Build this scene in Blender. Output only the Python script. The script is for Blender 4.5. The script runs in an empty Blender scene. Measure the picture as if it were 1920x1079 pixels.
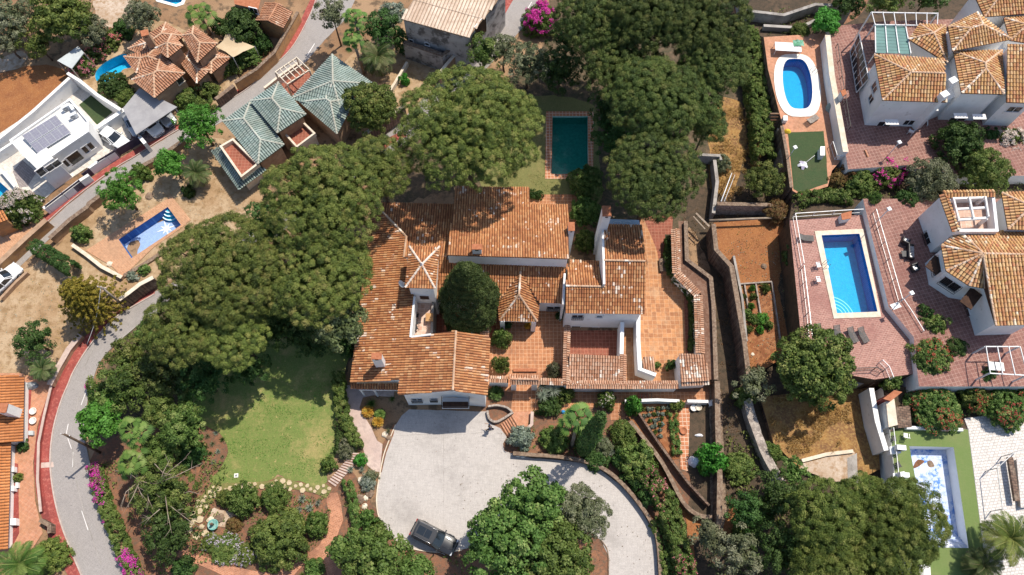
import bpy, math, random
import numpy as np
from mathutils import Vector, Matrix
from mathutils.geometry import tessellate_polygon
from mathutils import noise as mnoise
random.seed(7)
rng = np.random.default_rng(11)
S = bpy.context.scene
COL = S.collection
R = math.radians
F_PX, CAM_H, IW, IH = 1450.0, 81.0, 1920.0, 1079.0
_n = Vector((945 - 960, -(1130 - 539.5), -F_PX)).normalized()
_Z = -_n
_Y = (Vector((0, 1, 0)) - _Z * _Z.y).normalized()
_X = _Y.cross(_Z)
CR = Matrix((_X, _Y, _Z))
cam_data = bpy.data.cameras.new('camera')
cam_data.sensor_width = 36
cam_data.lens = F_PX * 36 / IW
cam_data.clip_end = 2000
cam = bpy.data.objects.new('camera', cam_data)
COL.objects.link(cam)
cam.matrix_world = Matrix.Translation((0, 0, CAM_H)) @ CR.to_4x4()
S.camera = cam
SUN_EL, SUN_AZ = 61.5, 45.0          # azimuth: degrees from +x towards +y
sd = bpy.data.lights.new('sun', 'SUN')
sd.energy = 4.3
sd.angle = R(0.5)
sd.color = (1.0, 0.925, 0.81)
so = bpy.data.objects.new('sun', sd)
COL.objects.link(so)
_sv = Vector((math.cos(R(SUN_EL)) * math.cos(R(SUN_AZ)), math.cos(R(SUN_EL)) * math.sin(R(SUN_AZ)), math.sin(R(SUN_EL))))
so.rotation_euler = _sv.to_track_quat('Z', 'Y').to_euler()
W = bpy.data.worlds.new('World')
S.world = W
W.use_nodes = True
_nt = W.node_tree
_sky = _nt.nodes.new('ShaderNodeTexSky')
_sky.sky_type = 'NISHITA'
_sky.sun_disc = False
_sky.sun_elevation = R(SUN_EL)
_sky.sun_rotation = R(90 - SUN_AZ)
_bg = _nt.nodes['Background']
_nt.links.new(_sky.outputs[0], _bg.inputs[0])
_bg.inputs[1].default_value = 0.135
S.view_settings.view_transform = 'Standard'
S.view_settings.look = 'None'
S.view_settings.exposure = 0.3
S.view_settings.gamma = 1
S.cycles.max_bounces = 6
S.cycles.diffuse_bounces = 3
S.cycles.transparent_max_bounces = 8
def ray(px, py):
    return CR @ Vector((px - IW / 2, -(py - IH / 2), -F_PX))
def P(px, py, z=0.0):
    d = ray(px, py)
    return Vector((0, 0, CAM_H)) + d * ((z - CAM_H) / d.z)
def Pn(px, py, p0, n):
    d = ray(px, py); o = Vector((0, 0, CAM_H))
    return o + d * ((p0 - o).dot(n) / d.dot(n))
def mpp(px, py, z=0.0):
    return (P(px + 1, py, z) - P(px, py, z)).length
MATS = {}
def newmat(name):
    m = bpy.data.materials.new(name); m.use_nodes = True
    nt = m.node_tree
    return m, nt, nt.nodes['Principled BSDF']
def nd(nt, t, **kw):
    n = nt.nodes.new(t)
    for k, v in kw.items():
        if k.startswith('i_'):
            n.inputs[k[2:].replace('_', ' ')].default_value = v
        else:
            setattr(n, k, v)
    return n
def mixc(nt, fac, a, b, blend='MIX'):
    n = nt.nodes.new('ShaderNodeMix'); n.data_type = 'RGBA'; n.blend_type = blend
    for i, v in ((0, fac), (6, a), (7, b)):
        if hasattr(v, 'is_linked') or hasattr(v, 'links'): nt.links.new(v, n.inputs[i])
        elif i == 0: n.inputs[0].default_value = v
        else: n.inputs[i].default_value = (*v, 1)
    return n.outputs[2]
def noise_fac(nt, scale, lo, hi, detail=4, rough=0.6, vec=None):
    n = nt.nodes.new('ShaderNodeTexNoise'); n.inputs['Scale'].default_value = scale
    n.inputs['Detail'].default_value = detail; n.inputs['Roughness'].default_value = rough
    if vec: nt.links.new(vec, n.inputs['Vector'])
    r = nt.nodes.new('ShaderNodeMapRange')
    r.inputs[1].default_value = lo; r.inputs[2].default_value = hi
    nt.links.new(n.outputs[0], r.inputs[0])
    return r.outputs[0]
def coords(nt, rot=0.0):
    t = nt.nodes.new('ShaderNodeTexCoord')
    m = nt.nodes.new('ShaderNodeMapping'); m.inputs['Rotation'].default_value = (0, 0, R(rot))
    nt.links.new(t.outputs['Object'], m.inputs[0])
    return m.outputs[0]
def bump(nt, bs, scale, dist, strength=0.6, src=None, vec=None):
    b = nt.nodes.new('ShaderNodeBump'); b.inputs['Strength'].default_value = strength; b.inputs['Distance'].default_value = dist
    if src is None:
        n = nt.nodes.new('ShaderNodeTexNoise'); n.inputs['Scale'].default_value = scale; n.inputs['Detail'].default_value = 6
        if vec: nt.links.new(vec, n.inputs['Vector'])
        src = n.outputs[0]
    nt.links.new(src, b.inputs['Height'])
    nt.links.new(b.outputs[0], bs.inputs['Normal'])
def M(name, a, b=None, c=None, s1=0.5, s2=4.0, s3=None, rough=0.85, bmp=0.0, bscale=8, f1=(0.4, 0.6), f2=(0.45, 0.65), speck=0.0, metal=0.0, spec=0.3):
    if name in MATS: return MATS[name]
    m, nt, bs = newmat(name)
    v = coords(nt)
    col = a
    if b is not None: col = mixc(nt, noise_fac(nt, s1, *f1, vec=v), a, b)
    if c is not None: col = mixc(nt, noise_fac(nt, s2, *f2, vec=v), col, c)
    if speck:
        f = noise_fac(nt, 14, 0.3, 0.7, detail=3, rough=0.8, vec=v)
        mr = nt.nodes.new('ShaderNodeMapRange'); mr.inputs[3].default_value = 1 - speck; mr.inputs[4].default_value = 1 + speck
        nt.links.new(f, mr.inputs[0])
        cm = nt.nodes.new('ShaderNodeCombineColor')
        for i in range(3): nt.links.new(mr.outputs[0], cm.inputs[i])
        col = mixc(nt, 1.0, col, cm.outputs[0], 'MULTIPLY')
    if hasattr(col, 'links'): nt.links.new(col, bs.inputs['Base Color'])
    else: bs.inputs['Base Color'].default_value = (*col, 1)
    bs.inputs['Roughness'].default_value = rough
    bs.inputs['Metallic'].default_value = metal
    bs.inputs['Specular IOR Level'].default_value = spec
    if bmp: bump(nt, bs, bscale, bmp, vec=v)
    MATS[name] = m
    return m
def brickmat(name, a, b, mortar, w, h, rot=0, off=0.5, msize=0.02, stain=None, stain_s=0.3, stain_f=(0.45, 0.7), rough=0.85, var=0.6):
    if name in MATS: return MATS[name]
    m, nt, bs = newmat(name)
    v = coords(nt, rot)
    br = nt.nodes.new('ShaderNodeTexBrick')
    nt.links.new(v, br.inputs['Vector'])
    br.offset = off; br.squash = 1
    br.inputs['Color1'].default_value = (*a, 1); br.inputs['Color2'].default_value = (*b, 1); br.inputs['Mortar'].default_value = (*mortar, 1)
    br.inputs['Scale'].default_value = 1; br.inputs['Mortar Size'].default_value = msize; br.inputs['Mortar Smooth'].default_value = 0.1
    br.inputs['Brick Width'].default_value = w; br.inputs['Row Height'].default_value = h
    col = br.outputs[0]
    if stain is not None:
        col = mixc(nt, noise_fac(nt, stain_s, *stain_f, detail=6, vec=v), col, stain)
    f = noise_fac(nt, 3.0, 0.3, 0.7, detail=6, rough=0.75, vec=v)
    mr = nt.nodes.new('ShaderNodeMapRange'); mr.inputs[3].default_value = 1 - var * 0.4; mr.inputs[4].default_value = 1 + var * 0.4
    nt.links.new(f, mr.inputs[0])
    cm = nt.nodes.new('ShaderNodeCombineColor')
    for i in range(3): nt.links.new(mr.outputs[0], cm.inputs[i])
    col = mixc(nt, 1.0, col, cm.outputs[0], 'MULTIPLY')
    nt.links.new(col, bs.inputs['Base Color'])
    bs.inputs['Roughness'].default_value = rough
    MATS[name] = m
    return m
def tilemat(name, cols, white=None, wf=(0.6, 0.8), lichen=None, lf=(0.55, 0.7), rough=0.8):
    if name in MATS: return MATS[name]
    m, nt, bs = newmat(name)
    uv = nt.nodes.new('ShaderNodeUVMap'); uv.uv_map = 'UVMap'
    wn = nt.nodes.new('ShaderNodeTexWhiteNoise'); wn.noise_dimensions = '2D'
    nt.links.new(uv.outputs[0], wn.inputs[0])
    ramp = nt.nodes.new('ShaderNodeValToRGB')
    e = ramp.color_ramp.elements
    while len(e) < len(cols): e.new(0.5)
    for i, c in enumerate(cols):
        e[i].position = i / max(1, len(cols) - 1); e[i].color = (*c, 1)
    nt.links.new(wn.outputs[0], ramp.inputs[0])
    col = ramp.outputs[0]
    v = coords(nt)
    col = mixc(nt, noise_fac(nt, 0.35, 0.35, 0.65, detail=5, vec=v), col, mixc(nt, 1.0, col, (0.72, 0.66, 0.62), 'MULTIPLY'))
    if lichen is not None:
        col = mixc(nt, noise_fac(nt, 2.2, *lf, detail=6, rough=0.7, vec=v), col, lichen)
    if white is not None:
        wn2 = nt.nodes.new('ShaderNodeTexWhiteNoise'); wn2.noise_dimensions = '3D'
        ad = nt.nodes.new('ShaderNodeVectorMath'); ad.operation = 'ADD'; ad.inputs[1].default_value = (37.3, 11.7, 5)
        nt.links.new(uv.outputs[0], ad.inputs[0]); nt.links.new(ad.outputs[0], wn2.inputs[0])
        f = noise_fac(nt, 0.45, 0.3, 0.75, detail=3, vec=v)
        mul = nt.nodes.new('ShaderNodeMath'); mul.operation = 'MULTIPLY'
        nt.links.new(wn2.outputs[0], mul.inputs[0]); nt.links.new(f, mul.inputs[1])
        mr = nt.nodes.new('ShaderNodeMapRange'); mr.inputs[1].default_value = wf[0]; mr.inputs[2].default_value = wf[1]
        nt.links.new(mul.outputs[0], mr.inputs[0])
        col = mixc(nt, mr.outputs[0], col, white)
    nt.links.new(col, bs.inputs['Base Color'])
    bs.inputs['Roughness'].default_value = rough
    bump(nt, bs, 18, 0.03, 0.5, vec=v)
    MATS[name] = m
    return m
def leafmat(name, cols, trans=0.25, rough=0.6, spec=0.25, hv=1.0):
    if name in MATS: return MATS[name]
    m, nt, bs = newmat(name)
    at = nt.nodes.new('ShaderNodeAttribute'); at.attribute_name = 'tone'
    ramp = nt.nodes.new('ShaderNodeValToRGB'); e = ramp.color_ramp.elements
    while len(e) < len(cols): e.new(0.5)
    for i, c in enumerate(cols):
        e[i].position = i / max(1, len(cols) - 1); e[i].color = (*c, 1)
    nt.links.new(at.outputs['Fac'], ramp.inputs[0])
    oi = nt.nodes.new('ShaderNodeObjectInfo')
    hs = nt.nodes.new('ShaderNodeHueSaturation')
    mr = nt.nodes.new('ShaderNodeMapRange'); mr.inputs[3].default_value = 0.5 - .02 * hv; mr.inputs[4].default_value = 0.5 + .016 * hv
    nt.links.new(oi.outputs['Random'], mr.inputs[0]); nt.links.new(mr.outputs[0], hs.inputs['Hue'])
    mr2 = nt.nodes.new('ShaderNodeMapRange'); mr2.inputs[3].default_value = 0.85; mr2.inputs[4].default_value = 1.18
    nt.links.new(oi.outputs['Random'], mr2.inputs[0]); nt.links.new(mr2.outputs[0], hs.inputs['Value'])
    nt.links.new(ramp.outputs[0], hs.inputs['Color'])
    nt.links.new(hs.outputs[0], bs.inputs['Base Color'])
    bs.inputs['Roughness'].default_value = rough
    bs.inputs['Specular IOR Level'].default_value = spec
    if trans:
        tr = nt.nodes.new('ShaderNodeBsdfTranslucent'); nt.links.new(hs.outputs[0], tr.inputs[0])
        mx = nt.nodes.new('ShaderNodeMixShader'); mx.inputs[0].default_value = trans
        nt.links.new(bs.outputs[0], mx.inputs[1]); nt.links.new(tr.outputs[0], mx.inputs[2])
        nt.links.new(mx.outputs[0], nt.nodes['Material Output'].inputs[0])
    MATS[name] = m
    return m
class MB:
    def __init__(s):
        s.v = []; s.f = []; s.m = []; s.uv = []; s.sm = []
    def add(s, vs, fs, mi=0, uv=None, smooth=False):
        o = len(s.v)
        s.v.extend([tuple(x) for x in vs])
        for f in fs:
            s.f.append([i + o for i in f]); s.m.append(mi); s.uv.append(uv); s.sm.append(smooth)
        return s
    def box(s, c, size, rz=0.0, mi=0, bev=0.0):
        x, y, z = size[0] / 2, size[1] / 2, size[2]
        cs, sn = math.cos(rz), math.sin(rz)
        def T(a, b, h): return (c[0] + a * cs - b * sn, c[1] + a * sn + b * cs, c[2] + h)
        if bev <= 0:
            vs = [T(a, b, h) for h in (0, z) for a, b in ((-x, -y), (x, -y), (x, y), (-x, y))]
            fs = [(3, 2, 1, 0), (4, 5, 6, 7)] + [(i, (i + 1) % 4, 4 + (i + 1) % 4, 4 + i) for i in range(4)]
        else:
            vs = []
            for h, k in ((0, 0), (z - bev, 0), (z, bev)):
                for a, b in ((-x + k, -y + k), (x - k, -y + k), (x - k, y - k), (-x + k, y - k)): vs.append(T(a, b, h))
            fs = [(3, 2, 1, 0), (8, 9, 10, 11)]
            for l in (0, 4): fs += [(l + i, l + (i + 1) % 4, l + 4 + (i + 1) % 4, l + 4 + i) for i in range(4)]
        return s.add(vs, fs, mi)
    def beam(s, a, b, w, h=None, mi=0):
        a = Vector(a); b = Vector(b); h = h or w
        d = (b - a)
        if d.length < 1e-6: return s
        d.normalize()
        up = Vector((0, 0, 1)) if abs(d.z) < 0.95 else Vector((1, 0, 0))
        sx = d.cross(up).normalized() * w / 2; sz = sx.cross(d).normalized() * h / 2
        vs = [p + q for p in (a, b) for q in (-sx - sz, sx - sz, sx + sz, -sx + sz)]
        return s.add(vs, [(3, 2, 1, 0), (4, 5, 6, 7)] + [(i, (i + 1) % 4, 4 + (i + 1) % 4, 4 + i) for i in range(4)], mi)
    def tube(s, pts, rad, n=7, mi=0, cap=True):
        pts = [Vector(p) for p in pts]
        if not hasattr(rad, '__len__'): rad = [rad] * len(pts)
        vs = []; fs = []
        for i, p in enumerate(pts):
            d = (pts[min(i + 1, len(pts) - 1)] - pts[max(i - 1, 0)])
            d = d.normalized() if d.length > 1e-9 else Vector((0, 0, 1))
            up = Vector((0, 0, 1)) if abs(d.z) < 0.9 else Vector((1, 0, 0))
            a = d.cross(up).normalized(); b = a.cross(d)
            for k in range(n):
                t = 2 * math.pi * k / n
                vs.append(p + (a * math.cos(t) + b * math.sin(t)) * rad[i])
        for i in range(len(pts) - 1):
            for k in range(n): fs.append((i * n + k, i * n + (k + 1) % n, (i + 1) * n + (k + 1) % n, (i + 1) * n + k))
        if cap: fs += [tuple(range(n))[::-1], tuple(range((len(pts) - 1) * n, len(pts) * n))]
        return s.add(vs, fs, mi, smooth=True)
    def lathe(s, c, prof, n=14, mi=0):
        vs = [(c[0] + r * math.cos(2 * math.pi * k / n), c[1] + r * math.sin(2 * math.pi * k / n), c[2] + h) for r, h in prof for k in range(n)]
        fs = [(i * n + k, i * n + (k + 1) % n, (i + 1) * n + (k + 1) % n, (i + 1) * n + k) for i in range(len(prof) - 1) for k in range(n)]
        fs += [tuple(range(n))[::-1], tuple(range((len(prof) - 1) * n, len(prof) * n))]
        return s.add(vs, fs, mi, smooth=n > 8)
    def poly(s, pts, holes=(), mi=0, up=True):
        loops = [[Vector(p) for p in pts]] + [[Vector(p) for p in h] for h in holes]
        tris = tessellate_polygon([[Vector((p.x, p.y, 0)) for p in l] for l in loops])
        flat = [p for l in loops for p in l]
        out = []
        for t in tris:
            a, b, c = (flat[i] for i in t)
            z = (b - a).cross(c - a).z
            if abs(z) < 1e-9: continue
            out.append(t if (z > 0) == up else t[::-1])
        return s.add(flat, out, mi)
    def prism(s, pts, z0, holes=(), mi=0, mtop=None, bottom=False):
        pts = [Vector(p) for p in pts]
        a = sum(pts[i].x * pts[(i + 1) % len(pts)].y - pts[(i + 1) % len(pts)].x * pts[i].y for i in range(len(pts)))
        if a < 0: pts = pts[::-1]
        n = len(pts)
        vs = [Vector((p.x, p.y, z0)) for p in pts] + pts
        s.add(vs, [(i, (i + 1) % n, n + (i + 1) % n, n + i) for i in range(n)], mi)
        s.poly(pts, holes, mi if mtop is None else mtop)
        if bottom: s.poly([Vector((p.x, p.y, z0)) for p in pts], (), mi, up=False)
        return s
    def build(s, name, mats, parent=None):
        me = bpy.data.meshes.new(name)
        me.from_pydata(s.v, [], s.f)
        if not isinstance(mats, (list, tuple)): mats = [mats]
        for m in mats: me.materials.append(m)
        me.polygons.foreach_set('material_index', s.m)
        me.polygons.foreach_set('use_smooth', s.sm)
        if any(u is not None for u in s.uv):
            l = me.uv_layers.new(name='UVMap')
            buf = []
            for f, u in zip(s.f, s.uv): buf.extend((u or (0, 0)) * len(f))
            l.data.foreach_set('uv', buf)
        me.update()
        o = bpy.data.objects.new(name, me)
        COL.objects.link(o)
        if parent: o.parent = parent
        return o
def tag(o, label, cat, group=None, kind=None):
    if label: o['label'] = label
    if cat: o['category'] = cat
    if group: o['group'] = group
    if kind: o['kind'] = kind
    elif cat: o['kind'] = 'thing'
    return o
def thing(name, label, cat, loc=(0, 0, 0), rz=0.0, group=None):
    o = bpy.data.objects.new(name, None); COL.objects.link(o)
    o.empty_display_size = 0.3
    o.location = loc; o.rotation_euler = (0, 0, rz)
    return tag(o, label, cat, group)
def dup(root, loc, rz=0.0, label=None, group=None, scale=None):
    def cp(o, par):
        c = o.copy(); COL.objects.link(c)
        if par: c.parent = par
        for ch in list(o.children): cp(ch, c)
        return c
    r = cp(root, None)
    r.location = loc; r.rotation_euler = (0, 0, rz)
    if scale: r.scale = (scale, scale, scale) if not hasattr(scale, '__len__') else scale
    if label: r['label'] = label
    if group: r['group'] = group
    return r
POOLS = []           # outlines (world xy) cut out of every sheet over them
def inside(p, poly):
    c = False; n = len(poly)
    for i in range(n):
        a, b = poly[i], poly[(i + 1) % n]
        if (a[1] > p[1]) != (b[1] > p[1]) and p[0] < (b[0] - a[0]) * (p[1] - a[1]) / (b[1] - a[1]) + a[0]: c = not c
    return c
def centroid(pl): return (sum(p[0] for p in pl) / len(pl), sum(p[1] for p in pl) / len(pl))
def smooth_px(pts, k=6, closed=False):
    n = len(pts); out = []
    rngi = range(n) if closed else range(n - 1)
    for i in rngi:
        p0 = pts[(i - 1) % n] if closed or i > 0 else pts[0]
        p1 = pts[i]; p2 = pts[(i + 1) % n]
        p3 = pts[(i + 2) % n] if closed or i + 2 < n else pts[-1]
        for j in range(k):
            t = j / k
            out.append(tuple(0.5 * (2 * p1[d] + (p2[d] - p0[d]) * t + (2 * p0[d] - 5 * p1[d] + 4 * p2[d] - p3[d]) * t * t + (3 * p1[d] - p0[d] - 3 * p2[d] + p3[d]) * t ** 3) for d in (0, 1)))
    if not closed: out.append(tuple(pts[-1][:2]))
    return out
def W3(pts, z): return [P(p[0], p[1], z) for p in pts]
def ragged(w, amp, step=0.7):
    out = []
    n = len(w)
    for i in range(n):
        a, b = w[i], w[(i + 1) % n]
        L = (b - a).length; k = max(1, int(L / step))
        for j in range(k):
            p = a.lerp(b, j / k)
            q = Vector((p.x * 0.9, p.y * 0.9, 3.1))
            d = Vector((mnoise.noise(q) + 0.5 * mnoise.noise(q * 2.7), mnoise.noise(q + Vector((31, 7, 0))) + 0.5 * mnoise.noise(q * 2.7 + Vector((9, 1, 0))), 0)) * amp
            out.append(p + d)
    return out
def sheet(name, pts, z, mat, rough=0.0, smooth=0, kind='structure', parent=None):
    if smooth: pts = smooth_px(pts, smooth, True)
    w = W3(pts, z)
    if rough: w = ragged(w, rough)
    holes = []
    for pl in POOLS:
        c = centroid(pl)
        if inside(c, [(p.x, p.y) for p in w]): holes.append([Vector((q[0], q[1], z)) for q in pl])
    o = MB().poly(w, holes).build(name, mat, parent)
    if kind: o['kind'] = kind
    return o
def band(pts, width_px, z, side=0.0):
    L = []; Rr = []
    for i, p in enumerate(pts):
        a = pts[max(0, i - 1)]; b = pts[min(len(pts) - 1, i + 1)]
        dx, dy = b[0] - a[0], b[1] - a[1]; l = math.hypot(dx, dy) or 1
        nx, ny = -dy / l, dx / l
        w = p[2] if len(p) > 2 else width_px
        L.append((p[0] + nx * w * (0.5 + side), p[1] + ny * w * (0.5 + side)))
        Rr.append((p[0] - nx * w * (0.5 - side), p[1] - ny * w * (0.5 - side)))
    return L + Rr[::-1]
def offset_line(w, d):
    out = []
    for i, p in enumerate(w):
        a = w[max(0, i - 1)]; b = w[min(len(w) - 1, i + 1)]
        t = Vector((b.x - a.x, b.y - a.y, 0)).normalized()
        n = Vector((-t.y, t.x, 0))
        k = 1.0
        if 0 < i < len(w) - 1:
            t1 = Vector((p.x - a.x, p.y - a.y, 0)).normalized()
            k = 1 / max(0.5, abs(t1.dot(t)))
        out.append(p + n * d * k)
    return out
def wall(name, label, pts, h, th, mat, cop=None, z0=0.0, smooth=0, at_top=True, cat='wall', cop_over=0.05, cop_h=0.07, group=None, rough_top=0.0):
    if smooth: pts = smooth_px(pts, smooth)
    w = W3(pts, z0 + h if at_top else z0)
    w = [Vector((p.x, p.y, 0)) for p in w]
    a, b = offset_line(w, th / 2), offset_line(w, -th / 2)
    ring = a + b[::-1]
    t = thing(name, label, cat, (w[0].x, w[0].y, z0), 0, group)
    off = Vector((w[0].x, w[0].y, z0))
    mb = MB(); top = z0 + h - (cop_h if cop else 0)
    for i in range(len(w) - 1):
        quad = [a[i], a[i + 1], b[i + 1], b[i]]
        zt = [top + (rough_top * mnoise.noise(q * 0.8) if rough_top else 0) for q in (a[i], a[i + 1], b[i + 1], b[i])]
        vs = [Vector((q.x, q.y, z0)) - off for q in quad] + [Vector((q.x, q.y, z)) - off for q, z in zip(quad, zt)]
        fs = [(7, 6, 5, 4), (1, 0, 4, 5), (3, 2, 6, 7)]
        if i == 0: fs.append((0, 3, 7, 4))
        if i == len(w) - 2: fs.append((2, 1, 5, 6))
        mb.add(vs, fs)
    mb.build('masonry', mat, t)
    if cop:
        a, b = offset_line(w, th / 2 + cop_over), offset_line(w, -th / 2 - cop_over)
        mb = MB()
        for i in range(len(w) - 1):
            quad = [a[i], a[i + 1], b[i + 1], b[i]]
            vs = [Vector((q.x, q.y, top + 0.002)) - off for q in quad] + [Vector((q.x, q.y, z0 + h)) - off for q in quad]
            fs = [(7, 6, 5, 4), (1, 0, 4, 5), (3, 2, 6, 7)]
            if i == 0: fs.append((0, 3, 7, 4))
            if i == len(w) - 2: fs.append((2, 1, 5, 6))
            mb.add(vs, fs)
        mb.build('coping', cop, t)
    return t
def clip_intervals(poly2, u):
    xs = []
    n = len(poly2)
    for i in range(n):
        a, b = poly2[i], poly2[(i + 1) % n]
        if (a[0] > u) != (b[0] > u):
            xs.append(a[1] + (b[1] - a[1]) * (u - a[0]) / (b[0] - a[0]))
    xs.sort()
    return [(xs[i], xs[i + 1]) for i in range(0, len(xs) - 1, 2)]
class Roof:
    def __init__(s, pitch=0.26, row=0.42, hgt=0.075):
        s.mb = MB(); s.rg = []; s.pitch = pitch; s.row = row; s.h = hgt; s.planes = []
    def plane3d(s, pts, n, up_dir):
        n = n.normalized(); v = up_dir.normalized(); u = v.cross(n)
        o = pts[0]
        uv = [((p - o).dot(u), (p - o).dot(v)) for p in pts]
        vmin = min(q[1] for q in uv); umin = min(q[0] for q in uv); umax = max(q[0] for q in uv)
        off = random.randint(0, 5000)
        k = 0; uu = umin + s.pitch * 0.5
        w = s.pitch * 0.84
        prof = ((-0.5, 0.0), (-0.26, 0.85), (0.0, 1.0), (0.26, 0.85), (0.5, 0.0))
        while uu < umax:
            for (v0, v1) in clip_intervals(uv, uu):
                r0 = math.floor((v0 - vmin) / s.row); r1 = math.ceil((v1 - vmin) / s.row)
                for r in range(r0, r1):
                    a = max(v0 - (0.06 if r == r0 else 0), vmin + r * s.row - 0.02); b = min(v1, vmin + (r + 1) * s.row)
                    if b - a < 0.04: continue
                    jx = random.uniform(-.012, .012); jh = random.uniform(0, .02)
                    vs = []
                    for (vv, wk, hk) in ((a, 1.0, 0.035 + jh), (b, 0.86, 0.0)):
                        for (pu, ph) in prof:
                            vs.append(o + u * (uu + jx + pu * w * wk) + v * vv + n * (ph * s.h * wk + hk))
                    s.mb.add(vs, [(i, i + 1, i + 6, i + 5) for i in range(4)] + [(4, 3, 2, 1, 0)], 0, ((k + off) * 1.0 + 0.5, r + 0.5))
            uu += s.pitch; k += 1
        up = [p for p in pts]
        a = sum(up[i].x * up[(i + 1) % len(up)].y - up[(i + 1) % len(up)].x * up[i].y for i in range(len(up)))
        if a < 0: up = up[::-1]
        m = len(up); lo = [p - Vector((0, 0, 0.13)) for p in up]
        s.mb.add(lo + up, [(i, (i + 1) % m, m + (i + 1) % m, m + i) for i in range(m)], 1)
        s.mb.poly(up, (), 1); s.mb.poly(lo, (), 1, up=False)
        s.planes.append((pts, n))
        return pts
    def plane(s, px, ref):
        A, B, C = (P(*r) for r in ref)
        n = (B - A).cross(C - A)
        if n.z < 0: n = -n
        n.normalize()
        e = (B - A).normalized()
        up = n.cross(e)
        if up.z < 0: up = -up
        return s.plane3d([Pn(x, y, A, n) for x, y in px], n, up)
    def fan(s, eave, ze, apex, za, close=False, ridges=True):
        e = [P(x, y, z) for (x, y), z in zip(eave, ze if hasattr(ze, '__len__') else [ze] * len(eave))]
        a = P(apex[0], apex[1], za)
        for i in range(len(e) - (0 if close else 1)): s.tri3(e[i], e[(i + 1) % len(e)], a)
        if ridges:
            for q in (e if close else e[1:-1]): s.ridge3(q, a)
        return e, a
    def tri3(s, *pts):
        pts = list(pts); n = (pts[1] - pts[0]).cross(pts[2] - pts[0])
        if n.z < 0: n = -n
        n.normalize(); up = n.cross((pts[1] - pts[0]).normalized())
        if up.z < 0: up = -up
        s.plane3d(pts, n, up)
    def hip(s, corners, z, tan, pyramid=False):
        c = [P(x, y, z) for x, y in corners]
        if pyramid:
            m = sum(c, Vector()) / 4; m.z = z + (c[1] - c[0]).length / 2 * tan
            for i in range(4): s.tri3(c[i], c[(i + 1) % 4], m); s.ridge3(c[i], m)
            return c, m, m
        l0 = ((c[1] - c[0]).length + (c[3] - c[2]).length) / 2; l1 = ((c[2] - c[1]).length + (c[0] - c[3]).length) / 2
        if l0 < l1: c = c[1:] + c[:1]; l0, l1 = l1, l0
        ax = ((c[1] + c[2]) / 2 - (c[0] + c[3]) / 2).normalized()
        h = l1 / 2 * tan
        r0 = (c[0] + c[3]) / 2 + ax * min(l1 / 2, l0 / 2 - 0.01) + Vector((0, 0, h))
        r1 = (c[1] + c[2]) / 2 - ax * min(l1 / 2, l0 / 2 - 0.01) + Vector((0, 0, h))
        for pts in ((c[0], c[1], r1, r0), (c[1], c[2], r1), (c[2], c[3], r0, r1), (c[3], c[0], r0)):
            pts = list(pts); n = (pts[1] - pts[0]).cross(pts[2] - pts[0])
            if n.z < 0: n = -n
            n.normalize(); up = n.cross((pts[1] - pts[0]).normalized())
            if up.z < 0: up = -up
            s.plane3d(pts, n, up)
        for a, b in ((c[0], r0), (c[3], r0), (c[1], r1), (c[2], r1), (r0, r1)): s.ridge3(a, b)
        return c, r0, r1
    def ridge3(s, a, b, r=0.13):
        d = b - a; L = d.length
        if L < 0.3: return
        k = max(1, round(L / 0.42)); off = random.randint(0, 9000)
        up = Vector((0, 0, 1)); sd = d.cross(up).normalized(); un = sd.cross(d).normalized()
        g = MB(); s.rg.append(g)
        for i in range(k):
            p = a + d * (i / k); q = a + d * ((i + 1) / k)
            vs = []
            for pt, rr, hh in ((p, r, 0.05), (q, r * 0.85, 0.02)):
                for t in range(5):
                    an = math.pi * t / 4
                    vs.append(pt + sd * math.cos(an) * rr + un * (math.sin(an) * rr + hh))
            g.add(vs, [(j, j + 5, j + 6, j + 1) for j in range(4)] + [(0, 1, 2, 3, 4)], 0, (off + i + 0.5, 7.5))
    def ridge(s, px, zs):
        w = [P(x, y, z) for (x, y), z in zip(px, zs)]
        for a, b in zip(w, w[1:]): s.ridge3(a, b)
    def build(s, tm, under, parent, rm=None):
        o = s.mb.build('roof', [tm, under], parent)
        for g in s.rg: g.build('ridge_tiles', rm or tm, o)
        return o
def inset(pts, d):
    n = len(pts)
    a = sum(pts[i].x * pts[(i + 1) % n].y - pts[(i + 1) % n].x * pts[i].y for i in range(n))
    sg = 1 if a > 0 else -1
    if not hasattr(d, '__len__'): d = [d] * n
    lines = []
    for i in range(n):
        p, q = pts[i], pts[(i + 1) % n]
        t = Vector((q.x - p.x, q.y - p.y)).normalized()
        nn = Vector((-t.y, t.x)) * sg
        lines.append((Vector((p.x, p.y)) + nn * d[i], t))
    out = []
    for i in range(n):
        (p, t), (q, r) = lines[i - 1], lines[i]
        den = t.x * r.y - t.y * r.x
        if abs(den) < 1e-4: out.append(Vector((q.x, q.y)))
        else:
            k = ((q.x - p.x) * r.y - (q.y - p.y) * r.x) / den
            x = p + t * k
            o = Vector((pts[i].x, pts[i].y)); m = 1.6 * max(d[i], d[i - 1], .05)
            if (x - o).length > m: x = o + (x - o).normalized() * m
            out.append(x)
    return out
def under_roof(mb, pts, n, d, z0=0.0, gap=0.1, mi=0):
    ii = inset(pts, d)
    p0 = pts[0]
    top = [Vector((q.x, q.y, p0.z - (n.x * (q.x - p0.x) + n.y * (q.y - p0.y)) / n.z - gap)) for q in ii]
    mb.prism(top, z0, mi=mi)
    return top
def on_wall(px, py, A, B):
    n = Vector((B.y - A.y, A.x - B.x, 0)).normalized()
    return Pn(px, py, Vector((A.x, A.y, 0)), n), n
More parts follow.
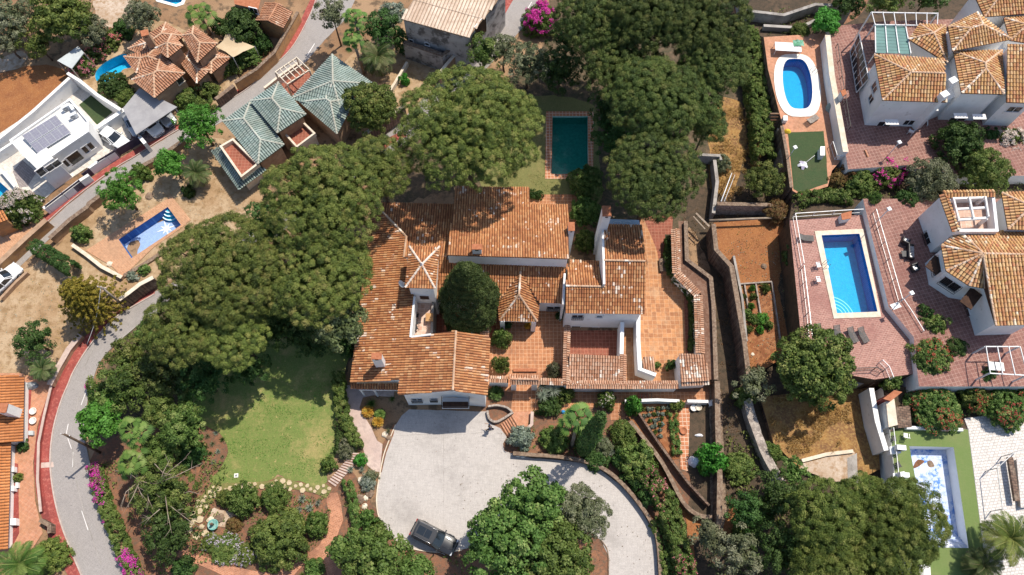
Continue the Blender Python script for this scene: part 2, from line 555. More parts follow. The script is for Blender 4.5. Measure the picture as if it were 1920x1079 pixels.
def opening(parent, A, B, px, py, w, h, kind='window', frame=None, dark=None, grille=False, fw=0.08, sill=True, name=None):
    c, n = on_wall(px, py, A, B)
    if (Vector((0, 0, CAM_H)) - c).dot(n) < 0: n = -n
    t = Vector((-n.y, n.x, 0))
    frame = frame or MATS['white_paint']; dark = dark or MATS['dark_glass']
    f = MB()
    def q(mb, u0, u1, v0, v1, d0, d1):
        vs = [c + t * u + n * d + Vector((0, 0, v)) for d in (d0, d1) for u, v in ((u0, v0), (u1, v0), (u1, v1), (u0, v1))]
        mb.add(vs, [(3, 2, 1, 0), (4, 5, 6, 7)] + [(i, (i + 1) % 4, 4 + (i + 1) % 4, 4 + i) for i in range(4)])
    W_, H_ = w / 2, h / 2
    q(f, -W_ - fw, -W_, -H_, H_, -.05, .06); q(f, W_, W_ + fw, -H_, H_, -.05, .06)
    q(f, -W_ - fw, W_ + fw, H_, H_ + fw, -.05, .06)
    if kind == 'window': q(f, -W_ - fw - .05, W_ + fw + .05, -H_ - fw, -H_, -.05, .12 if sill else .06)
    if w > 0.9 and kind == 'window': q(f, -0.03, 0.03, -H_, H_, -.05, .045)
    o = f.build(name or kind, frame, parent)
    g = MB(); q(g, -W_, W_, -H_, H_, -.05, .012)
    g.build('pane' if kind == 'window' else 'leaf', dark, o)
    if grille:
        gr = MB()
        k = max(3, int(w / 0.16))
        for i in range(k + 1):
            u = -W_ - .06 + (w + .12) * i / k; q(gr, u - .013, u + .013, -H_ - .1, H_ + .06, .28, .306)
        for v in np.linspace(-H_ - .1, H_ + .06, 5): q(gr, -W_ - .06, W_ + .06, v - .013, v + .013, .275, .311)
        for u in (-W_ - .06, W_ + .06):
            for v in (-H_ - .1, H_ + .06): q(gr, u - .013, u + .013, v - .013, v + .013, .0, .3)
        gr.build('window_grille', MATS['iron'], o)
    return o
def worn(name, a, b, c, ang=0.0, k=.3, stain=.5):
    m, nt, bs = newmat(name); v = coords(nt, ang); col = a
    for sx, sy in ((1.2, 9), (9, 1.2)):
        mp = nt.nodes.new('ShaderNodeMapping'); mp.inputs['Scale'].default_value = (sx, sy, 1); nt.links.new(v, mp.inputs[0])
        col = mixc(nt, noise_fac(nt, .9, .42, .72, detail=5, rough=.75, vec=mp.outputs[0]), col, b)
    col = mixc(nt, noise_fac(nt, .22, .5, .72, detail=9, rough=.72, vec=v), col, mixc(nt, stain, b, c))
    col = mixc(nt, noise_fac(nt, 2.6, .6, .7, detail=6, rough=.7, vec=v), col, c)
    mr = nt.nodes.new('ShaderNodeMapRange'); mr.inputs[3].default_value = 1 - k; mr.inputs[4].default_value = 1 + k
    nt.links.new(noise_fac(nt, 22, .3, .7, detail=2, rough=.8, vec=v), mr.inputs[0])
    cm = nt.nodes.new('ShaderNodeCombineColor')
    for i in range(3): nt.links.new(mr.outputs[0], cm.inputs[i])
    nt.links.new(mixc(nt, 1.0, col, cm.outputs[0], 'MULTIPLY'), bs.inputs['Base Color']); bs.inputs['Roughness'].default_value = .9
    MATS[name] = m
M('white_paint', (.82, .77, .74), (.70, .69, .66), (.62, .59, .55), s1=.6, s2=3, f2=(.62, .8), bmp=.01, bscale=12)
M('white_wall', (.84, .83, .81), (.76, .75, .73), (.5, .46, .41), s1=.5, s2=1.6, f2=(.62, .82), bmp=.012, bscale=9)
M('shade_white', (.7, .7, .7), (.55, .54, .53), s1=2)
M('dark_glass', (.012, .016, .02), (.03, .035, .04), s1=1.5, rough=.12, spec=.6)
M('iron', (.015, .015, .017), rough=.5)
M('metal_white', (.75, .75, .74), (.6, .6, .6), s1=3, rough=.35)
M('grey_metal', (.35, .36, .37), (.22, .23, .24), s1=3, rough=.4, metal=.4)
M('dark_plastic', (.02, .02, .022), (.04, .04, .045), s1=4, rough=.5)
M('black_plastic', (.012, .012, .014), rough=.4)
M('white_plastic', (.8, .8, .8), (.7, .7, .7), s1=3, rough=.4)
M('earth', (.24, .135, .07), (.33, .21, .12), (.13, .085, .05), s1=.12, s2=.9, bmp=.06, bscale=5, speck=.35, f2=(.5, .62))
M('dry_earth', (.36, .235, .13), (.44, .32, .2), (.27, .17, .085), s1=.25, s2=1.2, bmp=.06, bscale=6, speck=.3)
M('orange_earth', (.31, .125, .042), (.22, .08, .03), (.36, .18, .075), s1=.7, s2=5, f1=(.35, .7), f2=(.5, .75), bmp=.05, bscale=9, speck=.4)
M('red_earth', (.26, .12, .065), (.18, .085, .05), (.13, .085, .055), s1=.5, s2=2.6, bmp=.05, bscale=6, speck=.35)
M('clod_earth', (.26, .095, .035), (.19, .07, .028), (.33, .15, .065), s1=.25, s2=2.2, bmp=.07, bscale=7, speck=.4)
M('pale_ground', (.52, .42, .33), (.42, .31, .22), (.34, .22, .13), s1=.4, s2=2, bmp=.04, bscale=7, speck=.2)
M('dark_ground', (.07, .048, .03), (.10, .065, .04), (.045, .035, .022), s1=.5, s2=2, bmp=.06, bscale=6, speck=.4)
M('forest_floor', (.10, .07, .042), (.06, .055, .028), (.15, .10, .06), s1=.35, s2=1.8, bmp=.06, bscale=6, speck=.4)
M('golden_ground', (.30, .16, .05), (.18, .09, .04), (.36, .22, .08), s1=.7, s2=4, bmp=.07, bscale=7, speck=.35)
worn('lawn', (.12, .185, .035), (.17, .185, .05), (.42, .30, .13), 0, .42, .9)
worn('back_lawn', (.13, .14, .04), (.19, .17, .055), (.27, .2, .08), 20, .4, .8)
worn('turf', (.03, .06, .016), (.045, .07, .022), (.08, .07, .03), 10, .4)
worn('turf_bright', (.12, .18, .045), (.15, .20, .06), (.19, .2, .08), 10, .25)
worn('asphalt', (.33, .30, .28), (.28, .255, .24), (.22, .2, .19), 40, .28)
M('red_pavement', (.33, .075, .06), (.26, .06, .05), (.42, .13, .10), s1=.6, s2=3, f2=(.5, .66), speck=.32, bmp=.01, bscale=15)
M('red_pavement_dark', (.27, .055, .045), (.2, .045, .038), (.36, .1, .08), s1=.6, s2=3, f2=(.55, .7), speck=.28, bmp=.01, bscale=15)
M('kerb_stone', (.5, .42, .37), (.42, .34, .3), s1=2, speck=.2)
worn('driveway', (.50, .46, .425), (.385, .35, .325), (.27, .245, .225), 3, .28, .7)
M('pink_path', (.55, .43, .37), (.48, .36, .31), (.42, .32, .28), s1=.4, s2=2, speck=.15, bmp=.01)
M('gravel', (.42, .38, .35), (.55, .5, .46), (.3, .26, .24), s1=3, s2=7, speck=.4, bmp=.05, bscale=16)
M('stone_paving', (.55, .45, .3), (.45, .35, .22), s1=2, speck=.2, bmp=.02)
M('rubble_stone', (.34, .29, .25), (.22, .18, .155), (.45, .39, .33), s1=1.6, s2=4, f2=(.5, .62), bmp=.14, bscale=3.5, speck=.35)
brickmat('brown_wall', (.20, .125, .085), (.11, .065, .045), (.07, .045, .032), .42, .26, rot=12, off=.5, msize=.035, stain=(.24, .18, .13), stain_f=(.5, .7), stain_s=1.3, var=1.2)
M('tan_coping', (.21, .14, .095), (.13, .085, .06), (.28, .21, .15), s1=1.5, speck=.25, bmp=.02)
M('grey_concrete', (.38, .35, .32), (.26, .235, .21), (.15, .13, .115), s1=.5, s2=1.4, f2=(.56, .72), bmp=.02, speck=.2)
M('ochre_plaster', (.48, .27, .12), (.42, .22, .09), (.34, .19, .1), s1=.6, s2=2, speck=.12, bmp=.02)
M('tan_plaster', (.42, .28, .18), (.36, .235, .15), (.3, .19, .12), s1=.6, s2=2, speck=.12, bmp=.02)
M('wood', (.2, .09, .045), (.13, .06, .03), s1=2, speck=.2)
M('grey_wood', (.34, .29, .25), (.24, .2, .17), s1=3, speck=.25)
M('terracotta', (.42, .16, .08), (.34, .12, .055), s1=3, speck=.15)
M('cream_stone', (.68, .6, .48), (.6, .5, .38), s1=1.5, speck=.12)
M('white_stone', (.8, .77, .71), (.7, .66, .6), s1=1.5, speck=.08)
brickmat('terrace_brick', (.46, .20, .09), (.36, .145, .062), (.58, .34, .2), .42, .42, rot=0, off=0, msize=.022, stain=(.22, .09, .05), stain_f=(.5, .75), stain_s=.25)
brickmat('terrace_brick_b', (.50, .235, .10), (.33, .14, .06), (.5, .3, .17), .5, .5, rot=0, off=0, msize=.02, stain=(.46, .31, .19), stain_f=(.5, .8), stain_s=.3)
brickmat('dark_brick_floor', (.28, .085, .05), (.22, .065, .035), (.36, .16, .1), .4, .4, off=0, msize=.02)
brickmat('path_brick', (.48, .2, .11), (.36, .14, .07), (.52, .34, .22), .3, .14, rot=25, off=.5, msize=.012, stain=(.22, .1, .06))
brickmat('rose_brick', (.36, .18, .14), (.28, .13, .10), (.5, .33, .28), .36, .2, rot=-8, off=.5, msize=.014, stain=(.26, .11, .09), stain_f=(.5, .8))
brickmat('dusk_brick', (.27, .13, .10), (.2, .09, .07), (.40, .25, .2), .4, .4, rot=-14, off=0, msize=.02, stain=(.2, .08, .065), stain_f=(.5, .8))
brickmat('orange_deck', (.50, .235, .14), (.44, .2, .11), (.5, .3, .2), .4, .4, rot=30, off=0, msize=.012, stain=(.38, .19, .1))
brickmat('peach_deck', (.50, .27, .15), (.44, .225, .12), (.54, .36, .24), .45, .22, rot=42, off=.5, msize=.012, stain=(.42, .24, .14))
brickmat('slate_border', (.16, .11, .11), (.12, .08, .085), (.3, .2, .17), .5, .5, off=0, msize=.03)
brickmat('brick_border', (.48, .19, .09), (.4, .14, .06), (.6, .42, .3), .42, .42, off=0, msize=.035)
brickmat('pale_slab', (.62, .58, .52), (.56, .51, .45), (.45, .4, .34), .6, .6, rot=38, off=0, msize=.015)
brickmat('white_cobble', (.66, .62, .58), (.58, .54, .5), (.4, .36, .33), .4, .28, rot=-6, off=.5, msize=.03)
brickmat('cobble_patch', (.33, .29, .28), (.26, .22, .21), (.2, .17, .16), .25, .25, rot=38, off=.5, msize=.03)
brickmat('patio_tile', (.6, .42, .33), (.5, .3, .22), (.62, .52, .44), .5, .5, rot=4, off=0, msize=.02, stain=(.4, .25, .19))
O_ = (.50, .19, .075)
tilemat('tile_main', [(.30, .115, .045), (.42, .16, .06), (.49, .205, .075), (.54, .255, .10), (.61, .35, .17)], white=(.74, .60, .48), wf=(.54, .58), lichen=(.27, .13, .07), lf=(.6, .75))
tilemat('tile_pale', [(.42, .19, .10), (.52, .28, .17), (.58, .34, .22), (.60, .42, .3)], white=(.78, .7, .6), wf=(.5, .56), lichen=(.3, .19, .12))
tilemat('tile_straw', [(.44, .17, .075), (.56, .28, .11), (.62, .36, .14), (.72, .50, .26), (.48, .17, .085)], white=(.75, .62, .45), wf=(.55, .62), lichen=(.5, .33, .1), lf=(.56, .7))
tilemat('tile_villa', [(.42, .19, .10), (.50, .24, .13), (.56, .29, .17), (.62, .37, .24)], white=(.7, .52, .38), wf=(.62, .7), lichen=(.3, .17, .1))
tilemat('tile_green', [(.23, .31, .28), (.27, .35, .32), (.32, .40, .36), (.37, .44, .41)], white=(.5, .5, .44), wf=(.66, .72), lichen=(.28, .32, .26), lf=(.55, .75))
tilemat('tile_orange', [(.50, .18, .05), (.56, .22, .07), (.60, .25, .09)], lichen=(.4, .15, .05))
tilemat('tile_cream', [(.62, .48, .36), (.68, .54, .42), (.72, .6, .48)], lichen=(.4, .28, .2), lf=(.5, .7))
tilemat('ridge_pale', [(.58, .36, .22), (.62, .42, .28), (.66, .48, .34)], white=(.8, .72, .62), wf=(.4, .5))
tilemat('ridge_white', [(.74, .68, .6), (.78, .72, .66), (.6, .42, .3)])
M('channel', (.10, .042, .022), (.15, .06, .03), s1=2, speck=.3)
M('channel_straw', (.09, .042, .025), (.06, .03, .018), s1=2, speck=.3)
M('channel_green', (.055, .085, .075), (.08, .11, .10), s1=2, speck=.3)
M('channel_cream', (.34, .23, .16), (.26, .18, .12), s1=2, speck=.2)
leafmat('leaf_pine', [(.058, .085, .02), (.105, .145, .028), (.16, .20, .042), (.215, .235, .058), (.28, .25, .08)], trans=.08, hv=.3)
leafmat('leaf_darkpine', [(0.041, 0.065, 0.017), (0.071, 0.106, 0.024), (0.112, 0.147, 0.033), (0.177, 0.183, 0.053)], trans=.08, hv=.3)
leafmat('leaf_yellowpine', [(.06, .095, .02), (.11, .155, .03), (.17, .215, .045), (.30, .31, .09)], hv=.4)
leafmat('leaf_broad', [(.045, .09, .018), (.09, .16, .032), (.15, .23, .055), (.29, .34, .11)])
leafmat('leaf_bright', [(.055, .17, .02), (.09, .26, .035), (.13, .33, .06)])
leafmat('leaf_olive', [(.10, .12, .055), (.15, .17, .085), (.21, .22, .13), (.28, .28, .18)])
leafmat('leaf_dark', [(0.029, 0.065, 0.014), (0.047, 0.100, 0.021), (0.077, 0.142, 0.035), (0.106, 0.165, 0.047)])
leafmat('leaf_bush', [(0.059, 0.094, 0.021), (0.106, 0.159, 0.033), (0.165, 0.212, 0.050), (0.271, 0.283, 0.088)])
leafmat('leaf_gold', [(.11, .11, .015), (.20, .18, .022), (.31, .26, .035), (.42, .33, .06)])
leafmat('leaf_grey', [(.16, .2, .14), (.23, .28, .21), (.32, .37, .29), (.42, .45, .38)])
leafmat("leaf_rust", [(.16, .09, .035), (.22, .12, .045), (.15, .13, .04), (.30, .17, .07)])
leafmat('leaf_palm', [(.05, .12, .02), (.09, .18, .03), (.15, .25, .05), (.22, .3, .08)])
leafmat('leaf_palmdark', [(.04, .07, .018), (.07, .11, .03), (.12, .16, .05), (.2, .2, .09)])
leafmat('leaf_orange', [(.35, .16, .02), (.48, .24, .03), (.42, .32, .06)])
leafmat('straw', [(.4, .26, .07), (.5, .34, .11), (.34, .2, .06), (.56, .42, .18)])
leafmat('petal_magenta', [(.55, .03, .28), (.7, .05, .42), (.8, .14, .5)], trans=.35)
leafmat('petal_pink', [(.7, .12, .16), (.78, .25, .28), (.75, .4, .4)], trans=.35)
leafmat('petal_red', [(.5, .06, .05), (.6, .09, .07), (.62, .16, .12)], trans=.35)
leafmat('petal_white', [(.75, .65, .55), (.8, .75, .68), (.78, .6, .5)], trans=.35)
leafmat('petal_lilac', [(.6, .5, .62), (.72, .65, .72), (.5, .36, .55)], trans=.35)
leafmat('leaf_sage', [(.07, .10, .035), (.12, .165, .06), (.18, .23, .10), (.26, .30, .15)])
M('bark', (.14, .095, .065), (.09, .06, .04), s1=3, speck=.3, bmp=.05, bscale=6)
M('bark_grey', (.34, .28, .23), (.24, .19, .15), s1=3, speck=.3, bmp=.04, bscale=6)
M('dead_branch', (.33, .27, .21), (.25, .19, .14), s1=2, speck=.2)
def watermat(name, tint, rough=.03, wave=.02, sc=1.6):
    m, nt, bs = newmat(name)
    tr = nt.nodes.new('ShaderNodeBsdfTransparent'); tr.inputs[0].default_value = (*tint, 1)
    gl = nt.nodes.new('ShaderNodeBsdfGlossy'); gl.inputs['Roughness'].default_value = rough
    fr = nt.nodes.new('ShaderNodeFresnel'); fr.inputs[0].default_value = 1.33
    n = nt.nodes.new('ShaderNodeTexNoise'); n.inputs['Scale'].default_value = sc; n.inputs['Detail'].default_value = 3
    nt.links.new(coords(nt), n.inputs['Vector'])
    b = nt.nodes.new('ShaderNodeBump'); b.inputs['Distance'].default_value = wave; b.inputs['Strength'].default_value = .6
    nt.links.new(n.outputs[0], b.inputs['Height'])
    nt.links.new(b.outputs[0], gl.inputs['Normal']); nt.links.new(b.outputs[0], fr.inputs['Normal'])
    mx = nt.nodes.new('ShaderNodeMixShader')
    nt.links.new(fr.outputs[0], mx.inputs[0]); nt.links.new(tr.outputs[0], mx.inputs[1]); nt.links.new(gl.outputs[0], mx.inputs[2])
    nt.links.new(mx.outputs[0], nt.nodes['Material Output'].inputs[0])
    MATS[name] = m
watermat('water_clear', (.62, .93, .98), wave=.004)
watermat('water_blue', (.5, .85, .98), wave=.004)
watermat('water_green', (.34, .68, .62), wave=.03)
brickmat('mosaic_blue', (.04, .50, .66), (.03, .43, .6), (.12, .56, .7), .12, .12, off=0, msize=.008, var=.35)
brickmat('mosaic_cyan', (.03, .48, .68), (.025, .42, .62), (.08, .5, .7), .12, .12, off=0, msize=.008, var=.3)
brickmat('mosaic_teal', (.24, .66, .60), (.2, .58, .52), (.34, .7, .64), .1, .1, off=0, msize=.01, var=.7)
brickmat('mosaic_pale', (.27, .40, .64), (.22, .34, .58), (.38, .5, .7), .14, .14, rot=42, off=0, msize=.012, var=.4)
brickmat('mosaic_deep', (.03, .14, .42), (.025, .11, .36), (.08, .22, .5), .14, .14, rot=42, off=0, msize=.012, var=.4)
M('peeling_blue', (.50, .58, .74), (.08, .22, .58), (.66, .69, .78), s1=3.6, s2=.9, f1=(.46, .56), f2=(.45, .62), speck=.3)
M('pool_liner_blue', (.03, .12, .42), (.06, .2, .55), s1=2, speck=.2)
def unit(v):
    return v / np.maximum(np.linalg.norm(v, axis=-1, keepdims=True), 1e-9)
def leaf_mesh(name, pos, nrm, L, Wd, tone, mat, fold=0.0, rg=None):
    rg = rg or rng
    n = len(pos)
    t = rg.normal(size=(n, 3)); t -= nrm * (t * nrm).sum(1, keepdims=True); t = unit(t)
    b = np.cross(nrm, t)
    L = np.broadcast_to(np.asarray(L, float), (n,))[:, None]; Wd = np.broadcast_to(np.asarray(Wd, float), (n,))[:, None]
    v = np.stack([pos - t * L * .5, pos - b * Wd * .5 + t * L * .05, pos + t * L * .5, pos + b * Wd * .5 + t * L * .05], 1).reshape(-1, 3)
    return quads_mesh(name, v, np.arange(4 * n).reshape(-1, 4), tone, mat)
def quads_mesh(name, v, f, tone, mat):
    me = bpy.data.meshes.new(name)
    me.vertices.add(len(v)); me.vertices.foreach_set('co', v.astype(np.float32).ravel())
    me.loops.add(f.size); me.loops.foreach_set('vertex_index', f.astype(np.int32).ravel())
    me.polygons.add(len(f))
    k = f.shape[1]
    me.polygons.foreach_set('loop_start', np.arange(0, f.size, k, dtype=np.int32))
    at = me.attributes.new('tone', 'FLOAT', 'FACE'); at.data.foreach_set('value', np.asarray(tone, np.float32))
    me.materials.append(mat)
    me.update(calc_edges=True)
    return me
def lobe_clumps(lobes, sp, low=-0.15, rg=None, keep=0.8):
    rg = rg or rng
    C = []; D = []
    for i, (cx, cy, cz, rx, rz) in enumerate(lobes):
        n = int(2 * math.pi * rx * (rx + rz) / 2 * (1 - low) / (sp * sp)) + 3
        k = np.arange(n) + .5
        z = 1 - (1 - low) * k / n
        ph = k * 2.399963 + rg.uniform(0, 6)
        s = np.sqrt(np.maximum(0, 1 - z * z))
        d = np.stack([s * np.cos(ph), s * np.sin(ph), z], 1) + rg.normal(size=(n, 3)) * (.25 * sp / rx)
        p = np.array([cx, cy, cz]) + d * np.array([rx, rx, rz]) * rg.uniform(.88, 1.05, (n, 1))
        nn = unit(d / np.array([rx, rx, rz]))
        ok = np.ones(n, bool)
        for j, (ax, ay, az, ar, ah) in enumerate(lobes):
            if j == i: continue
            q = (p - np.array([ax, ay, az])) / np.array([ar, ar, ah])
            ok &= (np.linalg.norm(q, axis=1) > keep)
        C.append(p[ok]); D.append(nn[ok])
    return np.concatenate(C), np.concatenate(D)
def fill_clumps(C, D, rc, per, rg, flat=.85, upb=.5, jit=.45, tsd=.22):
    n = len(C)
    rcs = rc * rg.uniform(.7, 1.25, n)
    base = unit(D + np.array([0, 0, upb]))
    d = rg.normal(size=(n, per, 3)); d = unit(d)
    dt = (d * base[:, None]).sum(2, keepdims=True)
    d = np.where(dt < -.15, d - 2 * dt * base[:, None], d)
    d = unit(d + base[:, None] * .25)
    pos = C[:, None] + d * rcs[:, None, None] * rg.uniform(.55, 1.08, (n, per, 1)) * np.array([1, 1, flat])
    nrm = unit(d + rg.normal(size=d.shape) * jit)
    tone = np.clip(.45 + rg.normal(size=(n, 1)) * tsd + rg.normal(size=(n, per)) * .14, 0, 1)
    return pos.reshape(-1, 3), nrm.reshape(-1, 3), tone.ravel()
SPEC = {  # kind: clump radius, spacing, leaves per clump, leaf length, width, height/radius, lowest, lobes
    'pine': (.6, .86, 260, .2, .075, .42, -.3, 7),
    'loosepine': (.44, .66, 165, .17, .06, .5, -.25, 99),
    'broad': (.6, .95, 85, .3, .2, .75, -.3, 7),
    'round': (.5, .75, 90, .24, .16, .85, -.2, 4),
    'fine': (.42, .62, 80, .2, .1, .8, -.2, 5),
    'airy': (.5, 1.0, 70, .26, .12, .8, -.3, 7),
    'bush': (.3, .42, 60, .17, .11, .8, .0, 4),
    'finebush': (.24, .34, 55, .13, .07, .8, .0, 4),
    'clipped': (.22, .26, 45, .11, .09, .9, -.1, 1),
    'tuft': (.2, .3, 40, .14, .09, .7, .0, 2),
}
CROWNS = {}
def crown_mesh(kind, r, mat, var=0):
    rb = max(.4, round(r * 2) / 2) if r < 4 else round(r)
    key = (kind, rb, mat, var)
    if key in CROWNS: return CROWNS[key], rb
    rg = np.random.default_rng(abs(hash((len(kind), kind[0] == 'p', int(rb * 10), var))) % 100000 + 5)
    rc, sp, per, ll, lw, hr, low, nl = SPEC[kind]
    hr_r = rb * hr
    lobes = [(0, 0, 0, rb * (.78 if nl > 1 else 1), hr_r)]
    if nl == 99:                      # cushions of needles all over a dome
        q = 1.15 + .07 * rb; lobes = [(0, 0, -.12 * hr_r, rb * .86, hr_r * .8)]
        n = int(2 * math.pi * rb * rb * .95 / (q * q * 2.1)) + 5
        for i in range(n):
            z = 1 - 1.12 * (i + .5) / n; a = i * 2.399963 + rg.uniform(-.3, .3); s = math.sqrt(max(0, 1 - z * z)) ** .85
            qq = q * rg.uniform(.7, 1.25); d = (rb - qq * .75) * s * rg.uniform(.92, 1.06)
            lobes.append((math.cos(a) * d, math.sin(a) * d, (hr_r - .3) * z * rg.uniform(.8, 1.12), qq, qq * .72))
    elif nl > 1:
        a0 = rg.uniform(0, 6)
        for i in range(nl):
            a = a0 + i * 2 * math.pi / nl + rg.uniform(-.25, .25); q = rg.uniform(.36, .5) * rb
            d = rb - q * rg.uniform(.9, 1.12)
            lobes.append((math.cos(a) * d, math.sin(a) * d, rg.uniform(-.3, .12) * hr_r, q, q * min(1, hr * 1.5) * rg.uniform(.8, 1.1)))
        for i in range(max(2, nl // 2)):
            a = rg.uniform(0, 6.28); q = rg.uniform(.28, .42) * rb; d = rg.uniform(.2, .55) * rb
            lobes.append((math.cos(a) * d, math.sin(a) * d, hr_r * rg.uniform(.35, .7), q, q * hr * 1.2))
    C, D = lobe_clumps(lobes, sp, low, rg)
    k = rg.random(len(C)) > (.05 if kind != 'airy' else .2); C, D = C[k], D[k]
    pos, nrm, tone = fill_clumps(C, D, rc, per, rg)
    ni = int(len(pos) * .12)
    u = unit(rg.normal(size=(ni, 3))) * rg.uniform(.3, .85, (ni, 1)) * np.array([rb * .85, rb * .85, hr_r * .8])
    pos = np.concatenate([pos, u]); nrm = np.concatenate([nrm, unit(rg.normal(size=(ni, 3)) + np.array([0, 0, 1]))]); tone = np.concatenate([tone, rg.uniform(.1, .5, ni)])  # filler leaves added to stop light, toned darker as shade inside the crown
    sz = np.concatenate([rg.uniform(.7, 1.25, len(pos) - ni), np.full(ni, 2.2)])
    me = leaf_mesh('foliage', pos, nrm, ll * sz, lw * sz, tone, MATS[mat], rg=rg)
    CROWNS[key] = me
    return me, rb
def limbs(mb, z0, zc, r, hr, lean=(0, 0), tr=.28, n=6, seed=0, mi=0):
    rd = random.Random(seed)
    top = Vector((lean[0], lean[1], zc - hr * .5))
    pts = [Vector((0, 0, z0)), Vector((lean[0] * .15 + rd.uniform(-.15, .15), lean[1] * .15, z0 + (top.z - z0) * .35)), Vector((lean[0] * .55, lean[1] * .6 + rd.uniform(-.2, .2), z0 + (top.z - z0) * .7)), top]
    mb.tube(pts, [tr * 1.25, tr, tr * .8, tr * .6], 9, mi)
    for i in range(n):
        a = i * 2 * math.pi / n + rd.uniform(-.4, .4); d = r * rd.uniform(.55, .85)
        e = Vector((math.cos(a) * d + lean[0] * 0, math.sin(a) * d, zc + rd.uniform(-.1, .35) * hr))
        m = top.lerp(e, .5) + Vector((0, 0, -hr * .12))
        mb.tube([pts[2].lerp(top, rd.uniform(.2, 1)), m, e], [tr * .5, tr * .33, tr * .12], 6, mi)
        for j in range(2):
            f = e + Vector((rd.uniform(-1, 1), rd.uniform(-1, 1), rd.uniform(-.2, .5))) * r * .22
            mb.tube([m, m.lerp(f, .5) + Vector((0, 0, .1)), f], [tr * .25, tr * .16, tr * .06], 5, mi)
NT = [0]
def tree(name, label, px, py, rpx, zc, kind='pine', mat='leaf_pine', cat='tree', z0=0.0, sy=1.0, group=None, bark='bark', var=None, lean=(0, 0), tr=None, flower=None):
    NT[0] += 1
    c = P(px, py, zc); r = rpx * mpp(px, py, zc)
    v = (NT[0] % 3) if var is None else var
    me, rb = crown_mesh(kind, r, mat, v)
    t = thing(name, label, cat, (c.x - lean[0], c.y - lean[1], z0), 0, group)
    k = r / rb * (.93 if SPEC[kind][7] == 99 else 1); hr = rb * SPEC[kind][5] * k
    o = bpy.data.objects.new('crown', me); COL.objects.link(o); o.parent = t
    o.location = (lean[0], lean[1], zc - z0); a = random.uniform(0, 6.28)
    o.rotation_euler = (0, 0, a); o.scale = (k, k * sy, k)
    mb = MB(); limbs(mb, 0, zc - z0, r, hr, lean, tr or max(.07, min(.34, r * .045 + .03)), 7 if r > 3 else 4, NT[0])
    mb.build('trunk', MATS[bark], t)
    if flower: flowers(o, me, flower)
    return t
def flowers(par, me, spec, share=None):
    mat, dens = spec[0], spec[1]; sz = spec[2] if len(spec) > 2 else .12
    key = (me.name, mat, dens)
    if key not in CROWNS:
        n = len(me.vertices); co = np.empty(n * 3, np.float32); me.vertices.foreach_get('co', co); co = co.reshape(-1, 4, 3).mean(1)
        c = co.mean(0); ext = np.maximum(co.std(0), .01) * 1.7
        q = (co - c) / ext; out = np.linalg.norm(q, axis=1)
        cand = np.where((out > np.quantile(out, .45)) & (q[:, 2] > -.3))[0]
        m = int(len(co) * dens / 12) + 2
        k = rng.choice(cand, min(m, len(cand)), replace=False)
        pk = co[rng.choice(cand, max(3, m // 14))]
        dmin = np.min(np.linalg.norm(co[k][:, None] - pk[None], axis=2), 1) if len(k) * len(pk) < 4e6 else np.zeros(len(k))
        k = k[dmin < np.quantile(dmin, .75)]
        base = co[k]; nn = unit(q[k] + np.array([0, 0, .8]))
        pos = (base[:, None] + nn[:, None] * .08 + rng.normal(size=(len(k), 6, 3)) * sz * .6).reshape(-1, 3)
        nr = unit(np.repeat(nn, 6, 0) + rng.normal(size=(len(k) * 6, 3)) * .6)
        CROWNS[key] = leaf_mesh('flowers', pos, nr, sz, sz * .9, rng.uniform(0, 1, len(pos)), MATS[mat])
    o = bpy.data.objects.new('flowers', CROWNS[key]); COL.objects.link(o); o.parent = par
    return o
def bush(name, label, px, py, rpx, h, kind='bush', mat='leaf_bush', cat='bush', z0=0.0, sx=1.0, sy=1.0, rot=None, group=None, flower=None, var=None):
    NT[0] += 1
    zc = z0 + h * .3
    c = P(px, py, zc); r = rpx * mpp(px, py, zc)
    me, rb = crown_mesh(kind, r, mat, (NT[0] % 3) if var is None else var)
    o = bpy.data.objects.new(name, me); COL.objects.link(o)
    k = r / rb; hr = rb * SPEC[kind][5]
    o.location = (c.x, c.y, z0 + h * .25); o.scale = (k * sx, k * sy, h * .75 / hr)
    o.rotation_euler = (0, 0, random.uniform(0, 6.28) if rot is None else R(rot))
    tag(o, label, cat, group)
    if flower: flowers(o, me, flower)
    return o
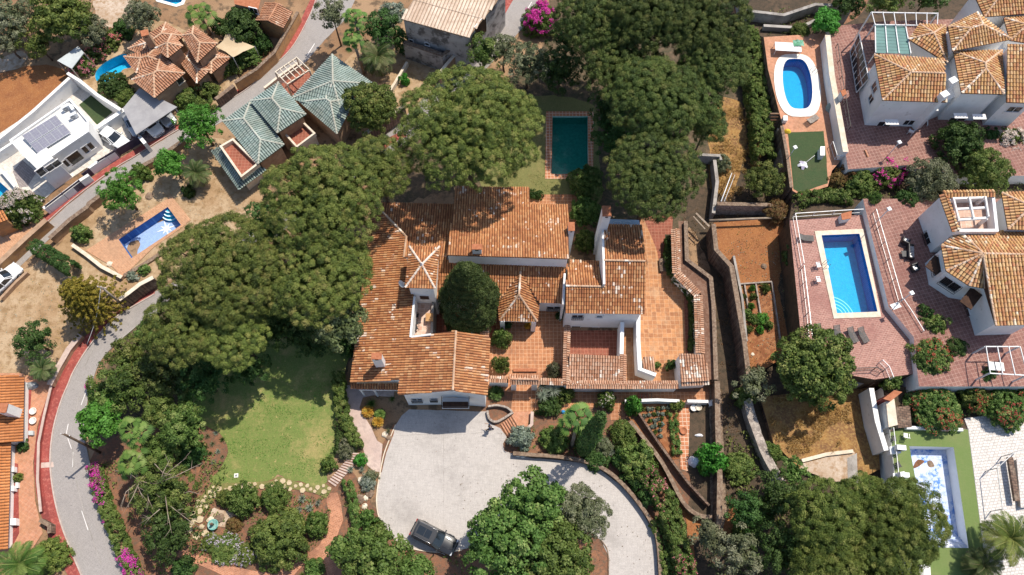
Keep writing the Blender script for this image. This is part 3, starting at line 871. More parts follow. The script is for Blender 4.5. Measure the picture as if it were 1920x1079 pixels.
def hedge(name, label, pts, wpx, h, mat='leaf_dark', kind='bush', cat='hedge', z0=0.0, flower=None, smooth=4, rag=.12, group=None, at=.6):
    rc, sp, per, ll, lw, _, _, _ = SPEC[kind]
    pts = smooth_px(pts, smooth) if smooth and len(pts) > 2 else pts
    w = W3(pts, z0 + h * at)
    C = []; D = []
    for i in range(len(w) - 1):
        a, b = w[i], w[i + 1]; L = (b - a).length
        t = (b - a).normalized(); nn = Vector((-t.y, t.x, 0))
        wp = wpx if not hasattr(wpx, '__len__') else wpx[0] + (wpx[1] - wpx[0]) * i / max(1, len(w) - 2)
        hw = wp * mpp(pts[i][0], pts[i][1], z0 + h) / 2
        for k in range(max(1, int(round(L * (2 * hw + 1.6 * h) * 1.5 / (sp * sp))))):
            s = random.random(); q = a.lerp(b, s)
            u = random.uniform(-1, 1) * (hw + .8 * h)
            if abs(u) <= hw: pos = Vector((u, h)); d = Vector((u / hw * .4, 1))
            else: pos = Vector((math.copysign(hw, u), h - (abs(u) - hw) / .8 * .9)); d = Vector((math.copysign(1, u), .3))
            big = mnoise.noise(Vector((q.x * .5, q.y * .5, pos.y * .6))) * rag * 4
            q2 = q + nn * (pos.x * (1 + big * .5) + random.uniform(-rag, rag))
            C.append((q2.x, q2.y, z0 + max(.1, pos.y * (1 + big * .3) + random.uniform(-rag, rag) - rc * .5)))
            dd = nn * d.x + Vector((0, 0, d.y)); D.append(tuple(dd))
    C = np.array(C); D = unit(np.array(D))
    pos, nrm, tone = fill_clumps(C, D, rc, per, rng)
    o0 = np.array([w[0].x, w[0].y, z0])
    me = leaf_mesh('foliage', pos - o0, nrm, ll * rng.uniform(.7, 1.3, len(pos)), lw, tone, MATS[mat])
    o = bpy.data.objects.new(name, me); COL.objects.link(o); o.location = o0
    tag(o, label, cat, group)
    if flower: flowers(o, me, flower)
    return o
def cypress(name, label, px, py, px2, py2, rpx, mat='leaf_dark', z0=0.0, group=None, base=(0,)):
    g = P(px, py, z0)
    H_ = min((((P(px2, py2, z) - g).xy.length), z) for z in np.arange(z0 + 1, 26, .1))[1] - z0
    r = rpx * mpp(px, py, z0 + H_ / 2)
    C = []; D = []
    n = int(2 * math.pi * r * .7 * H_ / (.32))
    for i in range(n):
        s = (i + .5) / n; a = i * 2.399963
        rr = r * (math.sin(math.pi * min(1, (s * .82 + .16))) ** .8) * random.uniform(.85, 1.08)
        C.append((math.cos(a) * rr, math.sin(a) * rr, .3 + s * (H_ - .4))); D.append((math.cos(a), math.sin(a), .35))
    pos, nrm, tone = fill_clumps(np.array(C), unit(np.array(D)), .36, 75, rng, upb=.3)
    t = thing(name, label, 'tree', g, 0, group)
    me = leaf_mesh('foliage', pos, nrm, .17, .1, tone, MATS[mat])
    o = bpy.data.objects.new('crown', me); COL.objects.link(o); o.parent = t
    MB().tube([(0, 0, 0), (0, 0, H_ * .85)], [max(.1, r * .15), .04], 8).build('trunk', MATS['bark'], t)
    return t
def palm_mesh(kind, mat, seed=0):
    key = ('palm', kind, mat, seed)
    if key in CROWNS: return CROWNS[key]
    rg = np.random.default_rng(seed + 3)
    V = []; Fc = []; T = []
    def quad(a, b, c, d, t):
        i = len(V); V.extend([a, b, c, d]); Fc.append((i, i + 1, i + 2, i + 3)); T.append(t)
    n = {'fan': 24, 'date': 32, 'yucca': 90, 'agave': 34, 'cycad': 40}[kind]
    for k in range(n):
        az = k * 2.399963 + rg.uniform(-.15, .15)
        s = (k + .5) / n
        el = R(80 - 95 * s + rg.uniform(-8, 8)) if kind in ('fan', 'date') else R(86 - (76 if kind != 'yucca' else 80) * s)
        h = np.array([math.cos(az), math.sin(az), 0]); u = np.array([0, 0, 1.])
        d = h * math.cos(el) + u * math.sin(el); sd = np.array([-math.sin(az), math.cos(az), 0])
        tone = float(np.clip(rg.normal(.45, .32), 0, 1))
        if kind == 'fan':
            stalk = rg.uniform(.3, .62); pts = [d * t * stalk + u * (-.12 * t * t) for t in (0, .5, 1)]
            for a, b in zip(pts, pts[1:]): quad(a - sd * .012, a + sd * .012, b + sd * .012, b - sd * .012, .9)
            hub = pts[-1]; dd = unit(h * .9 + u * (.55 * math.sin(el) - .38)); nn = np.cross(sd, dd)
            m = 17
            for j in range(m):
                an = (j / (m - 1) - .5) * R(120)
                e = dd * math.cos(an) + sd * math.sin(an) + nn * (-.1 if j % 2 else .06)
                e = unit(e); L = .38 * (1 - .16 * abs(an)) * (1 if j % 2 else .8); pe = np.cross(e, nn)
                mid = hub + e * L * .62; tip = hub + e * L - u * .10
                quad(hub, mid - pe * .03, tip, mid + pe * .03, float(np.clip(tone + rg.normal(0, .1), 0, 1)))
        elif kind in ('date', 'cycad'):
            m = 26; pts = []; p = np.zeros(3); e = el
            for j in range(m + 1):
                pts.append(p.copy()); p = p + (h * math.cos(e) + u * math.sin(e)) / m; e -= (1.5 if kind == 'date' else .9) / m * (1.1 - .2 * s)
            for j in range(m):
                a, b = pts[j], pts[j + 1]; dd = unit(b - a)
                quad(a - sd * .012, a + sd * .012, b + sd * .009, b - sd * .009, .95)
                if j < 2: continue
                L = .26 * math.sin(math.pi * (j / m * .85 + .12)) + .05
                for sg in (-1, 1):
                    for q in (0., .5):
                        a2 = a * (1 - q) + b * q
                        e2 = unit(dd * .75 + sd * sg + u * rg.uniform(-.15, .25)); tip = a2 + e2 * L - u * .06 * L / .2
                        quad(a2, a2 + e2 * L * .5 + dd * .010, tip, a2 + e2 * L * .5 - dd * .012, float(np.clip(tone + rg.normal(0, .12), 0, 1)))
        else:
            wd = .022 if kind == 'yucca' else .06; L = rg.uniform(.85, 1.0)
            mid = d * L * .5 + u * .05; tip = d * L + u * (-.05 if kind == 'yucca' else .12)
            nn = np.cross(sd, d) * wd * .5
            quad(np.zeros(3) - sd * wd * .5, mid * .5 - nn * 0 - sd * wd, mid - nn, mid * .5 + sd * wd, tone)
            quad(mid * .5 - sd * wd, tip, mid * .5 + sd * wd, mid - nn, tone)
    me = quads_mesh('fronds', np.array(V), np.array(Fc), T, MATS[mat])
    CROWNS[key] = me
    return me
def palm(name, label, px, py, rpx, zc, kind='fan', mat='leaf_palm', base=None, z0=0.0, cat='palm tree', group=None, seed=0, tr=.2, zs=1.0):
    c = P(px, py, zc); r = rpx * mpp(px, py, zc)
    g = P(base[0], base[1], z0) if base else Vector((c.x, c.y, z0))
    t = thing(name, label, cat, g, 0, group)
    o = bpy.data.objects.new('crown', palm_mesh(kind, mat, seed)); COL.objects.link(o); o.parent = t
    o.location = c - g; o.scale = (r, r, r * zs); o.rotation_euler = (0, 0, random.uniform(0, 6.28))
    if zc - z0 > .5:
        e = c - g; pts = [Vector((0, 0, 0)), Vector((e.x * .25, e.y * .25, e.z * .33)), Vector((e.x * .6, e.y * .6, e.z * .66)), e]
        MB().tube(pts, [tr * 1.3, tr, tr * .9, tr * 1.1], 9).build('trunk', MATS['bark_grey'], t)
    return t
def rosette(name, label, px, py, rpx, kind='agave', mat='leaf_grey', z0=0.0, cat='plant', group=None, seed=0, zs=.9, h=0.0):
    c = P(px, py, z0 + .3 + h); r = rpx * mpp(px, py, z0 + .3)
    o = bpy.data.objects.new(name, palm_mesh(kind, mat, seed)); COL.objects.link(o)
    o.location = (c.x, c.y, z0 + .02 + h); o.scale = (r, r, r * zs); o.rotation_euler = (0, 0, random.uniform(0, 6.28))
    return tag(o, label, cat, group)
def scatter(name, poly, z, dens, ll, lw, mat, hh=.25, patch=0.0, seed=0, label=None):
    rg = np.random.default_rng(seed + 91)
    w = np.array([P(x, y, z)[:2] for x, y in poly])
    lo, hi = w.min(0), w.max(0)
    n = int((hi[0] - lo[0]) * (hi[1] - lo[1]) * dens)
    p = rg.uniform(lo, hi, (n, 2))
    c = np.zeros(n, bool); m = len(w)
    for i in range(m):
        a, b = w[i], w[(i + 1) % m]
        if a[1] == b[1]: continue
        hit = ((a[1] > p[:, 1]) != (b[1] > p[:, 1])) & (p[:, 0] < (b[0] - a[0]) * (p[:, 1] - a[1]) / (b[1] - a[1]) + a[0])
        c ^= hit
    p = p[c]
    if patch:
        k = np.array([mnoise.noise(Vector((x * patch, y * patch, seed))) + .6 * mnoise.noise(Vector((x * patch * 3, y * patch * 3, seed + 9))) for x, y in p]) if len(p) else np.zeros(0)
        p = p[k > 0.02]
    n = len(p)
    if n == 0: return
    pos = np.column_stack([p, z + rg.uniform(.02, hh, n)])
    nrm = unit(rg.normal(size=(n, 3)) + np.array([0, 0, .8]))
    me = leaf_mesh(name, pos, nrm, ll * rg.uniform(.6, 1.4, n), lw, rg.uniform(0, 1, n), MATS[mat])
    o = bpy.data.objects.new(name, me); COL.objects.link(o)
    o['kind'] = 'stuff'
    if label: o['label'] = label; o['category'] = 'ground cover'
    return o
def pool(label, inner, z, depth, wallm, floorm, water=None, level=.18, outer=None, copm=None, smooth=0, ch=.07, name='swimming_pool', border=None):
    if smooth: inner = smooth_px(inner, smooth, True); outer = smooth_px(outer, smooth, True) if outer else None
    w = W3(inner, z)
    POOLS.append([(p.x, p.y) for p in w])
    t = thing(name, label, 'pool', (w[0].x, w[0].y, z)); o = Vector((w[0].x, w[0].y, z))
    a = sum(w[i].x * w[(i + 1) % len(w)].y - w[(i + 1) % len(w)].x * w[i].y for i in range(len(w)))
    if a < 0: w = w[::-1]
    n = len(w)
    lo = [Vector((p.x, p.y, z - depth)) - o for p in w]; hi = [Vector((p.x, p.y, z + (ch if outer else .01) - .004)) - o for p in w]
    MB().add(lo + hi, [(n + i, n + (i + 1) % n, (i + 1) % n, i) for i in range(n)]).build('basin_wall', MATS[wallm], t)
    MB().poly(lo).build('basin_floor', MATS[floorm], t)
    if outer:
        v = W3(outer, z)
        MB().prism([Vector((p.x, p.y, z + ch)) - o for p in v], -.02, [[Vector((p.x, p.y, z + ch)) - o for p in w]]).build('coping', MATS[copm], t)
    if water:
        MB().poly([Vector((p.x, p.y, z - level)) - o for p in w]).build('water', MATS[water], t)
    t['_z'] = z
    return t, o
pool_back, pbo = pool('long dark teal pool with a worn brick rim in the shady back lawn', [(1036, 219), (1102, 219), (1102, 327), (1034, 327)], 0, 1.6, 'mosaic_teal', 'mosaic_teal', 'water_green', .2, [(1024, 210), (1113, 210), (1112, 337), (1022, 336)], 'brick_border')
pool_star, pso = pool('nearly empty pale blue pool with a white star on its floor', [(223, 450), (315, 389), (340, 423), (247, 485)], 0, 1.3, 'mosaic_deep', 'mosaic_pale', None, 0, [(214, 449), (317, 382), (350, 421), (246, 494)], 'peach_deck')
pool_kid, pko = pool('curved turquoise pool in front of the brown tiled villa', [(179, 141), (186, 128), (204, 114), (233, 102), (244, 113), (247, 127), (232, 131), (222, 143), (208, 153), (192, 155), (182, 153)], 0, 1.4, 'mosaic_cyan', 'mosaic_cyan', 'water_clear', .15, [(173, 143), (181, 124), (202, 108), (233, 96), (250, 110), (253, 129), (237, 137), (226, 150), (210, 160), (190, 162), (176, 156)], 'cream_stone', smooth=5)
pool_edge, peo = pool('blue pool corner beside the white house at the left picture edge', [(-45, 300), (-6, 336), (22, 362), (-4, 388), (-50, 380)], 0, 1.4, 'mosaic_cyan', 'mosaic_cyan', 'water_clear', .15, [(-50, 292), (-2, 330), (30, 364), (-4, 396), (-58, 388)], 'patio_tile')
pool_top, pto = pool('turquoise pool cut by the top picture edge above the brown villa', [(285, -14), (350, -16), (340, 5), (330, 9), (300, 0)], 0, 1.4, 'mosaic_cyan', 'mosaic_cyan', 'water_clear', .15, [(278, -18), (356, -20), (345, 9), (331, 14), (294, 4)], 'white_stone')
def stadium(cx, cy, rx, ry, dx, n=36):
    out = []
    for i in range(n):
        a = 2 * math.pi * i / n
        x = rx * math.cos(a); y = ry * math.sin(a)
        s = 1.0
        y2 = math.copysign(max(abs(y), 0), y)
        x2 = math.copysign(rx * min(1, abs(math.cos(a)) ** .55), math.cos(a)) if abs(math.cos(a)) > 1e-6 else 0
        out.append((cx + x2 + dx * y / ry, cy + y))
    return out
ZU, ZT, ZG, ZM, ZH, ZL = 3.6, 4.8, .8, 4.6, 5.5, 3.0
pool_oval, poo = pool('oval turquoise pool with a broad white rim on the brick deck', stadium(1495, 158, 27, 47, 5), ZU, 1.5, 'mosaic_deep', 'mosaic_cyan', 'water_blue', .15, stadium(1495, 161, 43, 59, 7), 'white_stone')
pool_rect, pro = pool('large blue rectangular pool with fan shaped corner steps', [(1540, 442), (1611, 439), (1645, 585), (1569, 588)], ZM, 1.9, 'mosaic_deep', 'mosaic_blue', 'water_blue', .2, [(1527, 434), (1618, 430), (1652, 595), (1563, 598)], 'cream_stone')
pool_empty, pmo = pool('drained pool with peeling blue and white paint and white walls', [(1705, 837), (1788, 839), (1816, 1028), (1741, 1026)], ZL, 1.5, 'white_wall', 'peeling_blue', None, 0, None)
def local(o, px, py, z): return P(px, py, z) - o
mb = MB()                                    # eight pointed star laid in the floor
c = local(pso, 312, 429, -1.28)
for k in range(8):
    a = k * math.pi / 4 + .4; L = 1.3 if k % 2 == 0 else .8
    d = Vector((math.cos(a), math.sin(a), 0)); s = Vector((-d.y, d.x, 0)); q = c + Vector((0, 0, .004))
    mb.add([q, q + d * .3 - s * .11, q + d * L, q + d * .3 + s * .11], [(0, 1, 2, 3)])
mb.build('floor_star', M('star_white', (.8, .82, .84)), pool_star)
def silt(par, o, pts, z, name='silt_patch', mat='earth'):
    w = ragged([P(x, y, z) for x, y in smooth_px(pts, 4, True)], .12, .3)
    MB().poly([p - o for p in w]).build(name, MATS[mat], par)
silt(pool_star, pso, [(238, 470), (243, 455), (258, 450), (263, 458), (257, 470), (256, 482), (248, 482)], -1.288)
silt(pool_star, pso, [(291, 415), (297, 408), (311, 406), (309, 412), (296, 419)], -1.29)
def quarter_steps(par, o, corner, r, n, z0, z1, a0, a1, mat, lip=None):
    cc = corner
    for i in range(n):
        rr = r * (1 - i / (n + .6)); zt = z0 + (z1 - z0) * (i + 1) / (n + 1)
        arc = [cc] + [cc + Vector((math.cos(a0 + (a1 - a0) * k / 14), math.sin(a0 + (a1 - a0) * k / 14), 0)) * rr for k in range(15)]
        MB().prism([Vector((p.x, p.y, zt)) for p in arc], z0 if i == 0 else z0 + (z1 - z0) * i / (n + 1) - .002).build('step', MATS[mat], par)
        if lip:
            m2 = MB()
            ra = [cc + Vector((math.cos(a0 + (a1 - a0) * k / 14), math.sin(a0 + (a1 - a0) * k / 14), 0)) * (rr - .01) for k in range(15)]
            rb_ = [cc + Vector((math.cos(a0 + (a1 - a0) * k / 14), math.sin(a0 + (a1 - a0) * k / 14), 0)) * (rr - .12) for k in range(15)]
            for k in range(14):
                m2.add([Vector((q.x, q.y, zt + .004)) for q in (ra[k], ra[k + 1], rb_[k + 1], rb_[k])], [(0, 1, 2, 3)])
            m2.build('step_edge', MATS[lip], par)
cr = local(pro, 1569, 588, ZM); cr.z = 0
e1 = (P(1645, 585, ZM) - P(1569, 588, ZM)); e2 = (P(1540, 442, ZM) - P(1569, 588, ZM))
quarter_steps(pool_rect, pro, cr, 2.6, 4, -1.9, -.1, math.atan2(e1.y, e1.x), math.atan2(e2.y, e2.x), 'mosaic_blue', 'star_white')
cr = local(pso, 315, 389, 0); cr.z = 0
e1 = (P(223, 450) - P(315, 389)); e2 = (P(340, 423) - P(315, 389))
quarter_steps(pool_star, pso, cr, 1.25, 3, -1.3, 0, math.atan2(e1.y, e1.x), math.atan2(e2.y, e2.x), 'mosaic_blue', 'star_white')
MATS['star_white'].node_tree.nodes['Principled BSDF'].inputs['Roughness'].default_value = .5
for i in range(4):
    f = i / 4 * .11 + .88
    a = (1705 + 36 * f - (0), 837 + 189 * f); b = (1788 + 28 * f, 839 + 189 * f)
    q = [P(*a, ZL), P(*b, ZL), P(1816, 1028, ZL), P(1741, 1026, ZL)]
    MB().prism([Vector((p.x, p.y, ZL - 1.5 + .3 * (i + 1))) - pmo for p in q], -1.5 + .3 * i).build('step', MATS['peeling_blue'], pool_empty)
silt(pool_empty, pmo, [(1715, 868), (1722, 862), (1732, 866), (1726, 872), (1712, 878)], ZL - 1.49, 'fallen_leaves', 'wood')
silt(pool_empty, pmo, [(1738, 866), (1748, 864), (1752, 874), (1742, 876)], ZL - 1.49, 'fallen_leaves', 'tan_coping')
silt(pool_empty, pmo, [(1770, 970), (1776, 968), (1776, 976), (1770, 978)], ZL - 1.49, 'fallen_leaves', 'wood')
w = [P(x, y, ZL - 1.5) for x, y in ((1707, 838), (1790, 840), (1817, 1026), (1800, 1026), (1775, 868), (1712, 862))]
zz = [0.005]
def G(name, pts, mat, rough=.25, smooth=4, z=None):
    if z is None: zz[0] += .0013; z = zz[0]
    return sheet(name, pts, z, MATS[mat], rough, smooth)
holes = [[Vector((q[0], q[1], 0)) for q in pl] for pl in POOLS]
o = MB().poly([(-420, -250, 0), (420, -250, 0), (420, 420, 0), (-420, 420, 0)], holes).build('ground', MATS['earth']); o['kind'] = 'structure'
G('dry_ground', [(-80, 560), (60, 500), (150, 420), (260, 330), (330, 280), (420, 260), (470, 330), (520, 420), (420, 500), (300, 530), (230, 570), (150, 620), (110, 690), (60, 740), (-80, 720)], 'dry_earth')
G('orange_field', [(-60, 150), (0, 138), (60, 122), (110, 128), (135, 150), (100, 190), (40, 235), (-60, 290)], 'orange_earth')
G('pale_clearing', [(180, 0), (250, 0), (250, 25), (230, 45), (205, 55), (185, 40), (178, 20)], 'pale_ground')
G('pale_track', [(-30, 120), (10, 105), (40, 96), (50, 110), (30, 128), (-30, 140)], 'pale_ground')
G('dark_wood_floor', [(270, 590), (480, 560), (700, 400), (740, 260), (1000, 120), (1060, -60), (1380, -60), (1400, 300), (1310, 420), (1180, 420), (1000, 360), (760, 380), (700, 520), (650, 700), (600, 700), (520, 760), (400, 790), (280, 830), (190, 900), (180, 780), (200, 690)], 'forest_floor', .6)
G('west_garden_ground', [(165, 870), (260, 800), (390, 790), (440, 850), (420, 900), (500, 900), (620, 910), (650, 960), (600, 1079), (420, 1130), (260, 1130), (230, 1000)], 'red_earth')
G('orchard_ground', [(690, 80), (780, 60), (870, 130), (850, 180), (760, 240), (650, 250), (600, 180)], 'dry_earth')
G('driveway_bed', [(640, 880), (740, 1000), (900, 1020), (1120, 1000), (1140, 1130), (560, 1130)], 'red_earth')
G('garden_bed', [(915, 735), (1060, 735), (1190, 745), (1350, 740), (1350, 1000), (1290, 1130), (1235, 1130), (1200, 940), (1090, 865), (950, 850), (915, 800)], 'red_earth')
G('back_lawn', [(925, 200), (1000, 180), (1110, 196), (1122, 280), (1112, 400), (940, 400), (900, 340)], 'back_lawn', .3)
G('golden_strip', [(1340, 190), (1400, 200), (1440, 300), (1400, 360), (1340, 420), (1330, 300)], 'golden_ground', .5)
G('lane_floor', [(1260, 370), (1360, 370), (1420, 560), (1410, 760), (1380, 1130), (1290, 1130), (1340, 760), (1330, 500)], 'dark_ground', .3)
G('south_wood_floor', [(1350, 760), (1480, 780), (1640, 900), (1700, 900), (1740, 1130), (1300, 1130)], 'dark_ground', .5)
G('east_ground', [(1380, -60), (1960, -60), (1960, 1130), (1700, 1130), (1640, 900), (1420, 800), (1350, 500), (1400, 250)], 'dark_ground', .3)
G('north_east_slope', [(1380, -60), (1620, -60), (1600, 40), (1440, 50), (1390, 60)], 'red_earth', .3)
G('lawn', [(360, 600), (650, 590), (648, 690), (634, 740), (628, 800), (630, 850), (612, 875), (612, 905), (590, 912), (560, 903), (536, 901), (530, 893), (520, 890), (510, 900), (470, 905), (440, 905), (405, 908), (393, 900), (412, 880), (426, 852), (422, 828), (408, 810), (384, 800), (345, 790), (330, 700)], 'lawn', .12)
RB_out = [(290, 552), (240, 581), (215, 597), (200, 612), (186, 627), (173, 643), (158, 664), (147, 682), (136, 702), (128, 722), (118, 745), (109, 772), (101, 803), (96, 838), (95, 872), (98, 905), (105, 945), (117, 988), (135, 1035), (156, 1085), (180, 1140)]
RB_in = [(298, 587), (266, 604), (236, 629), (215, 648), (201, 662), (188, 678), (178, 700), (172, 722), (164, 752), (158, 787), (158, 820), (165, 853), (172, 885), (180, 920), (200, 975), (220, 1030), (238, 1085), (258, 1140)]
road2 = smooth_px([(1010, -60), (965, 40), (880, 130), (745, 262), (560, 380), (400, 500), (300, 555)], 5)
G('road', RB_out[::-1] + RB_in[0:0] + [(293, 552)] + [(297, 575)] + RB_in, 'asphalt', .05, 0)
G('road', band([(1010, -70, 62), (962, 30, 58), (890, 120, 45), (745, 258, 34), (560, 390, 34), (400, 510, 34), (292, 568, 38)], 30, 0), 'asphalt', 0, 0)
G('road', band([(-70, 575, 34), (-10, 527, 30), (43, 477, 26), (95, 430, 23), (133, 395, 23), (180, 358, 23), (230, 322, 22), (257, 306, 22), (300, 280, 24), (340, 257, 26), (433, 203, 28), (477, 177, 30), (530, 133, 34), (563, 100, 38), (590, 62, 46), (620, 20, 66), (650, -60, 80)], 30, 0), 'asphalt', .05, 0)
pave_out = [(290, 535), (262, 556), (240, 572), (213, 590), (190, 606), (170, 622), (140, 648), (124, 672), (110, 696), (98, 718), (87, 742), (76, 780), (68, 820), (64, 852), (64, 885), (68, 925), (76, 962), (88, 1000), (108, 1040), (130, 1085), (150, 1140)]
G('pavement', pave_out + RB_out[::-1], 'red_pavement', .05, 0)
mid = [((a[0] * .55 + b[0] * .45), (a[1] * .55 + b[1] * .45)) for a, b in zip(pave_out[7:19], RB_out[8:20])]
G('pavement_strip', pave_out[7:19] + mid[::-1], 'red_pavement_dark', .03, 0)
def line_strip(name, pts, wpx, mat, z=None, smooth=4, h=None, th=None):
    p = smooth_px(pts, smooth) if smooth and len(pts) > 2 else pts
    w = W3(p, 0); hw = wpx * mpp(*pts[0][:2]) / 2
    a, b = offset_line(w, hw), offset_line(w, -hw)
    mb = MB(); h = h or .12
    n = len(w)
    mb.add([q + Vector((0, 0, h)) for q in a] + [q + Vector((0, 0, h)) for q in b] + a + b,
           [(n + i, n + i + 1, i + 1, i) for i in range(n - 1)] + [(i, i + 1, 2 * n + i + 1, 2 * n + i) for i in range(n - 1)] + [(n + i + 1, n + i, 3 * n + i, 3 * n + i + 1) for i in range(n - 1)])
    for f in range(len(mb.f)):
        pass
    o = mb.build(name, MATS[mat]); o['kind'] = 'structure'
    return o
line_strip('kerb', RB_out, 2.2, 'kerb_stone')
line_strip('kerb', RB_in[1:], 2, 'grey_concrete')
RA_n = [(-70, 556), (-14, 512), (36, 464), (88, 418), (126, 384), (173, 347), (224, 311), (252, 295), (294, 268), (333, 245), (424, 192), (468, 164), (516, 122), (546, 92), (568, 56), (590, 8), (606, -50)]
G('pavement', band([(x - 3.5, y - 4.5, 12) for x, y in RA_n], 12, 0), 'red_pavement', .03, 0)
line_strip('kerb', RA_n, 1.6, 'kerb_stone')
G('pavement', band([(760, 250), (735, 262), (712, 280)], 12, 0), 'red_pavement', .03, 0)
G('pavement', [(915, 80), (935, 48), (965, -5), (948, -5), (925, 40), (905, 72)], 'red_pavement', .03, 0)
G('crossing_patch', [(75, 868), (100, 866), (101, 876), (76, 878)], 'pink_path', .05, 0)
def mark(pts, wpx):
    w = smooth_px(pts, 4) if len(pts) > 2 else pts
    G('road_marking', band(w, wpx, 0), 'white_paint', .0, 0)
mark([(110, 94), (98, 105)], 1.0) if False else None
mark([(590, 82), (576, 104)], 1.3); mark([(163, 730), (152, 760)], 1.2); mark([(128, 795), (124, 815)], 1.2)
mark([(127, 822), (134, 842)], 1.2); mark([(137, 848), (136, 876)], 1.0); mark([(153, 958), (165, 994)], 1.2); mark([(997, 4), (990, 16)], 1.2)
G('tar_seam', band(smooth_px([(150, 735), (141, 780), (136, 830), (139, 880), (152, 940), (170, 1000), (190, 1060)], 5), 1.1, 0), 'grey_concrete', 0.03, 0)
G('tar_patch', band([(158, 690), (176, 650), (205, 622)], 1.2, 0), 'grey_concrete', .03, 0)
G('driveway', [(767, 768), (913, 772), (915, 790), (924, 797), (938, 803), (950, 820), (943, 832), (946, 846), (962, 851), (1000, 860), (1043, 862), (1090, 868), (1127, 883), (1160, 907), (1193, 943), (1220, 987), (1233, 1020), (1238, 1079), (1240, 1140), (1146, 1140), (1141, 1075), (1140, 1040), (1127, 1013), (1090, 985), (1050, 965), (1000, 950), (950, 970), (905, 1000), (880, 1028), (860, 1032), (830, 1035), (800, 1033), (770, 1028), (747, 1017), (727, 998), (714, 978), (707, 953), (707, 925), (713, 887), (719, 853), (730, 827), (742, 797), (753, 779)], 'driveway', .05, 0)
line_strip('driveway_kerb', [(742, 797), (731, 823), (720, 853), (713, 887), (707, 925), (707, 953), (714, 978), (727, 998), (747, 1017), (770, 1028), (800, 1034), (832, 1036), (866, 1032)], 1.8, 'cream_stone')
line_strip('driveway_kerb', [(1127, 1013), (1138, 1030), (1141, 1050), (1141, 1079), (1146, 1140)], 1.8, 'tan_coping')
G('drive_joint', band([(735, 818), (800, 814), (870, 815), (930, 808)], .6, 0), 'grey_concrete', 0, 0)
G('drive_joint', band([(832, 774), (832, 1030)], .5, 0), 'grey_concrete', 0, 0)
G('path', [(648, 722), (740, 730), (738, 745), (700, 742), (680, 746), (674, 765), (687, 787), (697, 803), (707, 826), (717, 833), (717, 858), (712, 885), (702, 884), (688, 873), (681, 840), (672, 815), (658, 798), (650, 772)], 'pink_path', .04, 0)
G('verge_soil', [(717, 833), (742, 790), (738, 815), (724, 850), (716, 885), (712, 888)], 'red_earth', .06, 0)
G('courtyard', [(915, 585), (1060, 575), (1060, 735), (1330, 735), (1335, 762), (1100, 762), (1060, 735), (915, 735)], 'terrace_brick', .02, 0)
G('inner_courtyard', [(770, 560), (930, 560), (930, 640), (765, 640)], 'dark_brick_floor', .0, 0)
G('patio', [(1200, 405), (1250, 405), (1260, 460), (1272, 520), (1292, 570), (1294, 680), (1270, 720), (1165, 720), (1165, 590), (1200, 590)], 'terrace_brick_b', .02, 0)
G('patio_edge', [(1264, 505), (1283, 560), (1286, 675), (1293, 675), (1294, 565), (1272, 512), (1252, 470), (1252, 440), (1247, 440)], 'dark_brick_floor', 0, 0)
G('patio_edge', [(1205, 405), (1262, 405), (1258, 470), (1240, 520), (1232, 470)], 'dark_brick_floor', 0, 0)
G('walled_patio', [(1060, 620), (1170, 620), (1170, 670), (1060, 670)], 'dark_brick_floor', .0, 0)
G('back_terrace', [(990, 365), (1070, 365), (1105, 375), (1100, 420), (990, 420)], 'terrace_brick', .02, 0)
G('front_path', [(962, 735), (1005, 735), (1005, 755), (1160, 758), (1160, 740), (1330, 735), (1332, 755), (1175, 752), (1172, 788), (1145, 788), (1144, 765), (1090, 764), (1060, 772), (1035, 778), (1010, 770), (998, 775), (996, 800), (960, 800), (958, 770)], 'terrace_brick', .02, 0)
G('landing', [(960, 772), (998, 772), (995, 798), (985, 804), (970, 800), (958, 780)], 'orange_deck', .0, 0)
G('brick_path', [(614, 926), (632, 924), (640, 945), (643, 975), (632, 1005), (612, 1025), (625, 1045), (645, 1070), (655, 1110), (618, 1110), (612, 1070), (600, 1045), (585, 1050), (565, 1064), (545, 1085), (545, 1110), (480, 1110), (430, 1085), (380, 1062), (330, 1045), (338, 1030), (388, 1046), (436, 1062), (480, 1072), (520, 1074), (550, 1058), (575, 1040), (598, 1024), (612, 1000), (618, 970), (612, 940)], 'path_brick', .05, 0)
G('west_path', [(200, 880), (208, 880), (222, 950), (232, 985), (262, 1020), (290, 1060), (300, 1100), (278, 1100), (262, 1060), (236, 1020), (222, 990), (206, 940)], 'red_earth', .1, 0)
G('flagstone_path', [(395, 908), (450, 905), (512, 902), (520, 894), (532, 895), (560, 905), (590, 912), (612, 908), (622, 918), (612, 935), (590, 925), (555, 918), (500, 915), (450, 920), (400, 935), (360, 990), (345, 985), (370, 940)], 'back_lawn', .05, 0)
G('gravel_patch', [(395, 962), (405, 955), (440, 962), (445, 985), (430, 990), (400, 985)], 'pale_ground', .2)
G('kitchen_garden', [(1195, 758), (1275, 757), (1275, 860), (1262, 862), (1240, 830), (1200, 780)], 'clod_earth', .05, 0)
G('paved_walk', [(1273, 760), (1294, 760), (1293, 885), (1276, 880)], 'brick_border', .0, 0)
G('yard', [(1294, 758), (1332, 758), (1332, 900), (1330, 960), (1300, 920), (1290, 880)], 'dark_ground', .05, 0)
G('sunken_walk', [(1172, 770), (1182, 780), (1240, 850), (1275, 930), (1300, 960), (1335, 975), (1330, 990), (1290, 980), (1262, 940), (1225, 870)], 'clod_earth', .05, 0)
G('lower_walk', [(1285, 960), (1312, 972), (1310, 1000), (1300, 1020), (1310, 1100), (1288, 1100), (1290, 1010)], 'orange_earth', .05, 0)
G('boundary_track', [(1330, 730), (1352, 730), (1358, 860), (1362, 990), (1355, 1000), (1332, 980)], 'tan_coping', .15, 0)
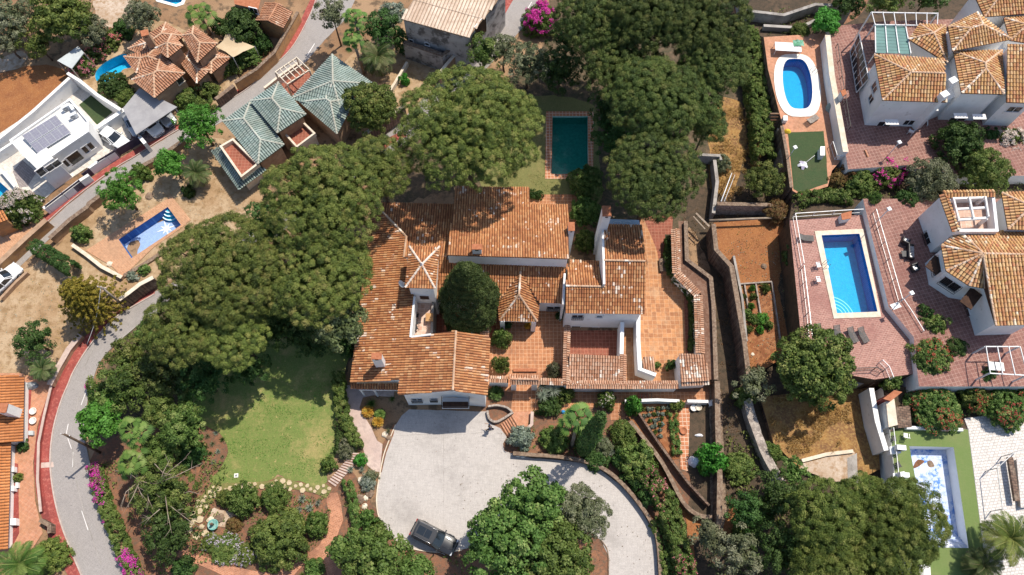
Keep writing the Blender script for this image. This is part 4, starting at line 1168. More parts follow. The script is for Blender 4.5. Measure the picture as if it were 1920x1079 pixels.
G('boundary_track', [(1372, 930), (1385, 960), (1372, 1010), (1352, 1010)], 'orange_earth', .15, 0)
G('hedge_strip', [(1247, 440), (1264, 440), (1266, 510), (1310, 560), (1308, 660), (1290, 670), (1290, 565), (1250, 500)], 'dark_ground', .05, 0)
G('pool_deck', [(160, 470), (322, 368), (358, 413), (300, 452), (230, 520), (210, 500)], 'peach_deck', .03, 0)
G('white_house_yard', [(-60, 470), (20, 430), (110, 350), (230, 270), (320, 215), (290, 170), (170, 150), (30, 230), (-60, 290)], 'pale_slab', .0, 0)
G('villa_yard', [(150, 120), (230, 80), (300, 40), (400, 90), (450, 150), (410, 200), (330, 235), (250, 200), (160, 170)], 'dry_earth', .2)
G('villa_drive', [(250, 205), (325, 225), (330, 245), (270, 272), (245, 260)], 'slate_border', .03, 0)
G('ochre_terrace', [(-60, 370), (0, 400), (40, 415), (85, 400), (60, 440), (20, 470), (-60, 540)], 'peach_deck', .03, 0)
G('far_left_terrace', [(40, 700), (96, 720), (70, 800), (62, 870), (66, 940), (80, 1000), (60, 1030), (30, 1079), (-30, 1079), (-30, 700)], 'orange_deck', .02, 0)
G('flower_bed', [(44, 715), (60, 720), (56, 780), (54, 830), (48, 826), (46, 780)], 'red_pavement_dark', 0, 0)
G('flower_bed', [(24, 868), (34, 870), (36, 1000), (26, 1020), (14, 1025), (16, 980)], 'red_pavement_dark', 0, 0)
def terrace(name, pts, z, top, side, smooth=0, kind='structure', z0=-.2):
    w = W3(smooth_px(pts, smooth, True) if smooth else pts, z)
    hs = [[Vector((q[0], q[1], z)) for q in pl] for pl in POOLS if inside(centroid(pl), [(p.x, p.y) for p in w])]
    o = MB().prism(w, z0, hs, 0, 1).build(name, [MATS[side], MATS[top]])
    if kind: o['kind'] = kind
    return o
terrace('garden_terrace', [(1338, 418), (1480, 408), (1520, 640), (1420, 700), (1404, 705), (1395, 640), (1370, 500), (1345, 470)], ZG, 'orange_earth', 'brown_wall')
terrace('golden_plot', [(1425, 745), (1640, 720), (1650, 880), (1600, 905), (1500, 880), (1450, 830)], .8, 'golden_ground', 'brown_wall')
terrace('oval_pool_deck', [(1432, 70), (1560, 62), (1556, 120), (1585, 292), (1560, 320), (1552, 350), (1500, 366), (1486, 358), (1470, 245), (1440, 130)], ZU, 'orange_deck', 'brown_wall')
terrace('north_east_yard', [(1380, -60), (1580, -60), (1570, 30), (1545, 66), (1432, 70), (1400, 60)], 2.4, 'dark_ground', 'grey_concrete')
terrace('house_terrace', [(1556, 50), (1660, 40), (2000, 30), (2000, 330), (1760, 330), (1700, 310), (1590, 318), (1572, 200)], ZT, 'dusk_brick', 'white_wall')
terrace('shrub_terrace', [(1590, 319), (1700, 311), (1760, 331), (2000, 331), (2000, 372), (1480, 412), (1488, 365), (1552, 352)], 2.9, 'dark_ground', 'brown_wall')
terrace('pool_terrace', [(1480, 413), (1617, 403), (1665, 575), (1712, 632), (1722, 700), (1640, 712), (1600, 705), (1508, 692)], ZM, 'rose_brick', 'dark_ground')
terrace('upper_terrace', [(1618, 373), (2000, 373), (2000, 725), (1723, 725), (1713, 632), (1666, 575)], ZH, 'dusk_brick', 'white_wall')
terrace('turf_terrace', [(1668, 812), (1700, 800), (1815, 806), (1838, 985), (1850, 1079), (1860, 1140), (1740, 1140), (1690, 1000)], ZL, 'turf_bright', 'white_wall')
terrace('paved_terrace', [(1808, 785), (2000, 760), (2000, 1140), (1861, 1140), (1851, 1079), (1839, 985), (1816, 806)], ZL + .02, 'white_cobble', 'white_wall')
terrace('shrub_bank', [(1655, 726), (2000, 726), (2000, 760), (1808, 784), (1815, 805), (1700, 799), (1668, 811)], ZL - .1, 'dark_ground', 'white_wall')
def on(name, pts, z, mat, rough=0, smooth=0): return sheet(name, pts, z, MATS[mat], rough, smooth)
on('green_lawn', [(1477, 249), (1544, 246), (1550, 300), (1552, 344), (1500, 362), (1488, 355)], ZU + .012, 'turf', .05)
on('soil_and_shadow', [(1470, 450), (1500, 520), (1510, 640), (1478, 640), (1460, 540)], ZG + .012, 'dark_ground', .3)  # dark band painted in as the pool deck's shadow on the garden
on('soil_and_shadow', [(1400, 560), (1450, 540), (1465, 640), (1420, 690), (1404, 640)], ZG + .014, 'clod_earth', .3)
on('pale_soil', [(1502, 868), (1600, 850), (1602, 900), (1560, 905), (1500, 880)], .82, 'pale_ground', .3)
on('concrete_pad', [(1588, 860), (1606, 850), (1610, 905), (1590, 905)], .83, 'grey_concrete', .05)
def settle(root, loc):
    loc = Vector(loc)
    root.location = loc
    for c in root.children: c.location = c.location - loc
    return root
def op(parent, rings, px, py, w, h, **kw):
    best = None
    o = Vector((0, 0, CAM_H)); d = ray(px, py)
    for r in rings:
        n = len(r)
        for i in range(n):
            A, B = r[i], r[(i + 1) % n]
            e = Vector((B.x - A.x, B.y - A.y, 0))
            if e.length < .2: continue
            nn = Vector((e.y, -e.x, 0)).normalized()
            den = d.dot(nn)
            if abs(den) < 1e-6: continue
            t = (Vector((A.x, A.y, 0)) - o).dot(nn) / den
            q = o + d * t; s = (Vector((q.x - A.x, q.y - A.y, 0))).dot(e) / e.length_squared
            if -.02 < s < 1.02 and -1 < q.z < max(A.z, B.z) + .3 and (best is None or t < best[0]): best = (t, A, B)
    if best is None:
        print('NO WALL for opening', px, py); return None
    return opening(parent, best[1], best[2], px, py, w, h, **kw)
def ring(r):
    return r
def chimney(parent, px, py, ztop, zbot, w=.9, d=.6, rz=0.0, mat='white_wall', cap='terracotta', flue=True):
    c = P(px, py, ztop)
    rz = R(rz)
    o = MB().box((c.x, c.y, zbot), (w, d, ztop - zbot - .08), rz).build('chimney', MATS[mat], parent)
    MB().box((c.x, c.y, ztop - .08), (w + .08, d + .08, .1), rz).build('chimney_cap', MATS[cap], o)
    if flue:
        s = Vector((math.sin(rz), -math.cos(rz), 0)) * (d / 2)
        MB().box((c.x + s.x, c.y + s.y, ztop - .42), (w * .35, .03, .22), rz).build('flue', MATS['dark_glass'], o)
    return o
def tiled_wall(name, label, pts, h, th=.28, z0=0.0, mat='white_wall', tm='tile_pale', cw=.62, cat='wall', pitch=.24):
    w = W3(pts, z0 + h)
    t = thing(name, label, cat, (w[0].x, w[0].y, z0))
    off = Vector((w[0].x, w[0].y, 0))
    a, b = offset_line(w, th / 2), offset_line(w, -th / 2)
    mb = MB()
    for i in range(len(w) - 1):
        q = [a[i], a[i + 1], b[i + 1], b[i]]
        vs = [Vector((p.x, p.y, z0)) - off for p in q] + [Vector((p.x, p.y, z0 + h - .1)) - off for p in q]
        fs = [(7, 6, 5, 4), (1, 0, 4, 5), (3, 2, 6, 7)]
        if i == 0: fs.append((0, 3, 7, 4))
        if i == len(w) - 2: fs.append((2, 1, 5, 6))
        mb.add(vs, fs)
    mb.build('masonry', MATS[mat], t)
    rf = Roof(pitch, .34, .06)
    for i in range(len(w) - 1):
        e = (w[i + 1] - w[i]).normalized(); s = Vector((-e.y, e.x, 0))
        up = w[i] + Vector((0, 0, .06)) - off; vp = w[i + 1] + Vector((0, 0, .06)) - off
        for sg in (1, -1):
            lo0 = w[i] - off + s * sg * cw / 2 - Vector((0, 0, .08)); lo1 = w[i + 1] - off + s * sg * cw / 2 - Vector((0, 0, .08))
            n = (lo1 - lo0).cross(up - lo0)
            if n.z < 0: n = -n
            n.normalize(); u2 = n.cross(e)
            if u2.z < 0: u2 = -u2
            rf.plane3d([lo0, lo1, vp, up], n, u2)
    o = rf.build(MATS[tm], MATS['channel'], t); o.name = 'coping_tiles'
    return t
H = thing('country_house', 'large rambling white country house with many orange barrel tiled roofs round small courts', 'house')
WALLS = MB(); RG_ = []
def walls_for(roof, d, z0=0.0, gap=.1):
    pts, n = roof.planes[-1]
    r = under_roof(WALLS, pts, n, d, z0, gap)
    a = sum(r[i].x * r[(i + 1) % len(r)].y - r[(i + 1) % len(r)].x * r[i].y for i in range(len(r)))
    RG_.append(r if a > 0 else r[::-1])
    return r
wr = Roof(.27, .42, .08)
refW = [(700, 380, 4.2), (657, 720, 4.2), (849, 732, 7.3)]
pw = wr.plane([(700, 380), (762, 444), (757, 483), (763, 487), (776, 555), (769, 631), (855, 621), (849, 732), (747, 741), (750, 712), (657, 718), (676, 570)], refW)
walls_for(wr, [0, .0, .0, 0, .05, .05, 0, .35, .35, .35, .35, .4])
ridge_z = lambda x, y: Pn(x, y, pw[0], wr.planes[0][1]).z
pe = wr.plane([(855, 621), (849, 732), (913.5, 742), (919, 633)], [(913.5, 742, 6.3), (919, 633, 6.3), (849, 732, ridge_z(849, 732))])
walls_for(wr, [0, .35, .3, .2])
wr.ridge([(855, 621), (849, 732)], [ridge_z(855, 621) + .02, ridge_z(849, 732) + .02])
wr.ridge([(700, 380), (762, 444)], [ridge_z(700, 380) + .02, ridge_z(762, 444) + .05])
wr.ridge([(762, 444), (757, 483)], [ridge_z(762, 444) + .03, ridge_z(757, 483) + .03])
wr.build(MATS['tile_main'], MATS['channel'], H, MATS['ridge_pale'])
lr = Roof(.27, .42, .08)
lr.plane([(657, 719), (748, 719), (748, 731), (673, 729), (657, 727)], [(673, 730, 3.2), (748, 731, 3.2), (748, 719, 3.55)])
lr.build(MATS['tile_main'], MATS['channel'], H)
mb = MB(); a, b = P(673, 731, 3.0), P(748, 732, 3.0)
mb.beam(a, b, .12, .18); mb.build('beam', MATS['white_wall'], H)
mb = MB()
for x in (675, 700): g = P(x, 731, 3.0); MB().beam((g.x, g.y + .1, 0), (g.x, g.y + .1, 2.95), .16).build('canopy_post', MATS['white_wall'], H)
nr = Roof(.27, .42, .08)
z2 = ridge_z(757, 483)
nr.plane([(700, 380), (851, 384), (838, 482), (757, 483), (762, 444)], [(700, 380, 4.2), (851, 384, 4.2), (757, 483, z2)])
walls_for(nr, [.35, 0, .05, 0, 0])
nr.build(MATS['tile_main'], MATS['channel'], H)
n2 = Roof(.27, .42, .08)
n2.plane([(855, 351), (993, 352), (993, 383.5), (1065, 385), (1067, 486), (838, 479)], [(855, 351, 4.0), (993, 352, 4.0), (1067, 486, 7.6)])
walls_for(n2, [.35, .2, .35, .15, .02, .1])
n2.build(MATS['tile_main'], MATS['channel'], H)
l1 = Roof(.27, .42, .08)
refL = [(817, 561, 3.6), (1057, 569, 3.6), (1057, 494, 5.6)]
pl = l1.plane([(838, 487), (1066, 495), (1059, 513), (1057, 569), (1011, 567), (976, 510), (934, 565), (817, 561), (822, 478), (838, 480)], refL)
walls_for(l1, [0, .0, .0, .35, 0, 0, .35, .1, 0, 0])
l1.build(MATS['tile_main'], MATS['channel'], H)
lz = lambda x, y: Pn(x, y, pl[0], l1.planes[0][1]).z
pr = Roof(.27, .42, .08)
zr = lz(976, 510); ze = 3.1
pr.plane([(976, 510), (973, 553), (937, 601), (934, 565)], [(937, 601, ze), (934, 565, ze), (976, 510, zr)])
pr.plane([(976, 510), (973, 553), (1007, 603), (1011, 566)], [(1007, 603, ze), (1011, 566, ze), (976, 510, zr)])
pr.plane([(973, 553), (937, 601), (1007, 603)], [(937, 601, ze), (1007, 603, ze), (973, 553, zr)])
pr.ridge([(976, 510), (973, 553)], [zr, zr]); pr.ridge([(973, 553), (937, 601)], [zr, ze]); pr.ridge([(973, 553), (1007, 603)], [zr, ze])
pr.build(MATS['tile_main'], MATS['channel'], H, MATS['ridge_pale'])
mb = MB()
for x, y in ((942, 600), (1001, 601)):
    g = P(x, y, ze - .1); MB().box((g.x, g.y, 0), (.5, .5, ze - .05)).build('porch_pillar', MATS['white_wall'], H)
g = P(936, 598, ze); g2 = P(1007, 600, ze)
MB().beam((g.x + .2, g.y, ze - .22), (g2.x - .2, g2.y, ze - .22), .35, .25).build('porch_beam', MATS['white_wall'], H)
tr_ = Roof(.27, .42, .08)
tz = 8.4
tc, t0, t1 = tr_.hip([(768, 463), (824, 463), (816, 541.5), (760, 539.5)], tz, .42, True)
tr_.build(MATS['tile_main'], MATS['channel'], H, MATS['ridge_white'])
r = [Vector((q.x, q.y, tz - .05)) for q in inset(tc, .28)]
WALLS.prism(r, 0); a = sum(r[i].x * r[(i + 1) % 4].y - r[(i + 1) % 4].x * r[i].y for i in range(4)); RG_.append(r if a > 0 else r[::-1])
apex = (t0 + t1) / 2
MB().lathe(apex, [(.02, -.1), (.2, 0), (.16, .15), (.05, .3), (.1, .4), (.02, .5)], 10).build('finial', MATS['white_paint'], H)
q = [P(x, y, 3.4) for x, y in ((776, 558), (812, 560), (808, 626), (769, 631))]
WALLS.prism([Vector((p.x, p.y, 3.4)) for p in q], 0)
MB().poly([Vector((p.x, p.y, 3.41)) for p in q]).build('roof_terrace_floor', MATS['patio_tile'], H)
eu = Roof(.27, .42, .08)
zt = 7.6; ed = 6.0
eu.plane([(1130, 421), (1204, 423), (1210, 489), (1132, 487.5)], [(1130, 421, 5.9), (1204, 423, 5.9), (1132, 488, zt)])
walls_for(eu, [.1, .25, 0, .0])
eu.plane([(1132, 489.5), (1210, 491), (1208, 589), (1060, 587), (1061, 537.5), (1134, 538)], [(1060, 587, 5.3), (1208, 589, 5.3), (1132, 488, zt)])
walls_for(eu, [0, .25, .3, .12, 0, 0])
zz2 = Pn(1134, 538, eu.planes[1][0][0], eu.planes[1][1]).z
eu.ridge([(1132, 488.5), (1210, 490)], [zt + .03, zt + .03]); eu.ridge([(1061, 536.5), (1135, 538)], [zz2 + .05, zz2 + .05])
eu.plane([(1066, 498), (1121, 499), (1133, 536.5), (1061, 536)], [(1066, 498, 5.0), (1121, 499, 5.0), (1061, 536, zz2)])
walls_for(eu, [.05, 0, 0, .05])
eu.plane([(1068, 488), (1123, 490.5), (1124, 498), (1066, 497)], [(1068, 488, 4.4), (1123, 490.5, 4.4), (1066, 497, 4.6)])
walls_for(eu, [.05, .05, 0, .05])
eu.build(MATS['tile_main'], MATS['channel'], H, MATS['ridge_pale'])
def parapet(pts, zs, th=.22, z0=0.0):
    mb = MB(); w = [P(x, y, z) for (x, y), z in zip(pts, zs)]
    a, b = offset_line(w, th / 2), offset_line(w, -th / 2)
    for i in range(len(w) - 1):
        qd = [a[i], a[i + 1], b[i + 1], b[i]]; zz_ = [w[i].z, w[i + 1].z, w[i + 1].z, w[i].z]
        vs = [Vector((p.x, p.y, z0)) for p in qd] + [Vector((p.x, p.y, z)) for p, z in zip(qd, zz_)]
        mb.add(vs, [(7, 6, 5, 4), (1, 0, 4, 5), (3, 2, 6, 7), (0, 3, 7, 4), (2, 1, 5, 6)])
    mb.build('parapet', MATS['white_wall'], H)
parapet([(1059, 513), (1057.5, 540), (1056.5, 571)], [5.75, 5.6, 5.35])
parapet([(1130, 421), (1132, 488), (1133, 533)], [6.15, 7.75, 7.1])
parapet([(777, 556), (769.5, 632)], [6.1, 6.1], .2)
parapet([(769, 632), (808, 627)], [5.95, 6.9], .2)
WALLS.build('wall', MATS['white_wall'], H)
qa = [P(x, y, 5.4) for x, y in ((1143, 411), (1198, 413), (1201, 424), (1140, 424))]
mb = MB().prism(qa, 0); mb.build('annex', M('annex_blue', (.42, .52, .6), (.36, .46, .54), s1=1.2), H)
mb = MB()
for x in (1157, 1176):
    g = P(x, 419, 5.45); mb.tube([g + Vector((math.cos(t) * .42, .02 * math.sin(t), .05 + math.sin(t) * .42)) for t in np.linspace(0, math.pi, 9)], .03, 5)
mb.build('roof_hoop', MATS['metal_white'], H)
chimney(H, 1137.5, 396, 9.6, 0, .85, 1.15)
chimney(H, 894, 463, 8.7, 5.5, .95, .55)
chimney(H, 1071.5, 425, 7.4, 0, .62, .95)
chimney(H, 706, 668, 8.0, 4.6, .95, .6)
dk = MATS['dark_glass']; brown = M('brown_shutter', (.07, .035, .02), (.045, .022, .014), s1=3)
op(H, RG_, 782, 749, 1.0, .8, grille=True)
op(H, RG_, 813.5, 748, .65, .6, grille=True)
op(H, RG_, 853, 754, 2.6, 1.7, dark=brown, kind='door', name='balcony_door')
op(H, RG_, 858, 769, 4.6, 1.2, dark=brown, kind='door', name='garage_door')
fy = P(849, 734, 7.2).y + .32
bx0, bx1 = P(829, 760, 3).x, P(880, 762, 3).x
bal = MB().box(((bx0 + bx1) / 2, fy - .5, 2.9), (bx1 - bx0, 1.1, .14)).build('balcony', MATS['white_wall'], H)
mb = MB()
for i in range(26):
    x = bx0 + (bx1 - bx0) * i / 25; mb.beam((x, fy - 1.02, 3.0), (x, fy - 1.02, 3.95), .02)
for x in (bx0, bx1):
    for k in range(5): mb.beam((x, fy - 1.02 + .24 * k, 3.0), (x, fy - 1.02 + .24 * k, 3.95), .02)
mb.beam((bx0, fy - 1.03, 3.97), (bx1, fy - 1.03, 3.97), .06); mb.beam((bx0, fy - 1.03, 3.97), (bx0, fy, 3.97), .05); mb.beam((bx1, fy - 1.03, 3.97), (bx1, fy, 3.97), .05)
mb.build('balcony_railing', MATS['iron'], bal)
MB().box(((bx0 + bx1) / 2, fy - .75, 3.06), (bx1 - bx0 - .2, .5, .62)).build('balcony_screen', brown, bal)
op(H, RG_, 796, 558, .95, 1.1, kind='door', dark=brown)
op(H, RG_, 1032, 577, .7, .7, grille=True); op(H, RG_, 1046, 577, .7, .7, grille=True)
op(H, RG_, 1083, 593, 1.1, .8, grille=True); op(H, RG_, 1124, 593.5, .55, .45)
op(H, RG_, 1079, 616, .95, 1.6, kind='door', dark=brown); op(H, RG_, 1117, 615.5, .65, .7, grille=True)
op(H, RG_, 1120.5, 442, .35, .9)
settle(H, P(850, 770, 0) + Vector((0, 2, 0)))
g = P(754, 532, 8.3); t = thing('satellite_dish', 'white satellite dish fixed to the corner of the tower roof', 'satellite dish', g)
mb = MB(); ax = Vector((-.5, -.6, .45)).normalized(); s = ax.cross(Vector((0, 0, 1))).normalized(); u = s.cross(ax)
vs = [Vector((0, 0, 0))]; fs = []
for ri, rr in enumerate((.2, .4)):
    for k in range(16):
        an = k * math.pi / 8; vs.append((s * math.cos(an) + u * math.sin(an)) * rr + ax * (.02 + rr * rr * .45))
fs = [(0, 1 + k, 1 + (k + 1) % 16) for k in range(16)] + [(1 + k, 17 + k, 17 + (k + 1) % 16, 1 + (k + 1) % 16) for k in range(16)]
mb.add(vs, fs); mb.build('dish', MATS['metal_white'], t)
MB().tube([(0, 0, 0), ax * .45 - u * .1], .02, 5).beam((0, 0, 0), (.45, .25, -.2), .05).build('dish_arm', MATS['grey_metal'], t)
tiled_wall('courtyard_wall', 'white wall with a saddle of tiles west of the walled patio', [(1064, 610), (1062.5, 655), (1061, 722)], 2.6)
tiled_wall('courtyard_wall', 'short tile topped wall on the east side of the lean-to shed', [(1168.5, 665), (1168, 722)], 2.5)
tiled_wall('boundary_wall', 'long white wall topped with tiles along the kitchen garden walk', [(1061, 721), (1167, 722), (1272, 721.5)], 2.5, cw=.8)
tiled_wall('boundary_wall', 'white tile topped wall between garage and gatehouse', [(917, 711), (953, 712)], 2.5)
tiled_wall('boundary_wall', 'short white tile topped wall east of the gatehouse behind the yuccas', [(1013, 715), (1060, 717)], 2.5)
tiled_wall('courtyard_wall', 'tile topped wall between the cypress court and the front court', [(911, 588), (908, 632)], 2.6, cw=.9)
wall('patio_wall', 'bare white wall on the east side of the walled patio', [(1167, 604), (1165.5, 664)], 2.6, .4, MATS['white_wall'])
wall('patio_wall', 'long bare white wall with a returned end beside the open patio', [(1197, 590), (1197, 640), (1200, 692), (1230, 703)], 2.3, .42, MATS['white_wall'])
wall('court_wall', 'grey stained low wall at the edge of the small roof terrace', [(812, 562), (809, 625)], 3.9, .25, MATS['grey_concrete'])
wall('court_wall', 'thin white pier in the dark cypress court', [(886.5, 614), (885, 625)], 2.2, .2, MATS['white_wall'])
t = thing('shed', 'low shed with a pale patchy tiled roof in the walled patio', 'shed'); rf = Roof(.27, .4, .08)
rf.plane([(1067, 664), (1164, 668), (1162, 716), (1066, 713)], [(1162, 716, 2.2), (1066, 713, 2.2), (1067, 664, 3.1)])
mb = MB(); under_roof(mb, *rf.planes[-1], .1, 0, .1); rf.build(MATS['tile_pale'], MATS['channel'], t); mb.build('wall', MATS['white_wall'], t); settle(t, P(1110, 700))
t = thing('shed', 'small white store with a tiled roof at the east corner of the property', 'shed'); rf = Roof(.27, .4, .08)
rf.plane([(1274, 663), (1321, 665), (1331, 714), (1277, 717)], [(1331, 714, 3.0), (1277, 717, 3.0), (1274, 663, 3.6)])
mb = MB(); under_roof(mb, *rf.planes[-1], .06, 0, .1)
rf.plane([(1277, 717), (1331, 714), (1332, 721), (1278, 724)], [(1332, 721, 2.6), (1278, 724, 2.6), (1277, 717, 2.8)])
rf.build(MATS['tile_pale'], MATS['channel'], t); mb.build('wall', MATS['white_wall'], t); settle(t, P(1300, 700))
t = thing('gatehouse', 'tiled gate canopy on two white pillars leading into the front court', 'gate'); rf = Roof(.26, .4, .08)
rf.plane([(954, 703), (1010, 705), (1010, 712), (956, 711)], [(954, 703, 2.7), (1010, 705, 2.7), (956, 711, 3.1)])
rf.plane([(956, 711), (1010, 712), (1013, 721), (958, 721)], [(1013, 721, 2.7), (958, 721, 2.7), (956, 711, 3.1)])
rf.ridge([(956, 711), (1010, 712)], [3.12, 3.12])
rf.build(MATS['tile_pale'], MATS['channel'], t)
mb = MB()
for x in (963.5, 1003):
    g = P(x, 718, 2.6); MB().box((g.x, g.y + .1, 0), (.55, .5, 2.6)).build('pillar', MATS['white_wall'], t)
settle(t, P(985, 738))
t = thing('tiled_bench_roof', 'small tiled lean-to against the end of the long white patio wall', 'canopy'); rf = Roof(.26, .4, .08)
rf.plane([(1206, 670), (1226, 670), (1229, 699), (1206, 692)], [(1206, 670, 2.0), (1226, 670, 2.0), (1206, 692, 2.25)])
mb = MB(); under_roof(mb, *rf.planes[-1], .05, 0, .1); rf.build(MATS['tile_pale'], MATS['channel'], t); mb.build('wall', MATS['white_wall'], t); settle(t, P(1215, 695))
tiled_wall('boundary_wall', 'white zigzag boundary wall with a dark saddle of tiles east of the patio', [(1266, 430), (1269, 512), (1309, 553), (1313, 663)], 2.3, cw=.9)
wall('boundary_wall', 'rough stone edged wall between the raised walk and the sunken lane', [(1286, 415), (1288, 487), (1333, 521), (1338, 575), (1343, 712)], 2.0, .35, MATS['brown_wall'], MATS['tan_coping'])
sheet('raised_walk', [(1272, 415), (1288, 415), (1290, 487), (1334, 521), (1339, 575), (1344, 712), (1318, 712), (1318, 560), (1312, 548), (1276, 508)], 1.5, M('walk_brown', (.17, .085, .055), (.13, .065, .04), (.22, .13, .09), s1=.8, s2=3, speck=.3))
def house(name, label, loc, z0, cat='house'):
    t = thing(name, label, cat); t['_b'] = z0
    return t
def block(parent, px, ztop, z0=0.0, mat='white_wall', top=None, name='wall'):
    q = [P(x, y, ztop) for x, y in px]
    a = sum(q[i].x * q[(i + 1) % len(q)].y - q[(i + 1) % len(q)].x * q[i].y for i in range(len(q)))
    if a < 0: q = q[::-1]
    MB().prism(q, z0, (), 0, 1).build(name, [MATS[mat], MATS[top or mat]], parent)
    return q
def parapets(parent, px, ztop, h=.35, th=.22, mat='white_wall', base=None):
    q = [P(x, y, ztop + h) for x, y in px]; q.append(q[0])
    a, b = q, offset_line(q, 0)
    r = [Vector((p.x, p.y, 0)) for p in q[:-1]]
    ii = inset(r, th)
    n = len(r); mb = MB()
    for i in range(n):
        j = (i + 1) % n
        qd = [r[i], r[j], ii[j], ii[i]]
        vs = [Vector((p.x, p.y, ztop - .02)) for p in qd] + [Vector((p.x, p.y, ztop + h)) for p in qd]
        ar = (vs[1] - vs[0]).cross(vs[3] - vs[0]).z
        fs = [(4, 5, 6, 7), (0, 1, 5, 4), (2, 3, 7, 6)]
        if ar < 0: fs = [f[::-1] for f in fs]
        mb.add(vs, fs)
    mb.build('parapet', MATS[mat], parent)
M('roof_white', (.74, .72, .69), (.66, .64, .61), (.56, .53, .5), s1=.6, s2=2, f2=(.58, .8), speck=.06)
M('solar_cell', (.22, .215, .26), (.25, .245, .29), s1=3, rough=.25, spec=.6)  # pale grey puts the reflected sky haze into the cell colour
M('solar_frame', (.55, .56, .58), rough=.4)
M('purple_panel', (.075, .06, .095), (.055, .045, .07), s1=2, rough=.6)
M('carport_grey', (.33, .32, .32), (.28, .27, .275), s1=.8, speck=.12)
M('canvas', (.55, .43, .28), (.5, .38, .24), s1=.7)
t = house('white_house', 'modern white flat roofed house with solar panels on its roof', None, 0)
A_ = block(t, [(17, 263), (131, 184), (166, 226), (166, 247), (98, 293), (86, 281), (54, 303)], 3.7, 0, top='roof_white')
parapets(t, [(17, 263), (131, 184), (166, 226), (166, 247), (98, 293), (86, 281), (54, 303)], 3.7, .3)
B_ = block(t, [(55, 303), (86, 281), (100, 297), (70, 318)], 4.3, 0, top='roof_white')
C_ = block(t, [(72, 318), (100, 299), (116, 313), (84, 336)], 2.4, 0, top='roof_white')
D_ = block(t, [(98, 297), (168, 249), (188, 268), (187, 272), (110, 326)], 0.25, 0, top='patio_tile', name='plinth')
r = [A_, B_, C_]
op(t, r, 106, 307, .8, .9); 
for x, y, w in ((125, 306, .5), (140, 297, 1.6), (160, 281, .5), (170, 274, .5)): op(t, r, x, y, w, 1.7 if w > 1 else 1.2, kind='door' if w > 1 else 'window')
op(t, r, 92, 316, .9, .9); op(t, r, 78, 322, .9, 1.2)
a0, b0, c0 = P(41, 254, 4.35), P(103, 216, 4.35), P(71, 288, 4.0)
u = (b0 - a0) / 5; v = (c0 - a0) / 2
for i in range(5):
    for j in range(2):
        q = a0 + u * i + v * j; n = u.cross(v).normalized(); n = n if n.z > 0 else -n
        m1 = MB(); g = .03
        cn = [q + u * g + v * g, q + u * (1 - g) + v * g, q + u * (1 - g) + v * (1 - g), q + u * g + v * (1 - g)]
        m1.add([p - n * .02 for p in cn] + [p + n * .02 for p in cn], [(3, 2, 1, 0), (4, 5, 6, 7), (0, 1, 5, 4), (1, 2, 6, 5), (2, 3, 7, 6), (3, 0, 4, 7)] if (cn[1] - cn[0]).cross(cn[3] - cn[0]).dot(n) > 0 else [(0, 1, 2, 3), (7, 6, 5, 4), (4, 5, 1, 0), (5, 6, 2, 1), (6, 7, 3, 2), (7, 4, 0, 3)])
        pn = m1.build('solar_panel', MATS['solar_frame'], t)
        g = .055; m2 = MB()
        for a_ in range(2):
            for b_ in range(4):
                s0, s1, t0_, t1_ = g + a_ * .45, g + a_ * .45 + .44, g + b_ * .2225, g + b_ * .2225 + .215
                cn = [q + u * s + v * w_ + n * .024 for s, w_ in ((s0, t0_), (s1, t0_), (s1, t1_), (s0, t1_))]
                m2.add(cn, [(0, 1, 2, 3) if (cn[1] - cn[0]).cross(cn[3] - cn[0]).dot(n) > 0 else (3, 2, 1, 0)])
        m2.build('solar_cells', MATS['solar_cell'], pn)
mb = MB()
for i in range(6):
    q = a0 + u * i; mb.beam((q.x, q.y, 3.75), q - Vector((0, 0, .05)), .06); q2 = q + v * 2; mb.beam(q - Vector((0, 0, .06)), q2 - Vector((0, 0, .06)), .05)
mb.build('panel_rack', MATS['grey_metal'], t)
settle(t, P(100, 270))
def ac_unit(label, px, py, z, rz=35, w=.9, d=.38, h=.65, cat='air conditioner'):
    g = P(px, py, z); t = thing('air_conditioner', label, cat, g, R(rz))
    MB().box((0, 0, .08), (w, d, h), 0, 0, .02).build('casing', MATS['white_plastic'], t)
    mb = MB()
    for r_ in (.1, .18, .25):
        c = [Vector((-.12 + r_ * math.cos(a), -d / 2 - .012, .4 + r_ * math.sin(a))) for a in np.linspace(0, 2 * math.pi, 15)]
        for a, b in zip(c, c[1:]): mb.beam(a, b, .02)
    mb.build('fan_grille', MATS['dark_plastic'], t)
    m2 = MB(); m2.box((-w / 2 + .1, 0, 0), (.06, d, .08)); m2.box((w / 2 - .1, 0, 0), (.06, d, .08)); m2.build('foot', MATS['grey_metal'], t)
    return t
ac_unit('roof air conditioner nearest the solar panels of the white house', 127, 206, 3.72, 35); ac_unit('roof air conditioner closest to the small green lawn', 140, 208, 3.72, 125, .8)
ac_unit('roof air conditioner beside the front edge of the white house roof', 141, 221, 3.72, 35)
wall('garden_wall', 'long white wall along the orange field', [(-30, 284), (0, 258), (60, 210), (130, 146)], 2.2, .3, MATS['white_wall'], MATS['roof_white'])
wall('garden_wall', 'white wall between the little lawn and the curved pool garden', [(126, 137), (150, 152), (182, 178), (226, 206)], 2.4, .28, MATS['white_wall'], MATS['roof_white'])
wall('garden_wall', 'white wall between the little lawn and the parking court', [(180, 240), (232, 206)], 1.9, .5, MATS['white_wall'])
wall('garden_wall', 'low white wall with pale cap by the roof corner of the white house', [(22, 268), (-30, 302)], 1.6, .3, MATS['white_wall'])
wall('garden_wall', 'low white wall between the pool corner and the grey cobbles', [(0, 318), (24, 346), (42, 368)], .8, .25, MATS['white_wall'])
